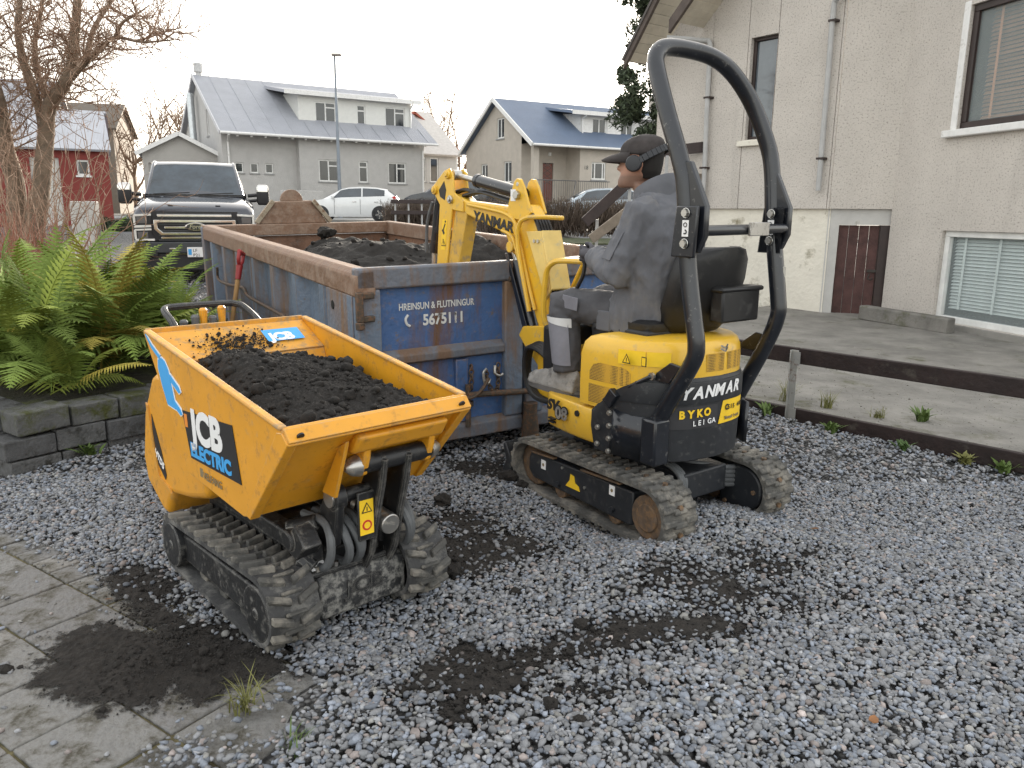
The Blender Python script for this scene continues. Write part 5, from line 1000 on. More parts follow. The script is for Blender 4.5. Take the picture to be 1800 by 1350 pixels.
# seat: cushion and high back shell
def rrect(hw, hd, cx, cy, z, n=5, r=.06, tiltx=0):
    o = []
    for sx, sy, a0 in ((1, 1, 0), (-1, 1, 90), (-1, -1, 180), (1, -1, 270)):
        for i in range(n+1): a = R(a0+90*i/n); o.append((cx+sx*(hw-r)+r*math.cos(a), cy+sy*(hd-r)+r*math.sin(a), z))
    return o
mb = MB(); mb.loft([rrect(.22, .23, 0, .04, .965), rrect(.235, .245, 0, .04, .985), rrect(.235, .245, 0, .04, 1.02), rrect(.20, .21, 0, .04, 1.035)]); seat = mb.build('seat', m_seat, ex, smooth=50)
bk = []
for z, y, hw in ((.97, -.24, .22), (1.02, -.27, .265), (1.12, -.31, .285), (1.23, -.345, .285), (1.33, -.365, .27), (1.38, -.37, .235), (1.395, -.37, .17)):
    ring = []
    for i in range(17): a = -1+2*i/16; ring.append((a*hw*.9+.11, y+.085*(abs(a)**2.2)-.035, z))
    ring += [(a*hw*.9+.11, y+.085*(abs(a)**2.2)+.03, z) for a in np.linspace(1, -1, 17)]; bk.append(ring)
mb = MB(); mb.loft(bk); mb.build('seat_back', m_seat, ex, smooth=60)
mb = MB(); mb.bx(.04, .33, -.42, -.34, 1.03, 1.19); mb.bx(.02, .35, -.43, -.33, 1.18, 1.205); mb.build('manual_box', m_seat, ex, bevel=.012)
# ---- boom, arm, cylinders
swing = empty('boom', (0, 0, 0)); swing.parent = ex
BP = [(1.862, 1.585), (1.69, 1.535), (1.235, 1.42), (1.16, 1.30), (1.065, 1.27), (.93, .95), (.85, .80), (.74, .76), (.715, .87), (.80, 1.17), (.905, 1.43), (.945, 1.54), (1.0, 1.60), (1.178, 1.585), (1.672, 1.625), (1.83, 1.675), (1.88, 1.64)]
mb = MB(); mb.prism(BP, 0, -.05, .05); bo = mb.build('boom_box', m_yb, swing, bevel=.012)
for sx in (-1, 1):
    x = sx*.056; mb = MB(); mb.prism([(1.02, 1.50), (1.19, 1.52), (1.185, 1.60), (1.128, 1.735), (1.10, 1.755), (1.06, 1.75), (1.025, 1.70), (.955, 1.55)], 0, x-.009, x+.009); mb.build('boom_lug', m_yb, bo, bevel=.005)
    mb = MB(); mb.cyl((sx*.066, 1.082, 1.655), (sx*.09, 1.082, 1.655), .028, 6); mb.cyl((sx*.06, 1.09, 1.72), (sx*.0665, 1.09, 1.72), .014, 12); mb.build('lug_pin', m_bolt, bo, bevel=.003)
    mb = MB(); mb.prism([(1.80, 1.56), (1.93, 1.585), (1.93, 1.66), (1.80, 1.68), (1.70, 1.62), (1.70, 1.55)], 0, sx*.05, sx*.062); mb.build('boom_nose', m_yb, bo, bevel=.006)
    mb = MB(); mb.cyl((sx*.06, 1.15, 1.34), (sx*.08, 1.15, 1.34), .035, 14); mb.build('cylinder_boss', m_yb, bo, bevel=.004)
mb = MB(); mb.box((-.0665, 1.13, 1.655), (.002, .05, .07)); mb.build('label', m_white, bo, smooth=0)
mb = MB(); mb.tube(spline([(-.062, 1.64, 1.60), (-.066, 1.40, 1.572), (-.066, 1.22, 1.545), (-.066, 1.12, 1.50), (-.066, 1.08, 1.42), (-.066, .98, 1.16), (-.066, .90, .97)], 5), .012, 8); mb.tube(spline([(-.062, 1.25, 1.44), (-.066, 1.15, 1.41), (-.066, 1.10, 1.34), (-.066, 1.0, 1.12), (-.066, .94, .98)], 5), .011, 8); mb.build('grease_pipe', m_yb, bo)
lettering('YANMAR', bo, m_blackp, .088, (-.0505, 1.585, 1.50), (0, -1, -.165), (0, -.1, 1), lift=.002, bold=.004, sx=1.22)
mb = MB(); mb.prism([(.985, 1.44), (.85, 1.445), (.745, 1.10), (.79, 1.04)], 0, -.075, -.06); mb.prism([(.985, 1.44), (.85, 1.445), (.745, 1.10), (.79, 1.04)], 0, .06, .075); mb.prism([(.85, 1.44), (.74, 1.10), (.73, 1.11), (.835, 1.45)], 0, -.075, .075); gp = mb.build('boom_guard', mat('pale_yellow', (.72, .52, .16), .5, dirt=((.5, .42, .25), .3, 20, .8)), swing, bevel=.004)
for y in (.90, .865): mb = MB(); mb.cyl((-.075, y, 1.385), (-.083, y, 1.385), .011, 8); mb.build('bolt', m_bolt, gp)
mb = MB(); mb.tube(spline([(.10, .85, 1.52), (-.06, .86, 1.525), (-.09, .96, 1.52), (-.095, 1.03, 1.475), (-.095, 1.035, 1.33), (-.09, .925, .96)], 6), .014, 8); mb.build('light_guard', m_yb, swing)
for i in range(5): mb = MB(); mb.tube(spline([(-.04+.02*i, 1.02, 1.58), (-.045+.022*i, .94, 1.52), (-.045+.022*i, .88, 1.42), (-.03+.015*i, .80, 1.2), (-.03+.015*i, .70, .85), (-.02+.01*i, .58, .70)], 5), .011, 7); mb.build('hose', m_seat, swing)
# boom cylinder below
mb = MB(); mb.cyl((0, 1.20, 1.315), (0, 1.06, 1.02), .022, 12); mb.build('boom_rod', m_chr, swing); mb = MB(); mb.cyl((0, 1.165, 1.25), (0, .985, .80), .043, 16); mb.bx(-.062, -.055, .0, .0, 0, 0) if 0 else None; mb.build('boom_cylinder', m_rops, swing, bevel=.006)
mb = MB(); mb.prism([(1.215, 1.30), (1.185, 1.30), (.95, .80), (1.00, .795)], 0, -.068, -.06); mb.build('cylinder_guard', m_rops, swing, bevel=.003)
mb = MB(); mb.bx(-.09, .09, .50, .84, .42, .74); mb.cyl((0, .62, .40), (0, .62, .80), .09, 16); mb.prism([(.70, .90), (1.0, .86), (1.04, .80), (.98, .74), (.8, .60), (.66, .66)], 0, -.085, -.062); mb.prism([(.70, .90), (1.0, .86), (1.04, .80), (.98, .74), (.8, .60), (.66, .66)], 0, .062, .085); mb.build('swing_post', m_yb, swing, bevel=.01)
for i in range(4): mb = MB(); mb.tube(spline([(-.1-.012*i, .60, .66), (-.12-.012*i, .74, .78-.01*i), (-.12-.012*i, .86, .74), (-.12-.01*i, .88, .58), (-.11-.01*i, .80, .46), (-.1, .62, .44)], 6), .017, 8); mb.build('hose', m_seat, swing)
# arm
AP = [(1.865, 1.845), (1.93, 1.83), (2.075, 1.73), (2.085, 1.70), (2.065, 1.675), (1.99, 1.60), (2.045, 1.15), (2.04, 1.0), (1.86, 1.0), (1.775, 1.22), (1.665, 1.55), (1.80, 1.66), (1.825, 1.78)]
arm = empty('arm', (0, 0, 0)); arm.parent = ex
for sx in (-1, 1):
    mb = MB(); mb.prism([(1.865, 1.845), (1.93, 1.83), (2.075, 1.735), (2.09, 1.70), (2.065, 1.675), (1.995, 1.60), (2.045, 1.15), (2.04, .98), (1.90, .98), (1.905, 1.20), (1.83, 1.58), (1.80, 1.66), (1.825, 1.80)], 0, sx*.056-.007, sx*.056+.007); ap = mb.build('arm_side', m_yb, arm, bevel=.005)
    for y, z, r in ((1.875, 1.80, .028), (2.05, 1.70, .03), (1.845, 1.635, .028)): mb = MB(); mb.cyl((sx*.06, y, z), (sx*.08, y, z), r, 14); mb.cyl((sx*.08, y, z), (sx*.09, y, z), r*.6, 6); mb.build('pin', m_bolt if z < 1.7 else m_yb, ap, bevel=.004)
    if sx < 0: flat(ap, 'arm_window', m_blackp, [(1.93, 1.76), (2.0, 1.70), (1.985, 1.655), (1.925, 1.63), (1.905, 1.70)], 0, -.0635)
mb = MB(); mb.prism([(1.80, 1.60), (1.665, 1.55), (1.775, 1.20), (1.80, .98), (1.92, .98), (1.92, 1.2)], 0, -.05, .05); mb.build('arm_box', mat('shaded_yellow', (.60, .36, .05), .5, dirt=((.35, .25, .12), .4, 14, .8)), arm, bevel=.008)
lettering('!', arm, m_blackp, .03, (-.0635, 1.945, 1.33), (0, -1, 0), (0, .05, 1), lift=.003)
lb_ = empty('arm_label', (0, 0, 0)); lb_.parent = arm
flat(lb_, 'label', m_yelp, [(1.985, 1.29), (1.925, 1.29), (1.895, 1.50), (1.955, 1.50)], 0, -.0638, .0008); tri_warn(lb_, (-.0642, 1.945, 1.335), (0, -1, 0), (0, .12, 1), .055)
mb = MB(); mb.bar((-.065, 1.95, 1.42), (-.065, 1.92, 1.47), .003, .01); mb.cyl((-.064, 1.917, 1.485), (-.066, 1.917, 1.485), .008, 8); mb.bar((-.065, 1.935, 1.40), (-.065, 1.955, 1.43), .003, .02); mb.build('label_figure', m_blackp, lb_)
mb = MB(); mb.cyl((0, 1.875, 1.80), (0, 1.55, 1.742), .018, 12); mb.cyl((-.03, 1.875, 1.80), (.03, 1.875, 1.80), .035, 14); mb.build('arm_rod', m_chr, arm); mb = MB(); mb.cyl((0, 1.61, 1.755), (0, 1.10, 1.66), .041, 18); mb.cyl((0, 1.62, 1.756), (0, 1.58, 1.75), .046, 18); mb.build('arm_cylinder', m_rops, arm, bevel=.006)
for i in range(3): mb = MB(); mb.tube(spline([(-.03+.03*i, 1.12, 1.60), (-.03+.03*i, 1.30, 1.635), (-.02+.03*i, 1.48, 1.67), (-.02+.02*i, 1.60, 1.68), (-.02+.02*i, 1.76, 1.66)], 5), .011, 7); mb.build('hose', m_seat, arm)
for i in range(2): mb = MB(); mb.tube(spline([(-.02+.04*i, 1.62, 1.68), (-.02+.04*i, 1.76, 1.70), (-.02+.03*i, 1.93, 1.66), (-.02+.03*i, 2.06, 1.55), (-.02+.03*i, 2.10, 1.4)], 5), .011, 7); mb.build('hose', m_seat, arm)
mb = MB(); mb.cyl((0, 2.09, 1.66), (0, 2.175, 1.26), .034, 14); mb.build('bucket_cylinder', m_rops, arm); mb = MB(); mb.cyl((0, 2.175, 1.27), (0, 2.19, 1.05), .018, 10); mb.build('bucket_rod', m_chr, arm)
mb = MB(); mb.tube(spline([(-.05, 2.11, 1.62), (-.055, 2.17, 1.5), (-.05, 2.20, 1.38), (-.045, 2.21, 1.26)], 5), .012, 7); mb.build('hose', m_hose, arm)
# bucket under the rim of the container
mb = MB(); pf = [(1.88, 1.0), (2.10, 1.04), (2.22, .95), (2.24, .80), (2.14, .68), (1.98, .66), (1.86, .74)]
for sx in (-1, 1): mb.prism(pf, 0, sx*.14-.006, sx*.14+.006)
for a, b in zip(pf[1:6], pf[2:7]): mb.bar((0, *a), (0, *b), .28, .012, (1, 0, 0)) if 0 else mb.add([(-.14, *a), (.14, *a), (.14, *b), (-.14, *b)], [(0, 1, 2, 3)])
mb.build('bucket', m_steelr, arm)
# grab rail and control levers
mb = MB(); mb.tube(spline([(-.10, .36, 1.29), (-.10, .60, 1.285), (-.10, .70, 1.265), (-.10, .755, 1.20), (-.10, .775, 1.0), (-.09, .76, .90), (-.06, .72, .86)], 6), .017, 10); mb.tube([(.12, .36, 1.29), (.12, .66, 1.28), (.12, .77, 1.1), (.1, .74, .88)], .017, 10); mb.build('grab_rail', m_yy, ex)
mb = MB(); mb.bx(-.2, .2, .55, .66, .62, .92); mb.build('console', m_seat, ex, bevel=.02)
for x in (-.20, .19): mb = MB(); mb.tube(spline([(x, .40, .98), (x, .385, 1.12), (x+.005, .33, 1.22), (x+.01, .32, 1.30)], 5), .011, 8); mb.tube([(x+.01, .32, 1.29), (x+.01, .32, 1.34), (x+.01, .32, 1.385)], [.018, .022, .016], 10); mb.build('joystick', m_seat, ex)
for x in (-.05, .06): mb = MB(); mb.tube([(x, .60, .9), (x, .615, 1.03)], .008, 6); mb.tube([(x, .615, 1.02), (x, .62, 1.06)], .018, 8); mb.build('travel_lever', m_seat, ex)
# ================================================================== roll-off container
def rusty(name, c, amt, rc=(.14, .075, .042), sc=3.2, streak=True):
    m = mat(name, c, .55, var=.16, vs=4, dirt=(rc, amt, sc, .9), streak=streak, bump=.35, bs=30, edge=((.20, .14, .10), .016, .9)); t = m.node_tree; N = t.nodes; L = t.links; b = N['Principled BSDF']
    # a second, greyer wear layer
    src = b.inputs['Base Color'].links[0].from_socket; tc = N.new('ShaderNodeTexCoord'); n = N.new('ShaderNodeTexNoise'); n.inputs['Scale'].default_value = sc*4.5; n.inputs['Detail'].default_value = 8; n.inputs['Roughness'].default_value = .75; L.new(tc.outputs['Object'], n.inputs['Vector'])
    r = N.new('ShaderNodeValToRGB'); r.color_ramp.elements[0].position = .56; r.color_ramp.elements[1].position = .68; L.new(n.outputs['Fac'], r.inputs[0]); mx = N.new('ShaderNodeMix'); mx.data_type = 'RGBA'; L.new(r.outputs[0], mx.inputs[0]); L.new(src, mx.inputs[6]); mx.inputs[7].default_value = (.16, .13, .11, 1); L.new(mx.outputs[2], b.inputs['Base Color']); return m
m_cb = rusty('container_blue', (.055, .12, .28), .34); m_cs = rusty('container_side', (.13, .17, .23), .44, (.19, .12, .075)); m_cr = rusty('container_rust', (.20, .115, .072), .5, (.27, .19, .14), 8, False); m_ci = rusty('container_inside', (.22, .115, .07), .4, (.13, .07, .045), 2.5, False); m_cx = rusty('container_frame', (.13, .145, .175), .5, (.17, .11, .075), 6)
m_iron = mat('chain_iron', (.09, .075, .06), .6, metal=.6, dirt=((.15, .08, .045), .5, 40, .9))
ct = empty('roll_off_container', (-.891, 4.49, .13), 0, 'weathered blue open top steel container filled with soil', 'container'); ct.rotation_mode = 'YXZ'; ct.rotation_euler = (.0333, -.023, R(30.47))
W, LN, Hc = 2.264, 5.06, 1.09
mb = MB(); mb.bx(.06, W-.06, .06, LN-.04, .05, .1); mb.build('floor_plate', m_ci, ct)
for sx, x0 in ((-1, 0.), (1, W)):
    s_ = -sx                                   # inward direction
    mb = MB(); mb.bx(min(x0+s_*.085, x0+s_*.10), max(x0+s_*.085, x0+s_*.10), .07, LN-.02, .08, .95); sw = mb.build('side_wall', [m_cs, m_ci], ct)
    for p in sw.data.polygons:
        if (p.normal.x*s_) > .5: p.material_index = 1
    mb = MB(); mb.prism([(x0-s_*.005, .935), (x0-s_*.005, 1.06), (x0+s_*.03, Hc), (x0+s_*.12, Hc), (x0+s_*.125, .935)], 1, -.0, LN); mb.build('top_rail', m_cr, ct, bevel=.012)
    mb = MB(); mb.bx(min(x0, x0+s_*.12), max(x0, x0+s_*.12), .08, LN, -.02, .10); mb.build('bottom_rail', m_cs, ct, bevel=.01)
    for y in (.68, 1.34, 1.98, 2.62, 3.28, 3.92, 4.56):
        mb = MB(); a, b = x0, x0+s_*.09; mb.add([(b, y-.11, .1), (a, y-.05, .1), (a, y+.05, .1), (b, y+.11, .1), (b, y-.11, .936), (a, y-.05, .936), (a, y+.05, .936), (b, y+.11, .936)], [(0, 1, 5, 4), (1, 2, 6, 5), (2, 3, 7, 6)]); mb.build('rib', m_cs, ct, smooth=0)
    mb = MB(); mb.bx(min(x0-s_*.004, x0+s_*.09), max(x0-s_*.004, x0+s_*.09), .075, .56, .1, .937); mb.build('corner_plate', m_cs, ct, bevel=.004)
    mb = MB(); mb.cyl((x0+s_*.002, .43, .84), (x0-s_*.008, .43, .84), .028, 14); mb.build('hole', m_blackp, ct)
    mb = MB(); mb.bx(min(x0-s_*.01, x0+s_*.1), max(x0-s_*.01, x0+s_*.1), LN-.10, LN+.01, -.02, 1.07); mb.build('end_post', m_cs, ct, bevel=.01)
mb = MB(); mb.bx(.1, W-.1, LN-.03, LN-.01, .08, .95); mb.build('front_wall', m_ci, ct); mb = MB(); mb.bx(.0, W, LN-.10, LN+.02, .96, Hc-.004); mb.build('front_rail', m_cr, ct, bevel=.01)
# hook frame standing on the far end
mb = MB(); mb.prism([(.60, Hc-.005), (.80, 1.335), (1.24, 1.345), (1.42, Hc-.005)], 1, LN-.05, LN+.08); hk = mb.build('hook_frame', m_cr, ct, bevel=.012); mb = MB(); mb.prism(arc(1.02, 1.34, .13, 0, 180, 14), 1, LN-.0, LN+.05); mb.build('hook_lug', m_cr, hk, bevel=.006)
m_we = mat('worn_edge', (.32, .27, .2), .7, dirt=((.16, .09, .05), .4, 12, .9))
for a, b in (((.585, LN-.06, Hc+.01), (.79, LN-.06, 1.345)), ((1.25, LN-.06, 1.345), (1.45, LN-.06, Hc+.01))): mb = MB(); mb.bar(a, b, .05, .05, (0, 1, 0)); mb.build('hook_frame_edge', m_we, hk, bevel=.005)
# cable along the left side
mb = MB(); mb.tube(spline([(-.012, 4.25, .70), (-.012, 4.22, .58), (-.03, 3.6, .60), (-.03, 2.95, .645), (-.03, 2.74, .595), (-.035, 1.86, .60), (-.03, 1.36, .59), (-.012, 1.2, .52)], 6), .014, 8); mb.build('steel_cable', m_iron, ct)
# near end: two leaves, each with frame beams and recessed panels
nd = .075
for lf, (xa, xb) in enumerate(((.0, 1.125), (1.139, W))):
    dr = empty('end_door', (0, 0, 0)); dr.parent = ct; mir = (lambda x: x) if lf == 0 else (lambda x: W-x)
    def dbx(name, m, x0, x1, y0, y1, z0, z1, bev=.008): mb = MB(); a, b = sorted((mir(x0), mir(x1))); mb.bx(a, b, y0, y1, z0, z1); return mb.build(name, m, dr, bevel=bev)
    dbx('panel', m_cb, .10, 1.04, .05, .062, .07, 1.0, 0)
    dbx('top_beam', m_cx, .0, 1.12, .0, nd, .975, Hc+.012, .014); dbx('hinge_post', m_cs, .005, .148, .002, nd+.02, .08, .975, .008); dbx('middle_post', m_cs, .985, 1.12, .004, nd, .08, .975, .01)
    mb = MB(); a, b = sorted((mir(.149), mir(.984))); mb.prism([(.052, .50), (.004, .52), (.004, .565), (.052, .60)], 0, a, b); mb.build('middle_beam', m_cx, dr, bevel=.006)
    dbx('lower_post', m_cb, .635, .72, .012, .05, .09, .50, .006); mb = MB(); mb.prism([(.05, -.03), (.0, -.02), (.0, .065), (.05, .10)], 0, min(mir(.005), mir(1.12)), max(mir(.005), mir(1.12))); mb.build('bottom_beam', m_cx, dr, bevel=.008)
    mb = MB(); a, b = mir(-.012), mir(.028); a, b = sorted((a, b)); mb.bx(a, b, -.045, -.004, .80, .97); mb.bx(*sorted((mir(.02), mir(.10))), -.03, .0, .93, .965); mb.bx(*sorted((mir(.02), mir(.10))), -.03, .0, .795, .83); mb.cyl((mir(.005), -.03, .755), (mir(.005), -.03, .80), .026, 10); mb.build('hinge', m_iron, dr, bevel=.006)
    mb = MB(); mb.cyl((mir(1.005), -.01, .99), (mir(1.03), -.012, .985), .016, 8); mb.build('lock_stub', m_iron, dr)
    if lf == 0: door0 = dr
def wear_print():
    m = mat('worn_white_print', (.62, .63, .62), .7, var=.1); t = m.node_tree; N = t.nodes; L = t.links; b = N['Principled BSDF']; tc = N.new('ShaderNodeTexCoord'); n = N.new('ShaderNodeTexNoise'); n.inputs['Scale'].default_value = 9; n.inputs['Detail'].default_value = 9; n.inputs['Roughness'].default_value = .7; L.new(tc.outputs['Object'], n.inputs['Vector']); r = N.new('ShaderNodeValToRGB'); r.color_ramp.elements[0].position = .585; r.color_ramp.elements[0].color = (.62, .63, .62, 1); r.color_ramp.elements[1].position = .645; r.color_ramp.elements[1].color = (.10, .085, .085, 1); L.new(n.outputs['Fac'], r.inputs[0]); L.new(r.outputs[0], b.inputs['Base Color']); return m
m_ww = wear_print()
lettering('HREINSUN & FLUTNINGUR', door0, m_ww, .058, (.275, .049, .835), (1, 0, .0), (0, 0, 1), lift=.002, bold=.001, sx=.72)
lettering('5675111', door0, m_ww, .092, (.43, .049, .735), (1, 0, 0), (0, 0, 1), lift=.002, bold=.003, sx=.88)
mb = MB(); mb.tube(spline([(.335, .047, .805), (.318, .047, .78), (.325, .047, .75), (.345, .047, .735)], 5), .008, 6); mb.build('phone_mark', m_ww, door0)
# locking bar, chains, shackle
mb = MB(); mb.cyl((.69, -.03, .275), (1.26, -.035, .235), .02, 10); mb.build('locking_bar', m_iron, ct); mb = MB(); mb.cyl((.70, -.02, .06), (.70, -.02, .34), .018, 10); mb.cyl((.70, -.02, .20), (.70, -.02, .23), .035, 10); mb.tube(spline([(.62, -.03, .29), (.70, -.05, .26), (.78, -.05, .30), (.84, -.04, .37)], 5), .012, 8); mb.build('lock_lever', m_iron, ct)
def chain(pts_):
    for i, (a, b) in enumerate(zip(pts_, pts_[1:])):
        a, b = Vector(a), Vector(b); c = (a+b)/2; d = (b-a).normalized(); s_ = d.cross(Vector((0, 1, 0))).normalized() if i % 2 else Vector((0, 1, 0)); l = (b-a).length*.62
        mb = MB(); mb.tube([c+d*math.cos(t)*l+s_*math.sin(t)*.014 for t in np.linspace(0, 6.283, 13)], .0055, 6, cap=False); mb.build('chain_link', m_iron, ct)
chain([(.735, .0, .46-.032*i) for i in range(6)]); chain(spline([(.84, .0, .42), (.845, -.01, .36), (.865, -.02, .29), (.89, -.02, .27), (.915, -.02, .29), (.925, -.01, .36), (.93, .0, .45)], 3))
mb = MB(); mb.tube(spline([(.84, -.01, .425), (.815, -.015, .40), (.82, -.02, .34), (.845, -.02, .33), (.86, -.02, .36)], 5), .009, 8); mb.tube(spline([(.90, -.01, .44), (.895, -.02, .39), (.93, -.02, .37), (.955, -.02, .38)], 5), .01, 8); mb.build('shackle', m_chr, ct)
for x in (.45, 1.8): mb = MB(); mb.bx(x-.04, x+.04, .1, 4.9, -.13, -.02); mb.build('skid', m_iron, ct); mb = MB(); mb.cyl((x-.1, .12, -.07), (x+.1, .12, -.07), .06, 16); mb.build('roller', m_iron, ct)
mb = MB(); mb.tube([(1.16, -.03, -.12), (1.16, -.03, .0), (1.16, -.03, .10), (1.16, -.03, .16)], [.06, .06, .045, .05], 12); mb.build('hinge_foot', m_iron, ct)
# soil inside
TS = Matrix.Translation((-.891, 4.49, .13)) @ ct.rotation_euler.to_matrix().to_4x4()
def cz(X, Y):
    h = .66+.36*np.exp(-((X-1.25)/.85)**2-((Y-3.0)/1.15)**2)+.30*np.exp(-((X-2.0)/.35)**2-((Y-2.2)/.7)**2)+.12*np.exp(-((X-1.1)/.3)**2-((Y-4.0)/.35)**2)
    return np.minimum(h, 1.3)+(fbm(X, Y, 3.)-.5)*.16+(fbm(X+4, Y, 11.)-.5)*.06
heap('soil_heap', np.linspace(.11, W-.11, 120), np.linspace(.09, LN-.05, 240), cz, TS, 'heap of dark soil inside the blue container', 15, 260, .02, .06)
for i, (x, y, r, lb_) in enumerate(((1.05, 3.95, .085, 'large dark clod at the far end of the container soil'), (1.86, 2.3, .12, 'large dark clod beside the excavator arm in the container'))):
    me = lump(r, 60+i, 3, .5); me.materials.append(m_soil); o = bpy.data.objects.new('soil_clod', me); col.objects.link(o); o.location = TS @ Vector((x, y, float(cz(np.array(x), np.array(y)))+.05)); tag(o, lb_, 'soil clod', 'clods on the container heap')
# shovel leaning on the container side
sh_ = empty('shovel', (0, 0, 0), 0, 'shovel with red grip and wooden shaft leaning on container', 'shovel')
TT = TS; a = TT @ Vector((-.09, 2.60, .985)); b = TT @ Vector((-.14, 2.55, .80)); c = TT @ Vector((-.33, 2.56, -.1))
mb = MB(); mb.tube([b, c], .019, 12); mb.build('shaft', mat('ash_wood', (.42, .24, .10), .6, var=.15), sh_)
d = (a-b).normalized(); sdv = d.cross(Vector((1, 0, 0))).normalized()
m_rg = mat('red_plastic', (.28, .02, .022), .45); mb = MB(); mb.tube([b-d*.03, b+d*.06, b+d*.09], [.023, .026, .03], 12); mb.tube(spline([b+d*.08-sdv*.0, b+d*.13+sdv*.045, b+d*.2+sdv*.05], 6), .016, 8); mb.tube(spline([b+d*.08, b+d*.13-sdv*.045, b+d*.2-sdv*.05], 6), .016, 8); mb.tube([b+d*.2+sdv*.055, b+d*.2-sdv*.055], .018, 10); mb.build('grip', m_rg, sh_)
mb = MB(); mb.loft([[c+Vector((.0, y*.1, 0))+Vector((x_, 0, z)) for y, x_ in ((-1, .0), (0, .02), (1, 0), (1, .006), (0, .026), (-1, .006))] for z in (.05, -.03)]); mb.build('blade', m_iron, sh_)
# ================================================================== operator
from mathutils import noise as mnoise
def ell(c, rx, ry, n=20, ax=None, pw=2.0):
    """ellipse ring round c; ax = limb direction"""
    c = Vector(c); d = Vector(ax or (0, 0, 1)).normalized(); x = Vector((1, 0, 0)); x = (x-d*x.dot(d)); x = x.normalized() if x.length > .2 else Vector((0, 1, 0)); y = d.cross(x)
    return [c+x*rx*math.copysign(abs(math.cos(t))**(2/pw), math.cos(t))+y*ry*math.copysign(abs(math.sin(t))**(2/pw), math.sin(t)) for t in [2*math.pi*k/n for k in range(n)]]
def fused(name, mb, m, parent, voxel, wr=0., wf=14., sm=4, ws=(1, 1, 1)):
    me0 = mb.mesh('t', m, smooth=0); ob = bpy.data.objects.new('t', me0); col.objects.link(ob)
    rm = ob.modifiers.new('r', 'REMESH'); rm.mode = 'VOXEL'; rm.voxel_size = voxel
    if sm: s_ = ob.modifiers.new('s', 'SMOOTH'); s_.iterations = sm; s_.factor = .5
    dg = bpy.context.evaluated_depsgraph_get(); dg.update(); me = bpy.data.meshes.new_from_object(ob.evaluated_get(dg)); bpy.data.objects.remove(ob)
    if wr:
        cs = [v.co.copy() for v in me.vertices]; ns = [v.normal.copy() for v in me.vertices]
        for v, c, n in zip(me.vertices, cs, ns):
            p = Vector((c.x*ws[0], c.y*ws[1], c.z*ws[2]))*wf; w_ = mnoise.ridged_multi_fractal(p, 1., 2.1, 3, 1., 2.)-.9; v.co = c+n*w_*wr
    me.materials.clear(); me.materials.append(m); me.polygons.foreach_set('use_smooth', [True]*len(me.polygons)); me.name = name
    o = bpy.data.objects.new(name, me); col.objects.link(o); o.parent = parent; return o
pe = empty('person', (.73, 4.07, 0), R(37), 'man in grey work clothes, cap and headphones driving the excavator', 'person')
m_skin = mat('skin', (.42, .22, .15), .55, var=.12, vs=25); m_jack = mat('grey_jacket', (.115, .118, .132), .85, var=.2, vs=5, bump=.25, bs=220, dirt=((.155, .15, .15), .3, 5, .95)); m_trou = mat('work_trousers', (.065, .065, .072), .85, var=.25, vs=8, bump=.25, bs=220); m_trol = mat('grey_panel_cloth', (.17, .17, .195), .85, var=.15, vs=8, bump=.2, bs=220)
m_cap = mat('faded_black_cap', (.05, .043, .042), .9, var=.35, vs=12, bump=.2, bs=250); m_hair = mat('dark_hair', (.012, .010, .009), .8, bump=.5, bs=200); m_stub = mat('stubble', (.16, .10, .075), .7, var=.3, vs=60); m_shoe = mat('dusty_shoe', (.26, .25, .235), .8, var=.25, vs=12, bump=.3, bs=70, dirt=((.12, .115, .11), .4, 18, .9)); m_glove = mat('grey_glove', (.075, .072, .082), .85, var=.2, vs=20); m_hp = mat('headphone', (.025, .027, .032), .45); m_refl = mat('reflective_cloth', (.5, .5, .5), .5)
_t = m_skin.node_tree; _N = _t.nodes; _L = _t.links; _b = _N['Principled BSDF']; _src = _b.inputs['Base Color'].links[0].from_socket; _tc = _N.new('ShaderNodeTexCoord'); _sp = _N.new('ShaderNodeSeparateXYZ'); _L.new(_tc.outputs['Object'], _sp.inputs[0]); _mr = _N.new('ShaderNodeMapRange'); _mr.inputs[1].default_value = 1.755; _mr.inputs[2].default_value = 1.735; _L.new(_sp.outputs['Z'], _mr.inputs[0]); _m2 = _N.new('ShaderNodeMath'); _m2.operation = 'MULTIPLY'; _m2.inputs[1].default_value = .65; _L.new(_mr.outputs[0], _m2.inputs[0]); _mx = _N.new('ShaderNodeMix'); _mx.data_type = 'RGBA'; _L.new(_m2.outputs[0], _mx.inputs[0]); _L.new(_src, _mx.inputs[6]); _mx.inputs[7].default_value = (.12, .08, .06, 1); _L.new(_mx.outputs[2], _b.inputs['Base Color'])   # beard stubble
# body: one continuous skin surface (head with face, neck, trunk, limbs)
HC = Vector((0, .125, 1.80)); HT = Matrix.Translation(HC) @ Matrix.Rotation(R(34), 4, 'Z') @ Matrix.Translation(-HC); mb = MB(); mb.T = HT       # head turned to his left
prof = [(-.118, .045, .050, .06), (-.105, .052, .062, .055), (-.08, .060, .078, .038), (-.05, .067, .092, .012), (-.015, .072, .100, .0), (.02, .075, .102, -.003), (.06, .075, .102, -.006), (.095, .068, .092, -.008), (.12, .052, .070, -.01), (.135, .028, .038, -.01)]
mb.loft([ell(HC+Vector((0, o_, z)), rx, ry, 24, pw=2.2) for z, rx, ry, o_ in prof])
mb.loft([ell(HC+Vector((0, .098+a, b)), w_, h_, 8, (0, .3, 1)) for a, b, w_, h_ in ((-.006, .022, .009, .010), (.006, .0, .011, .012), (.016, -.022, .014, .014), (.008, -.032, .013, .010))])
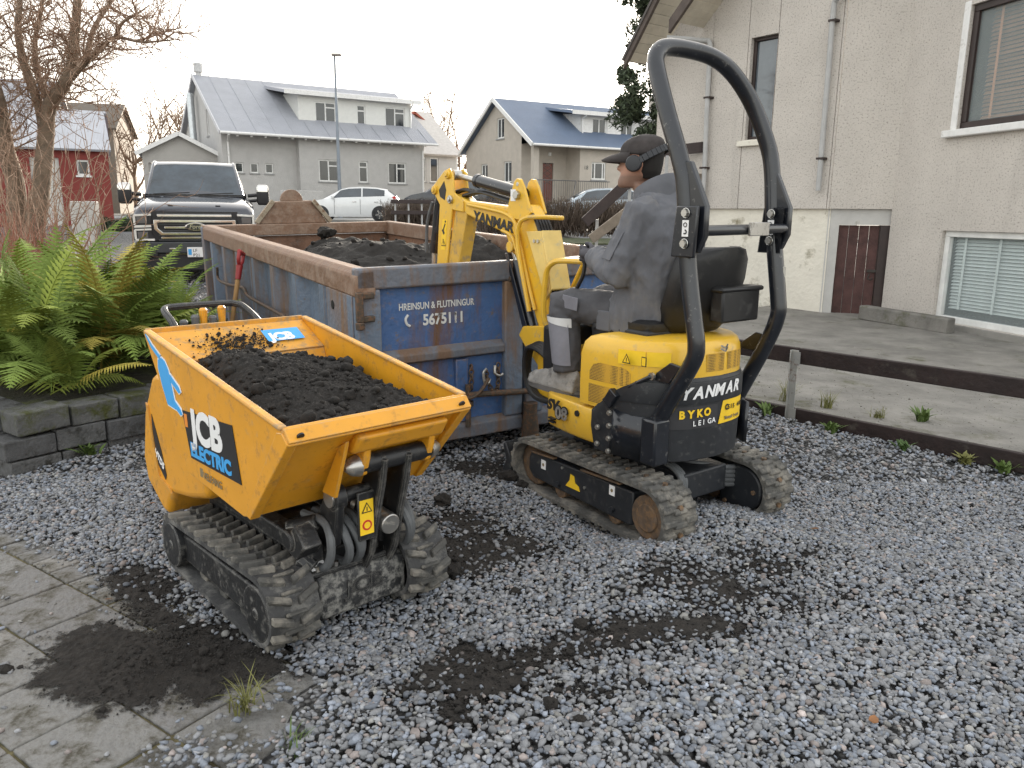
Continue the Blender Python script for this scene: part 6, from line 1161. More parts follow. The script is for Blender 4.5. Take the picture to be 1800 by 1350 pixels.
mb.tube([HC+Vector((-.035, .088, .028)), HC+Vector((0, .094, .030)), HC+Vector((.035, .088, .028))], .010, 8); mb.tube([HC+Vector((-.022, .086, -.058)), HC+Vector((0, .093, -.057)), HC+Vector((.022, .086, -.058))], .008, 8)
for sx in (-1, 1): mb.loft([ell(HC+Vector((sx*(.072+d), .0-d*.4, -.005)), .018*s_, .033*s_, 10, (1, 0, 0)) for d, s_ in ((0, .8), (.008, 1.), (.016, .9))])
mb.T = None
mb.loft([ell((0, .075, 1.58), .065, .065, 16), ell((0, .085, 1.64), .056, .058, 16), ell((0, .10, 1.70), .055, .06, 16)])
mb.loft([ell(c, a, b) for c, a, b in (((0, .04, 1.0), .15, .12), ((0, .0, 1.2), .15, .11), ((0, -.04, 1.42), .17, .11), ((0, .02, 1.56), .14, .08), ((0, .07, 1.61), .06, .06))])
ARM = {-1: ((-.20, -.08, 1.545), (-.275, .0, 1.26), (-.205, .225, 1.33)), 1: ((.19, -.07, 1.545), (.265, .02, 1.26), (.20, .24, 1.32))}
LEG = {-1: ((-.10, .0, 1.04), (-.225, .45, 1.065), (-.265, .355, .73)), 1: ((.10, .04, 1.04), (.14, .50, 1.075), (.14, .47, .68))}
for sx in (-1, 1):
    a, b, c = map(Vector, ARM[sx]); mb.tube([a, (a+b)/2, b, (b+c)/2, c], [.048, .045, .038, .036, .027], 12)
    a, b, c = map(Vector, LEG[sx]); mb.tube([a, (a+b)/2, b, b.lerp(c, .4), c], [.078, .072, .055, .052, .038], 12)
body = fused('body', mb, m_skin, pe, .0085, sm=3)
for sx in (-1, 1):
    mb = MB(); mb.T = HT; mb.loft([ell(HC+Vector((sx*.032, .090+d, .012)), .013*s_, .006*s_, 10, (0, 1, 0)) for d, s_ in ((0, 1), (.006, .7))]); mb.build('eye', m_hair, body, smooth=60)
    mb = MB(); mb.T = HT; mb.tube([HC+Vector((sx*.015, .103, .032)), HC+Vector((sx*.05, .088, .036))], .005, 6); mb.build('eyebrow', m_hair, body)
mb = MB(); mb.T = HT; mb.loft([ell(HC+Vector((0, -.028+o_, z)), rx, ry, 20, pw=2.2) for z, rx, ry, o_ in ((-.075, .050, .055, -.01), (-.04, .070, .075, -.004), (.0, .078, .082, -.004), (.04, .08, .086, -.004), (.08, .074, .08, 0))]); fused('hair', mb, m_hair, body, .006, sm=2)
# clothes follow the body
mb = MB(); mb.loft([ell(c, a, b, 24, pw=2.3) for c, a, b in (((-.02, .02, .955), .22, .205), ((-.02, .01, 1.03), .225, .205), ((-.02, -.03, 1.16), .21, .185), ((-.02, -.065, 1.32), .22, .18), ((-.02, -.075, 1.44), .225, .17), ((-.015, -.07, 1.54), .205, .145), ((0, -.045, 1.61), .15, .125), ((0, .0, 1.655), .10, .105))])
for sx in (-1, 1):
    a, b, c = map(Vector, ARM[sx]); a += Vector((-sx*.02, 0, 0)); mb.tube([a+Vector((-sx*.04, 0, .01)), a, a.lerp(b, .35), a.lerp(b, .7), b, b.lerp(c, .3), b.lerp(c, .65), c], [.085, .097, .092, .087, .086, .08, .068, .056], 16)
jk = fused('jacket', mb, m_jack, pe, .009, wr=.016, wf=9, sm=4, ws=(1, 1.5, .55))
mb = MB(); N_ = 28
def cring(z, rx, ry, cy, lift=0): return [(math.cos(t)*rx, cy+math.sin(t)*ry, z+lift*(-math.sin(t))) for t in [2*math.pi*k/N_ for k in range(N_)]]
mb.loft([cring(1.60, .12, .125, .01), cring(1.65, .112, .12, .01, .03), cring(1.695, .104, .116, .015, .05), cring(1.70, .094, .106, .017, .05), cring(1.63, .085, .088, .03, .02)], cap=False); mb.build('collar', m_jack, jk, smooth=60)
mb = MB(); mb.loft([ell((-.235, .06, z), .012, w_, 8) for z, w_ in ((.955, .05), (1.02, .05))]) if 0 else None
mb = MB(); mb.bx(-.248, -.232, .06, .16, .955, 1.06); mb.build('pocket_flap', m_jack, jk, bevel=.006)
mb = MB(); a, b = Vector((-.268, -.035, 1.47)), Vector((-.318, .0, 1.33)); mb.bar(a+Vector((-.022, 0, 0)), b+Vector((-.03, 0, 0)), .075, .006, (-1, .2, 0)); mb.build('sleeve_pocket', m_jack, jk, bevel=.004)
mb = MB()
for sx in (-1, 1):
    a, b, c = map(Vector, LEG[sx]); mb.tube([a+Vector((0, -.05, 0)), a, a.lerp(b, .5), a.lerp(b, .88), b+Vector((0, .012, -.005)), b.lerp(c, .15), b.lerp(c, .5), b.lerp(c, .85), c+Vector((0, 0, -.03))], [.10, .105, .10, .092, .085, .085, .08, .078, .076], 18)
mb.loft([ell((0, .0, .99), .17, .13), ell((0, .0, 1.12), .175, .13)])
tr_ = fused('trousers', mb, m_trou, pe, .009, wr=.007, wf=12, sm=4, ws=(1, .8, 1.3))
for sx in (-1, 1):
    a, b, c = map(Vector, LEG[sx]); n_ = Vector((sx, 0, 0))
    # grey outer panel on the shin with a reflective strip
    mb = MB(); vs = []
    for t, w_ in ((.22, .03), (.3, .055), (.5, .06), (.75, .058), (.95, .055)):
        p = b.lerp(c, t); r_ = .094-.01*t
        for k in range(-3, 4): an = k/3*1.05; vs.append(p+Vector((sx*math.cos(an)*r_, -math.sin(an)*r_*1.02-.0, 0)))
    mb.add(vs, [(7*i+j, 7*i+j+1, 7*i+8+j, 7*i+7+j) for i in range(4) for j in range(6)]); sp_ = mb.build('shin_panel', m_trol, tr_, smooth=60)
    mb = MB(); vs = []
    for t in (.2, .3):
        p = b.lerp(c, t); r_ = .0965-.006*t
        for k in range(-4, 5): an = k/4*1.25; vs.append(p+Vector((sx*math.cos(an)*r_, -math.sin(an)*r_*1.03, -.02*k/4*(1 if t > .25 else .2))))
    mb.add(vs, [(j, j+1, 10+j, 9+j) for j in range(8)]); mb.build('reflective_strip', m_refl, tr_, smooth=60)
    q = a.lerp(b, .72)+Vector((sx*.098, 0, .03)); mb = MB(); mb.bar(q+Vector((0, -.06, -.01)), q+Vector((0, .06, .0)), .006, .07, (0, 0, 1)); kp = mb.build('thigh_pocket', m_trol, tr_, bevel=.006)
    # shoe: sole and upper
    f = Vector((c.x, c.y-.46, .605)); mb = MB(); mb.loft([[(f.x+x*w_, y, z) for x, w_ in ((-1, .046), (1, .046))]+[(f.x+x*w2, y+.001, z2) for x, w2, z2 in ((1, .034, z+h_), (-1, .034, z+h_))] for y, z, h_ in ()]) if 0 else None
    mb = MB(); S_ = ((.375, .040, .10), (.41, .046, .135), (.47, .047, .155), (.53, .046, .125), (.60, .049, .095), (.68, .050, .075), (.745, .044, .06), (.785, .026, .035))
    mb.loft([[(f.x+math.cos(t)*w_*(1.0 if math.sin(t) < .2 else .8), y+f.y, f.z+max(-.01, math.sin(t)*h_)) for t in [2*math.pi*k/16 for k in range(16)]] for y, w_, h_ in S_]); sh2 = fused('shoe', mb, m_shoe, pe, .007, wr=.003, wf=22, sm=3)
    mb = MB(); mb.loft([[(f.x+math.cos(t)*.052, .575+f.y+math.sin(t)*.222, z) for t in [2*math.pi*k/24 for k in range(24)]] for z in (f.z-.032, f.z-.002)]); mb.build('sole', mat('sole_grey', (.12, .115, .11), .9) if 'sole_grey' not in bpy.data.materials else bpy.data.materials['sole_grey'], sh2, smooth=50)
    # gloved hand closed round the lever: palm, four fingers, thumb
    _, el_, wr_ = map(Vector, ARM[sx]); h0 = wr_; L0 = Vector((-.19 if sx < 0 else .20, .32, 1.335)); mb = MB(); d = (L0+Vector((sx*.02, -.01, .01))-h0).normalized()
    mb.loft([ell(h0+d*t, .030+.012*min(1, t/.05), .022+.006*min(1, t/.05), 12, d) for t in (-.02, .0, .03, .06, .085)])
    for k in range(4):
        z = .03-.021*k; L1 = (.036, .04, .036, .03)[k]; p0 = h0+d*.07+Vector((0, 0, z)); mb.tube([p0, p0+d*.03+Vector((sx*.008, 0, 0)), L0+Vector((sx*.002, .034, z+.005)), L0+Vector((-sx*.022, .028, z)), L0+Vector((-sx*.028, .002-L1*.2, z))], [.0115, .0115, .011, .010, .009], 8)
    mb.tube([h0+d*.03+Vector((-sx*.015, 0, .02)), h0+d*.06+Vector((-sx*.03, 0, .035)), L0+Vector((-sx*.026, -.005, .055)), L0+Vector((-sx*.012, .02, .058))], [.014, .0135, .012, .010], 8)
    gl = fused('glove', mb, m_glove, pe, .0045, sm=2); mb = MB(); mb.tube([h0-d*.03, h0-d*.005, h0+d*.02], [.040, .041, .038], 14); mb.build('cuff', m_trol, gl, smooth=60); mb = MB(); mb.tube([h0+d*.005, h0+d*.016], [.042, .0405], 14); mb.build('cuff_stripe', m_refl, gl, smooth=60)
# cap and headphones
mb = MB(); mb.T = HT; mb.loft([ell(HC+Vector((0, -.004+o_, z)), rx, ry, 28, pw=2.15) for z, rx, ry, o_ in ((.042, .084, .110, -.002), (.058, .087, .115, .0), (.082, .086, .113, -.004), (.108, .080, .102, -.010), (.13, .064, .080, -.016), (.142, .036, .044, -.02), (.146, .008, .01, -.02))]); cp = fused('cap', mb, m_cap, pe, .007, wr=.004, wf=13, sm=2)
mb = MB(); mb.T = HT; vs = []; nn = 13
for j, (r0, dz_) in enumerate(((0, .0), (.5, -.006), (1, -.024))):
    for k in range(nn): t = R(15+150*k/(nn-1)); e = math.sin(t); vs.append(HC+Vector((math.cos(t)*(.083+.002*r0), .02+e*(.095+.095*r0*e), .056+dz_-.022*abs(math.cos(t))*r0-.008*r0)))
mb.add(vs, [(nn*j+k, nn*j+k+1, nn*(j+1)+k+1, nn*(j+1)+k) for j in range(2) for k in range(nn-1)]); br = mb.build('brim', m_cap, cp, smooth=60); sd_ = br.modifiers.new('t', 'SOLIDIFY'); sd_.thickness = .008
for sx in (-1, 1):
    mb = MB(); mb.T = HT; mb.tube([HC+Vector((sx*x, .02, -.002)) for x in (.074, .082, .102, .112, .114)], [.030, .041, .042, .036, .02], 20); mb.build('ear_cup', m_hp, pe, smooth=40)
mb = MB(); mb.T = HT; vs = []
for k in range(21): t = R(-4+188*k/20); vs.append(HC+Vector((math.cos(t)*.105, .012-.150*math.sin(t), .0+.085*math.sin(t))))
for k in range(20): a, b = vs[k], vs[k+1]; mb.bar(a, b, .034, .010, (a+b)/2-HC)
mb.build('headband', m_hp, pe, smooth=0, bevel=.003)
# ================================================================== vehicles
m_tyre = mat('tyre', (.02, .02, .021), .85, var=.3, dirt=((.09, .085, .08), .35, 12, .95)); m_chrome = mat('chrome', (.62, .61, .59), .12, metal=1.); m_carglass = mat('car_glass', (.03, .04, .05), .05, var=.5, vs=1.5, spec=1.); m_plast = mat('black_plastic', (.02, .02, .022), .55)
def wheel(parent, c, r, w, ax=(1, 0, 0), spokes=5, rim=None):
    a = Vector(ax); c = Vector(c); q = a.orthogonal().normalized(); p = a.cross(q)
    mb = MB(); mb.tube([c-a*w/2, c-a*w*.42, c+a*w*.42, c+a*w/2], [r*.93, r, r, r*.93], 28); wl = mb.build('wheel', m_tyre, parent, smooth=40)
    for s_ in (-1, 1):
        f = c+a*s_*w*.5; mb = MB(); mb.cyl(f, f+a*s_*.008, r*.66, 24); mb.build('rim', m_plast, wl)
        for k in range(spokes):
            t = 2*math.pi*k/spokes; d = q*math.cos(t)+p*math.sin(t); mb = MB(); mb.bar(f+a*s_*.014, f+a*s_*.014+d*r*.64, .07*r/.32, .02, a); mb.build('spoke', rim or m_chrome, wl)
    return wl
# ---- dark pickup truck facing the yard; local front is -y, origin on the ground under the grille
tk = empty('pickup_truck', (-5.5, 13.75, .32), R(20), 'dark blue full size pickup truck facing the yard', 'pickup truck')
m_tb = mat('truck_blue', (.010, .014, .028), .16, var=.2, spec=.7, coat=.8); m_tg = mat('truck_grey', (.045, .05, .055), .4)
def sec(y, hw, zb, zs, zt, tw):          # half-section: bottom, shoulder, top
    return [(-hw*.96, y, zb), (-hw, y, zb+.15), (-hw, y, zs-.12), (-hw*.985, y, zs), (-tw, y, zt), (-tw*.5, y, zt+.012), (0, y, zt+.015), (tw*.5, y, zt+.012), (tw, y, zt), (hw*.985, y, zs), (hw, y, zs-.12), (hw, y, zb+.15), (hw*.96, y, zb)]
mb = MB(); mb.loft([sec(*a) for a in ((.04, .93, .75, 1.12, 1.20, .86), (.10, .97, .72, 1.19, 1.27, .86), (.45, 1.0, .62, 1.27, 1.36, .80), (1.0, 1.01, .6, 1.33, 1.44, .80), (1.28, 1.01, .6, 1.36, 1.47, .84))]); mb.build('bonnet', m_tb, tk, smooth=50)
for sx in (-1, 1): mb = MB(); mb.prism([(sx*.34, .12), (sx*.42, .12), (sx*.60, 1.15), (sx*.50, 1.15)], 2, 1.30, 1.31); mb.add([(sx*.40, .15, 1.295), (sx*.46, .15, 1.285), (sx*.62, 1.2, 1.475), (sx*.56, 1.2, 1.485)], [(0, 1, 2, 3)]); mb.build('bonnet_crease', m_tb, tk, smooth=0)
mb = MB(); mb.loft([sec(*a) for a in ((1.25, 1.01, .55, 1.35, 1.44, .9), (1.5, 1.01, .5, 1.38, 1.46, .93), (5.6, 1.01, .5, 1.38, 1.44, .95))]); mb.build('body', m_tb, tk, smooth=50)
mb = MB(); A = [sec(1.32, .90, 1.36, 1.44, 1.50, .84), sec(1.95, .86, 1.36, 1.75, 2.06, .70), sec(2.2, .86, 1.36, 1.78, 2.13, .70), sec(3.9, .86, 1.36, 1.78, 2.10, .70), sec(4.3, .88, 1.36, 1.5, 1.55, .8)]; mb.loft(A); cab = mb.build('cab', m_tb, tk, smooth=40)
mb = MB(); mb.add([(-.80, 1.335, 1.50), (.80, 1.335, 1.50), (.70, 1.90, 2.04), (.35, 1.905, 2.065), (-.35, 1.905, 2.065), (-.70, 1.90, 2.04)], [(0, 1, 2, 3, 4, 5)]); mb.v = [(x, y-.012, z+.012) for x, y, z in mb.v]; ws = mb.build('windscreen', mat('windscreen_glass', (.035, .05, .065), .06, var=.6, vs=2.2, spec=.8), cab, smooth=0)
for x in (-.72, .05): mb = MB(); mb.bar((x, 1.29, 1.51), (x+.62, 1.31, 1.545), .02, .018); mb.build('wiper', m_plast, cab)
mb = MB(); mb.bx(-.85, .85, 1.24, 1.34, 1.465, 1.49); mb.build('cowl', m_plast, cab, bevel=.01)
for sx in (-1, 1):
    mb = MB(); mb.tube([(sx*.83, 1.32, 1.49), (sx*.72, 1.93, 2.05), (sx*.71, 2.2, 2.12)], .035, 8); mb.build('roof_pillar', m_tb, cab)
# grille
gr = empty('grille', (0, 0, 0)); gr.parent = tk
mb = MB(); mb.bx(-.70, .70, .03, .08, .72, 1.20); mb.build('grille_back', m_plast, gr)
mb = MB(); P = [(-.66, 1.06), (.66, 1.06), (.66, .90), (.56, .80), (-.56, .80), (-.66, .90)]; Q = [(-.60, 1.015), (.60, 1.015), (.60, .92), (.52, .845), (-.52, .845), (-.60, .92)]; n = 6
mb.add([(x, -.03, z) for x, z in P]+[(x, -.03, z) for x, z in Q]+[(x, .03, z) for x, z in P]+[(x, .03, z) for x, z in Q], [(i, (i+1) % n, n+(i+1) % n, n+i) for i in range(n)]+[(i, 2*n+i, 2*n+(i+1) % n, (i+1) % n) for i in range(n)]+[(n+i, n+(i+1) % n, 3*n+(i+1) % n, 3*n+i) for i in range(n)]); mb.build('grille_surround', m_chrome, gr, bevel=.008)
for z, x, m in ((1.13, .60, m_chrome), (.93, .50, m_chrome), (.755, .56, m_chrome)): mb = MB(); mb.bx(-x, x, -.02, .03, z-.022, z+.022); mb.build('grille_bar', m, gr, bevel=.01)
for z in (1.165, 1.095, .985, .875, .80, .72): mb = MB(); mb.bx(-.6, .6, .0, .03, z-.012, z+.012); mb.build('grille_slat', m_tg, gr)
mb = MB(); mb.loft([[(a*.17*s_, -.045+d, .945+b*.068*s_) for a, b in [(math.cos(t), math.sin(t)) for t in np.linspace(0, 6.283, 29)[:-1]]] for s_, d in ((1, .02), (1, 0), (.93, -.006))]); mb.build('badge_ring', m_chrome, gr)
mb = MB(); mb.loft([[(a*.148*s_, -.052+d, .945+b*.053*s_) for a, b in [(math.cos(t), math.sin(t)) for t in np.linspace(0, 6.283, 29)[:-1]]] for s_, d in ((1, .004), (.96, -.003))]); mb.build('badge', m_tb, gr); lettering('Ford', gr, m_chrome, .10, (-.105, -.0555, .915), (1, 0, 0), (0, 0, 1), lift=.002, shear=.3, bold=.001)
# headlamps: C-shaped light around dark lens
m_lens = mat('lamp_lens', (.12, .125, .13), .1, spec=.8); m_drl = mat('lamp_strip', (.75, .74, .70), .25)
for sx in (-1, 1):
    h = empty('headlight', (0, 0, 0)); h.parent = tk
    mb = MB(); mb.prism([(sx*.68, 1.165), (sx*.975, 1.15), (sx*.985, .72), (sx*.62, .70), (sx*.70, .82), (sx*.70, 1.0)], 1, .0, .08); mb.build('lamp_housing', m_plast, h, bevel=.01)
    for z0, z1 in ((1.0, 1.11), (.75, .86)): mb = MB(); mb.bx(*sorted((sx*.76, sx*.92)), -.012, .0, z0, z1); mb.build('lens', m_lens, h, bevel=.01)
    for a, b, w_ in (((.69, 1.145), (.965, 1.13), .035), ((.955, 1.13), (.955, .97), .035), ((.70, .955), (.965, .945), .04), ((.70, .90), (.96, .89), .03), ((.955, .89), (.955, .735), .035), ((.66, .725), (.96, .725), .035)):
        mb = MB(); mb.bar((sx*a[0], -.008, a[1]), (sx*b[0], -.008, b[1]), .02, w_, (0, 0, 1) if abs(a[0]-b[0]) > .1 else (1, 0, 0)); mb.build('light_strip', m_drl, h, bevel=.004)
    # tow mirror
    mr = empty('wing_mirror', (0, 0, 0)); mr.parent = tk
    for z in (1.50, 1.40): mb = MB(); mb.tube([(sx*.93, 1.42, z), (sx*1.12, 1.40, z+.02)], .035 if z > 1.45 else .03, 8); mb.build('mirror_arm', m_plast, mr)
    mb = MB(); mb.loft([[(sx*(1.20+a*.11*s_), 1.38+b*.09*s_, z) for a, b in ((-1, -1), (1, -.7), (1.1, 0), (1, 1), (-1, 1))] for z, s_ in ((1.33, .75), (1.37, 1), (1.60, 1), (1.64, .9))]); mc = mb.build('mirror_body', m_plast, mr, bevel=.02); mb = MB(); mb.loft([[(sx*(1.20+a*.112*s_), 1.375+b*.095*s_, z) for a, b in ((-1, -1), (1, -.7), (1.1, 0), (1, 1), (-1, 1))] for z, s_ in ((1.56, 1), (1.66, .97), (1.71, .75))]); mb.build('mirror_cap', m_chrome, mr, bevel=.02)
    wheel(tk, (sx*.86, .95, .40), .40, .28, spokes=6)
    wheel(tk, (sx*.86, 5.0, .40), .40, .28, spokes=6)
# bumper
mb = MB(); mb.loft([[(x, y, z) for x, y in ((-1.01, .22), (-.97, .02), (-.55, -.08), (.55, -.08), (.97, .02), (1.01, .22), (.9, .3), (-.9, .3))] for z in (.50, .53, .66, .69)]); bp = mb.build('front_bumper', m_tg, tk, bevel=.02)
mb = MB(); mb.loft([[(x*s_, y, z) for x, y in ((-.98, .2), (-.93, .05), (-.5, -.045), (.5, -.045), (.93, .05), (.98, .2), (.9, .3), (-.9, .3))] for z, s_ in ((.20, .93), (.26, .96), (.50, 1.))]); mb.build('air_dam', m_plast, bp, bevel=.015)
for sx in (-1, 1): mb = MB(); mb.bx(*sorted((sx*.62, sx*.90)), -.06, .0, .44, .60); mb.build('fog_recess', m_plast, bp, bevel=.02); mb = MB(); mb.bx(*sorted((sx*.34, sx*.44)), -.095, -.06, .55, .59); mb.build('tow_hook', m_chrome, bp, bevel=.01)
mb = MB(); mb.bx(-.5, .5, -.085, -.06, .475, .495); mb.build('bumper_trim', m_chrome, bp)
mb = MB(); mb.bx(-.16, .16, -.105, -.085, .43, .60); np_ = mb.build('number_plate', m_white, bp, bevel=.004); lettering('LF', np_, m_blackp, .075, (-.07, -.106, .52), (1, 0, 0), (0, 0, 1), lift=.001); lettering('P21', np_, m_blackp, .075, (-.07, -.106, .44), (1, 0, 0), (0, 0, 1), lift=.001); mb = MB(); mb.bx(-.145, -.09, -.107, -.1055, .47, .57); mb.build('plate_sticker', m_bluep, np_)
mb = MB(); mb.bx(-.9, .9, 1.3, 5.2, .35, .6); mb.build('underbody', m_plast, tk)

# ---- ordinary cars
def car(loc, rz, m, label, st=None, sc=1., dirt=False):
    """local x: nose at 0 to tail at 4.45; y: half width; window panels are parts"""
    c = empty('parked_car', loc, rz, label, 'car'); hw = .88
    S = [(0, .60, .60, .30), (.06, .72, .72, .26), (.35, .86, .86, .22), (.95, 1.0, .98, .2), (1.25, 1.17, 1.0, .2), (1.75, 1.44, 1.03, .2), (2.1, 1.52, 1.04, .2), (2.7, 1.55, 1.06, .2), (3.35, 1.52, 1.09, .2), (3.85, 1.42, 1.12, .2), (4.22, 1.15, 1.08, .24), (4.40, .9, .88, .3), (4.45, .75, .74, .34)]
    def ring(x, zt, zb, z0):
        w_ = hw*(1-.16*max(0, (.5-x)/.5)**2-.10*max(0, (x-3.9)/.55)**2); g = zt-zb > .05; tw = w_*(.76 if g else .88)
        return [(x, -w_*.94, z0), (x, -w_, z0+.15), (x, -w_*1.0, min(zb, .75)), (x, -w_*.975, zb), (x, -tw, zt-.02), (x, -tw*.6, zt+.015), (x, 0, zt+.022), (x, tw*.6, zt+.015), (x, tw, zt-.02), (x, w_*.975, zb), (x, w_, min(zb, .75)), (x, w_, z0+.15), (x, w_*.94, z0)]
    rs = [ring(*s_) for s_ in S]; mb = MB(); mb.loft(rs); mb.build('body', m, c, smooth=45)
    def panel(name, quads, mm, off=.006):
        mb = MB()
        for q in quads:
            q = [Vector(p) for p in q]; n_ = (q[1]-q[0]).cross(q[2]-q[0]).normalized(); ctr = sum(q, Vector())/len(q)
            if n_.dot(ctr-Vector((2.4, 0, .8))) < 0: n_ = -n_
            mb.add([p+n_*off for p in q], [tuple(range(len(q)))])
        return mb.build(name, mm, c, smooth=60)
    L = lambda a, b, t: tuple(a[i]+(b[i]-a[i])*t for i in range(3))
    for sg, (i0, i1) in ((-1, (3, 4)), (1, (9, 8))):
        def P(k, t, f): a, b = L(rs[k][i0], rs[k+1][i0], f), L(rs[k][i1], rs[k+1][i1], f); return L(a, b, t)
        for name, a, b in (('side_window', 4.25, 6.95), ('side_window', 7.05, 8.75)):
            ks = sorted({a, b, *[k for k in range(13) if a < k < b]}); qs = []
            for u, v in zip(ks, ks[1:]): ku, kv = int(u), int(v-1e-6); qs.append([P(ku, .08, u-ku), P(kv, .08, v-kv), P(kv, .9, v-kv), P(ku, .9, u-ku)])
            panel(name, qs, m_carglass)
        panel('headlight', [[(.06, sg*.56, .66), (.5, sg*.84, .88), (.36, sg*.78, .70), (.10, sg*.60, .60)]], m_lens, .03)
        panel('tail_light', [[(4.2, sg*.80, 1.15), (4.40, sg*.74, .82), (4.28, sg*.80, .80), (4.05, sg*.83, 1.1)]], m_redp, .03)
        for x in (1.45, 2.62, 3.55): mb = MB(); mb.bx(x-.006, x+.006, sg*.882-.004, sg*.882+.004, .32, 1.0); mb.build('door_seam', m_plast, c)
        for x in (2.35, 3.35): mb = MB(); mb.bx(x-.1, x+.1, sg*.885-.012, sg*.885+.012, .86, .89); mb.build('door_handle', m_chrome, c, bevel=.006)
        mb = MB(); mb.loft([[(x, sg*y, z) for x, y, z in ((1.30+d*.3, .88+d*.5, 1.02), (1.30+d*.3, .88+d*.5, 1.13), (1.45, .88+d*.5, 1.13), (1.45, .88+d*.5, 1.02))] for d in (0, .2, .3)]); mb.build('wing_mirror', m, c, bevel=.02)
        for x in (.82, 3.5): mb = MB(); mb.cyl((x, sg*.86, .33), (x, sg*.889, .33), .375, 26); mb.build('wheel_arch', m_plast, c)
    panel('windscreen', [[rs[k][i] for i in (4, 5, 6)]+[rs[k+1][i] for i in (6, 5, 4)] for k in (3, 4)]+[[rs[k][i] for i in (6, 7, 8)]+[rs[k+1][i] for i in (8, 7, 6)] for k in (3, 4)], m_carglass)
    panel('rear_window', [[rs[9][i] for i in (4, 5, 6)]+[rs[10][i] for i in (6, 5, 4)], [rs[9][i] for i in (6, 7, 8)]+[rs[10][i] for i in (8, 7, 6)]], m_carglass)
    for x in (.82, 3.5):
        for sg in (-1, 1): wheel(c, (x, sg*.80, .32), .32, .2, (0, 1, 0), 5)
    c.scale = (sc, sc, sc); return c
m_cw = mat('car_white', (.72, .73, .73), .25, coat=.6, var=.03); m_cd = mat('car_dark', (.015, .018, .025), .25, coat=.6, var=.1); m_cl = mat('car_pale_blue', (.45, .52, .58), .2, coat=.6, var=.05)
car((-9.0, 34.6, 1.13), R(4), m_cw, 'white electric hatchback parked across from the silver roofed house', sc=.93)
car((-4.9, 36.0, 1.45), R(3), m_cd, 'dark parked car half hidden behind hedge and excavator boom', sc=.95)
car((1.0, 30.2, 1.0), R(6), m_cl, 'pale blue car with only its roof showing above the hedge', sc=.95)
# ================================================================== plants
def branch(mb, p, d, l, r, lev, q, nseg=4, curl=.25, upb=.15, n=5):
    """one wandering limb; returns its points"""
    pts = [Vector(p)]; dd = Vector(d).normalized()
    for i in range(nseg):
        dd = (dd+Vector(q.normal(0, curl, 3))+Vector((0, 0, upb))).normalized(); pts.append(pts[-1]+dd*l/nseg)
    mb.tube(pts, [r*(1-.75*i/nseg) for i in range(nseg+1)], n, cap=False); return pts
def grow(mb, pts, r0, lev, q, dens, lscale, maxlev=2, spread=.9, upb=.12):
    for a, b in zip(pts, pts[1:]):
        l = (b-a).length; k = q.poisson(dens*l)
        for _ in range(k):
            p = a.lerp(b, q.random()); d = (b-a).normalized(); o = Vector(q.normal(0, 1, 3)); o = (o-d*o.dot(d)).normalized(); dd = d*.55+o*spread; ln = lscale*q.uniform(.5, 1.2)
            ch = branch(mb, p, dd, ln, max(.0042, r0*.5), lev, q, 4, .28, upb, 4 if lev else 5)
            if lev < maxlev: grow(mb, ch, r0*.5, lev+1, q, dens*1.1, lscale*.5, maxlev, spread, upb)
m_bark = mat('bark', (.19, .145, .105), .9, var=.35, vs=8, bump=.6, bs=40); m_twig = mat('twig', (.24, .155, .105), .85, var=.3); m_bark2 = mat('far_bark', (.20, .13, .085), .9)
q = np.random.default_rng(3)
LIMB = [[(-6.643, 11.0, .2), (-6.643, 11.0, 1.137), (-6.514, 11.0, 1.676), (-6.346, 11.0, 2.427), (-6.247, 11.0, 2.867), (-5.961, 10.9, 3.143), (-5.774, 10.8, 3.375), (-5.687, 10.8, 3.755), (-5.56, 10.7, 4.139), (-5.502, 10.7, 4.537), (-5.45, 10.7, 5.1)],
 [(-5.961, 10.9, 3.143), (-5.488, 10.6, 3.376), (-5.241, 10.5, 3.509), (-4.977, 10.4, 3.638), (-4.559, 10.2, 3.549), (-4.133, 10.1, 3.558)],
 [(-6.346, 11.0, 2.427), (-6.427, 11.1, 2.878), (-6.616, 11.2, 3.401), (-6.661, 11.2, 3.831), (-6.634, 11.3, 4.349), (-6.668, 11.4, 4.865), (-6.7, 11.5, 5.4)],
 [(-6.95, 11.0, .2), (-6.896, 11.0, 1.134), (-6.824, 11.0, 1.825), (-6.77, 10.8, 2.334), (-6.654, 10.6, 2.814), (-6.636, 10.5, 3.282), (-6.465, 10.4, 3.797), (-6.386, 10.3, 4.416), (-6.3, 10.3, 5.0)],
 [(-6.212, 11.0, 2.904), (-6.578, 11.4, 3.362), (-6.671, 11.6, 3.84), (-6.562, 11.7, 4.377), (-6.587, 11.8, 4.984)],
 [(-5.785, 10.8, 3.34), (-5.791, 11.2, 3.552), (-5.739, 11.4, 3.952), (-5.564, 11.5, 4.264), (-5.334, 11.5, 4.623), (-5.2, 11.5, 5.0)],
 [(-4.977, 10.4, 3.638), (-4.828, 10.3, 3.788), (-4.599, 10.2, 3.864), (-4.438, 10.2, 3.962)]]
RAD = [(.16, .03), (.055, .008), (.085, .02), (.17, .03), (.06, .015), (.05, .012), (.03, .006)]
bt = empty('bare_tree', (-6.64, 11, .2), 0, 'large leafless tree with curving limbs at the left edge', 'tree')
tw = MB()
for i, (P, (ra, rb)) in enumerate(zip(LIMB, RAD)):
    sp = spline([Vector(p)-Vector((-6.64, 11, .2)) for p in P], 5); n = len(sp); mb = MB(); mb.tube(sp, [ra+(rb-ra)*(k/(n-1))**.75 for k in range(n)], 10)
    mb.build('trunk' if i in (0, 3) else 'limb', m_bark, bt, smooth=60)
    k0 = int(n*.35) if i in (0, 3) else 0
    grow(tw, sp[k0:], .026, 0, q, 9.5, .8, 2, 1.0, .10)
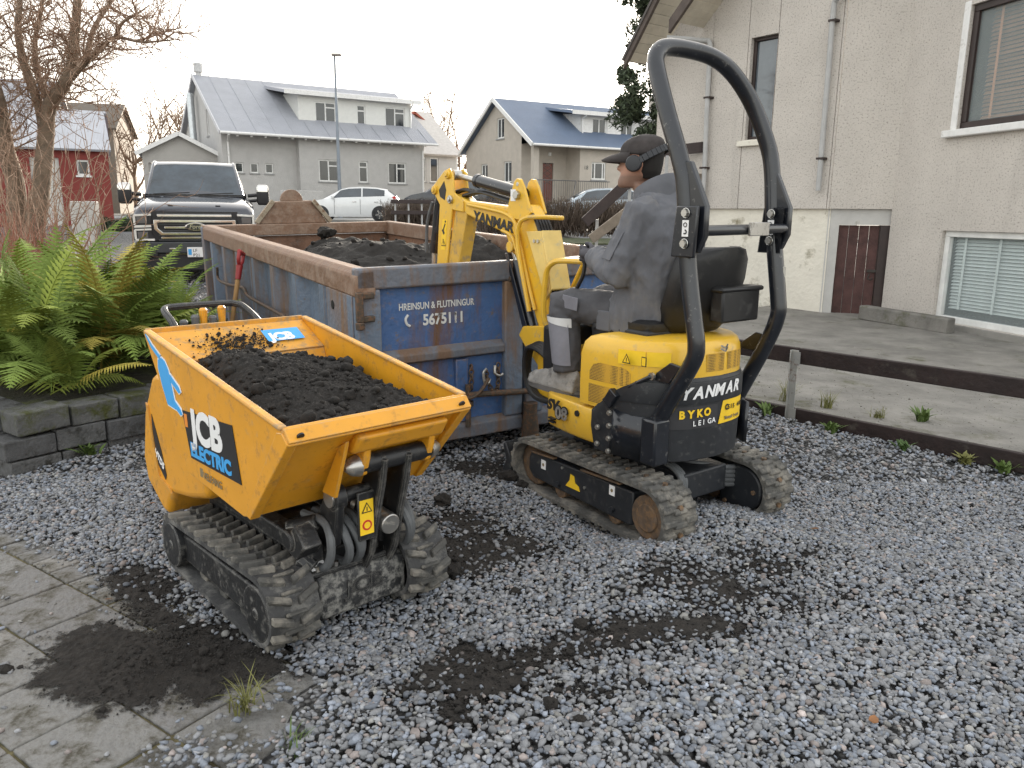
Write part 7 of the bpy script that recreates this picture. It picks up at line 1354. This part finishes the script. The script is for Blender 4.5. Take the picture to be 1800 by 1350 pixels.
tw.build('twigs', m_twig, bt, smooth=0, fix=False)
def shrub(name, loc, n, h, sp, m, label, cat='shrub', r=.006, sub=1, seed=1, lean=.25, group=None, dens=4., ls=.4):
    q = np.random.default_rng(seed); s_ = empty(name, loc, 0, label, cat, group); mb = MB()
    for _ in range(n):
        p = (q.normal(0, sp[0]), q.normal(0, sp[1]), 0); pts = branch(mb, p, (q.normal(0, lean), q.normal(0, lean), 1), h*q.uniform(.55, 1.1), r, 0, q, 5, .13, .05, 4)
        if sub: grow(mb, pts[1:], r, 2-sub, q, dens, ls, 1, .7, .1)
    mb.build('stems', m, s_, smooth=0, fix=False); return s_
shrub('bare_shrub', (-6.3, 10.2, .2), 60, 2.6, (.5, .4), m_twig, 'tangled leafless shrub under the bare tree', r=.011, sub=1, seed=4, lean=.35, ls=.5)
shrub('bare_shrub', (-5.75, 9.7, .2), 34, 2.3, (.3, .3), m_twig, 'thin leafless shrub beside the truck mirror', r=.009, sub=1, seed=5, lean=.4, ls=.45)
m_rtw = mat('red_stem', (.22, .065, .035), .8, var=.35, vs=6)
shrub('red_stemmed_shrub', (-4.78, 7.4, .3), 420, 1.2, (.22, .25), m_rtw, 'rust red fine stemmed shrub behind the ferns', r=.0045, sub=0, seed=6, lean=.16)
pw_ = MB(); pw_.bx(-.35, .15, -.1, .1, 0, 1.35); o = pw_.build('gate_post', mat('pale_render', (.50, .48, .45), .85), bevel=.02); o.location = (-8.5, 16, .35); tag(o, 'pale rendered gate post behind the bare shrub', 'post')
def far_tree(loc, h, label, seed, m=m_bark2, wide=.9, dens=1.5, group='bare trees behind the houses'):
    q = np.random.default_rng(seed); t = empty('bare_tree', loc, 0, label, 'tree', group); mb = MB(); tw = MB()
    tp = branch(mb, (0, 0, 0), (.05, 0, 1), h*.55, .16, 0, q, 5, .08, .2, 7); mb.build('trunk', m, t, smooth=60)
    for _ in range(9):
        p = tp[q.integers(1, 5)]; pts = branch(tw, p, (q.normal(0, wide), q.normal(0, wide), 1.1), h*q.uniform(.4, .7), .09, 0, q, 5, .14, .15, 5); grow(tw, pts, .07, 0, q, dens*1.7, h*.2, 1, .8, .15)
    tw.build('crown', m, t, smooth=0, fix=False); return t
for i, (x, y, h, lb) in enumerate(((-26.5, 56, 8.2, 'bare tree left of the garage in front of the sunset'), (-23.2, 57, 8.8, 'bare tree directly above the beige garage'), (-31.5, 58, 9.5, 'bare tree above the brown roof'), (-6.4, 66, 10.2, 'bare tree right of the silver roofed house'), (-5.0, 68, 9.8, 'thin bare tree beside the red roof'), (8.4, 62, 8.8, 'bare tree top behind the blue roof'), (-21.4, 56, 8.6, 'bare tree touching the gable of the silver roofed house'))): far_tree((x, y, 1.0), h, lb, 20+i)
# evergreen beside the near house
def leaf_cloud(name, parent, m, centres, radii, n, size, seed, flat_=.6):
    q = np.random.default_rng(seed); c = np.array(centres); r = np.array(radii); k = q.integers(len(c), size=n); d = q.normal(0, 1, (n, 3)); d /= np.linalg.norm(d, axis=1)[:, None]; p = c[k]+d*(r[k]*(q.random(n)**.45)[:, None])
    a = q.normal(0, 1, (n, 3)); a /= np.linalg.norm(a, axis=1)[:, None]; b = np.cross(a, q.normal(0, 1, (n, 3))); b /= np.linalg.norm(b, axis=1)[:, None]; s_ = size*q.uniform(.5, 1.3, n)[:, None]
    V = np.stack([p-a*s_, p+b*s_*flat_*.5, p+a*s_, p-b*s_*flat_*.5], 1).reshape(-1, 3); F = np.arange(n*4).reshape(n, 4); me = bpy.data.meshes.new(name); me.from_pydata(V.tolist(), [], F.tolist()); me.materials.append(m)
    at_ = me.attributes.new('tone', 'FLOAT_COLOR', 'POINT'); tn = np.repeat(q.uniform(.45, 1.6, n), 4); cc = np.ones((n*4, 4)); cc[:, :3] = tn[:, None]; at_.data.foreach_set('color', cc.ravel()); me.update()
    o = bpy.data.objects.new(name, me); col.objects.link(o); o.parent = parent; return o
m_ever = mat('evergreen_leaf', (.045, .062, .032), .8, attr='tone')
ev = empty('evergreen_tree', (4.2, 22, .6), 0, 'tall dark evergreen tree behind the near house', 'tree'); mb = MB(); mb.tube([(0, 0, 0), (0, 0, 4), (.1, 0, 8.5)], [.18, .13, .03], 8); mb.build('trunk', m_bark, ev)
q = np.random.default_rng(9); cs, rs = [], []
for z in np.arange(2.2, 9.5, .33):
    w_ = 1.35*(1-((z-5)/5.5)**2)**.5 if abs(z-5) < 5.4 else .2
    for _ in range(7): a = q.random()*6.28; rr_ = w_*q.uniform(.5, 1.05); cs.append((math.cos(a)*rr_, math.sin(a)*rr_, z+q.normal(0, .2))); rs.append(q.uniform(.18, .42))
leaf_cloud('crown', ev, m_ever, cs, np.array(rs)[:, None], 44000, .085, 10)
jp = empty('juniper_bush', (-13.9, 28.5, .75), 0, 'low dark green bush beside the red outbuilding', 'bush'); leaf_cloud('foliage', jp, m_ever, [(x, 0, .2+.1*math.sin(x*5)) for x in np.linspace(-.9, .9, 9)], np.full((9, 1), .32), 5000, .06, 12); mb = MB(); mb.tube([(0, 0, -.1), (0, 0, .4)], .04, 6); mb.build('stem', m_bark, jp)
# hedges of bare twigs
m_hedge = mat('hedge_twig', (.115, .085, .065), .9, var=.3)
def hedge(loc, L_, D_, H_, n, label, seed):
    q = np.random.default_rng(seed); h = empty('hedge', loc, 0, label, 'hedge'); mb = MB()
    for _ in range(n):
        p = Vector((q.uniform(0, L_), q.normal(0, D_*.35), q.uniform(0, H_*.55))); d = Vector((q.normal(0, .4), q.normal(0, .4), 1)).normalized(); l = q.uniform(.35, .8)*H_; pts = [p, p+d*l*.5+Vector(q.normal(0, .03, 3)), p+d*l+Vector(q.normal(0, .06, 3))]
        for pt in pts: pt.z = min(pt.z, H_*q.uniform(.85, 1.08))
        mb.tube(pts, [.012, .009, .004], 3, cap=False)
    mb.build('stems', m_hedge, h, smooth=0, fix=False); leaf_cloud('leaves', h, mat('dry_leaf', (.10, .075, .04), .9, attr='tone') if 'dry_leaf' not in bpy.data.materials else bpy.data.materials['dry_leaf'], [(x, 0, H_*.5) for x in np.arange(.2, L_, .35)], np.tile(np.array([[.4, D_*.6, H_*.5]]), (len(np.arange(.2, L_, .35)), 1)), int(n*2.2), .035, seed+1); return h
hedge((-1.2, 27.2, .75), 6.2, 1.0, 1.3, 3600, 'brown leafless hedge in front of the blue roofed house', 31); hedge((-5.0, 31.4, .9), 3.4, .9, 1.1, 1800, 'brown leafless hedge behind the rail fence', 32)
gl_ = MB(); gl_.box((0, 0, 0), (6.5, 2.4, .04)); o = gl_.build('lawn', mat('grass_ground', (.055, .065, .028), .95, var=.5, vs=6, bump=1, bs=40)); o.location = (2.2, 24.6, .70); o.rotation_euler = (R(1.8), 0, 0); struct(o)
rf_ = empty('rail_fence', (-4.5, 30.0, .8), 0, 'dark wooden two rail fence beside the white car', 'fence')
for z in (1.12, .72): mb = MB(); mb.bx(-.1, 2.6, -.03, .03, z-.07, z+.07); mb.build('rail', m_wood, rf_, bevel=.01)
for x in (0.05, .55, 1.05, 1.55, 2.1): mb = MB(); mb.bx(x-.03, x+.03, .03, .08, 0, 1.2); mb.build('post', m_pipe, rf_)
# ferns
m_fern = [mat('fern%d' % i, c, .75, var=.25, vs=9, rnd=.25, spec=.2) for i, c in enumerate(((.14, .195, .04), (.20, .24, .045), (.30, .25, .05)))]
for m in m_fern: m.node_tree.nodes['Principled BSDF'].inputs['Subsurface Weight'].default_value = 0
def frond_mesh(seed, L_=1., droop=.5):
    q = np.random.default_rng(seed); mb = MB(); n = 30; pts = []
    for i in range(n+1): t = i/n; pts.append(Vector((q.normal(0, .002), t*L_*(1-.12*droop*t), L_*(.62*t-.62*droop*t**2.2))))
    mb.tube(pts, [.006*(1-.8*i/n)+.001 for i in range(n+1)], 4, cap=False)
    for i in range(3, n):
        t = i/n; w_ = .20*L_*math.sin(math.pi*min(1, (t*.93+.07))**.8)**.8*(1-.25*t); p = pts[i]; ta = (pts[i+1]-pts[i-1]).normalized()
        for sx in (-1, 1):
            d = (Vector((sx, 0, 0))*.95+ta*.42+Vector((0, 0, -.16+q.normal(0, .08)))).normalized(); nn = ta.cross(d).normalized(); sd_ = d.cross(nn).normalized(); ln = w_*q.uniform(.88, 1.08); wd = .0125*L_+.02*w_; m_ = 7; vs = []
            for k in range(m_+1):
                s_ = k/m_; c = p+d*ln*s_+Vector((0, 0, -.12*ln*s_*s_)); ww = wd*(1-s_**1.5)*(1. if k % 2 == 0 else .55)+.0006; vs += [c-sd_*ww, c+nn*.002, c+sd_*ww]
            mb.add(vs, [f for k in range(m_) for f in ((3*k, 3*k+1, 3*k+4, 3*k+3), (3*k+1, 3*k+2, 3*k+5, 3*k+4))])
    return mb
FM = [frond_mesh(50+i, 1., (.75, .95, 1.1, .6, 1.25)[i]).mesh('frond', m_fern[0], smooth=0, fix=False) for i in range(5)]
FM2 = []
for me in FM:
    for m in (m_fern[1], m_fern[2]): c = me.copy(); c.materials.clear(); c.materials.append(m); FM2.append(c)
q = np.random.default_rng(8)
for fi, (x, y, nf, ls, lb) in enumerate(((-3.35, 5.35, 46, .98, 'green fern at the left end of the block wall'), (-3.0, 5.72, 52, .98, 'tallest green fern in the middle of the bed'), (-2.82, 6.35, 30, .72, 'smaller green fern nearest to the container'), (-3.75, 6.1, 30, 1.05, 'green fern at the left edge behind the first'), (-3.5, 6.6, 22, .9, 'yellowing fern at the back of the bed'), (-2.95, 5.05, 18, .62, 'small fern hanging over the block wall'))):
    z0 = .34+.05*max(0, (-(x+2.94)*math.sin(R(54.4))+(y-4.408)*math.cos(R(54.4)))); fe_ = empty('fern', (x, y, z0), 0, lb, 'fern', 'ferns in the raised bed')
    for k in range(nf):
        yel = q.random() < (.2 if fi != 4 else .6); me = FM2[q.integers(len(FM2))] if yel else (FM[q.integers(5)] if q.random() < .72 else FM2[2*q.integers(5)]); o = bpy.data.objects.new('frond', me); col.objects.link(o); o.parent = fe_; s_ = ls*q.uniform(.75, 1.28); o.scale = (s_, s_, s_); an = 2*math.pi*(k+q.random()*.8)/nf*2.4; el = q.uniform(-.1, .75) if q.random() < .5 else q.uniform(.6, 1.2); o.rotation_euler = (el, q.normal(0, .2), an); o.location = (q.normal(0, .05), q.normal(0, .05), q.uniform(-.02, .04))
# weeds and grass tufts
m_weed = [mat('weed%d' % i, c, .7, var=.2) for i, c in enumerate(((.09, .14, .03), (.17, .17, .05), (.06, .11, .025)))]
def tuft(loc, n, h, label, seed, broad=False, m=0):
    q = np.random.default_rng(seed); t = empty('weed' if broad else 'grass_tuft', loc, 0, label, 'weed' if broad else 'grass', 'weeds in the gravel'); mb = MB()
    for _ in range(n):
        a = q.random()*6.28; d = Vector((math.cos(a), math.sin(a), 0)); l = h*q.uniform(.5, 1.1); w_ = (.012 if broad else .0025)*q.uniform(.8, 1.4); o = Vector((q.normal(0, .02), q.normal(0, .02), 0)); s_ = d.cross(Vector((0, 0, 1))); lean = q.uniform(.2, 1.1); vs = []
        for k in range(5):
            u = k/4; c = o+d*l*lean*u*u+Vector((0, 0, l*(u-.25*lean*u*u))); ww = w_*(1-u)**.6*(1.6*u+.5 if broad else 1); vs += [c-s_*ww, c+s_*ww]
        mb.add(vs, [(2*k, 2*k+1, 2*k+3, 2*k+2) for k in range(4)])
    mb.build('blades', m_weed[m], t, smooth=0, fix=False); return t
for i, (x, y, n, h, br, m, lb) in enumerate(((-.83, 2.17, 46, .13, False, 1, 'grass tuft at the edge of the slabs near the dumper'), (-.62, 1.96, 22, .08, False, 0, 'small grass tuft in the near gravel'), (-2.66, 4.72, 40, .09, True, 0, 'leafy weed at the foot of the block wall'), (2.30, 5.40, 40, .09, True, 0, 'leafy weed under the low fence beside its post'), (1.95, 5.80, 22, .11, True, 0, 'weed standing left of the galvanised fence post'), (2.62, 4.98, 26, .07, True, 2, 'low weed under the middle of the low fence'), (2.9, 4.75, 40, .09, True, 1, 'leafy weed under the right end of the low fence'), (3.05, 4.62, 40, .08, True, 0, 'leafy weed at the right edge of the picture'), (2.45, 5.9, 60, .16, False, 1, 'dry grass tuft on the concrete behind the post'), (2.2, 6.05, 60, .2, False, 1, 'tall dry grass tuft on the concrete behind the fence'), (2.75, 5.65, 40, .1, False, 1, 'low dry grass tuft on the concrete'), (3.05, 5.6, 30, .12, True, 0, 'weed on the concrete right of the dry grass'), (-1.05, 2.85, 14, .05, False, 0, 'tiny grass tuft beside the dumper track'))):
    tuft((x, y, float(gravel_z(x, y)) if i not in (8, 9, 10, 11) else float(pz(np.array(x), np.array(y)))), n, h, lb, 90+i, br, m)
# fallen leaves
m_leaf = mat('fallen_leaf', (.20, .09, .035), .8, var=.4, rnd=.3); mb = MB(); mb.add([(-.02, 0, 0), (-.008, -.012, .004), (.01, -.011, .002), (.024, 0, .006), (.01, .011, .003), (-.008, .012, .005)], [(0, 1, 2, 3, 4, 5)]); lf = mb.mesh('leaf', m_leaf, smooth=0, fix=False); q = np.random.default_rng(14)
spots = [('single brown leaf on the slab joint beside the dumper', -1.62, 2.88), ('brown leaf on the gravel at the lower right', 1.12, 2.12), ('brown leaf on gravel right of the excavator track', 1.5, 3.6), ('brown leaf near the low fence', 2.2, 4.9), ('brown leaf lying by the fence post', 2.05, 5.4), ('brown leaf on gravel left of the dumper', -1.9, 3.9)]
for lb, x, y in spots: o = bpy.data.objects.new('fallen_leaf', lf); col.objects.link(o); o.location = (x, y, float(gravel_z(x, y))+.02); o.rotation_euler = (q.normal(0, .25), q.normal(0, .25), q.random()*6.28); tag(o, lb, 'leaf', 'fallen leaves')
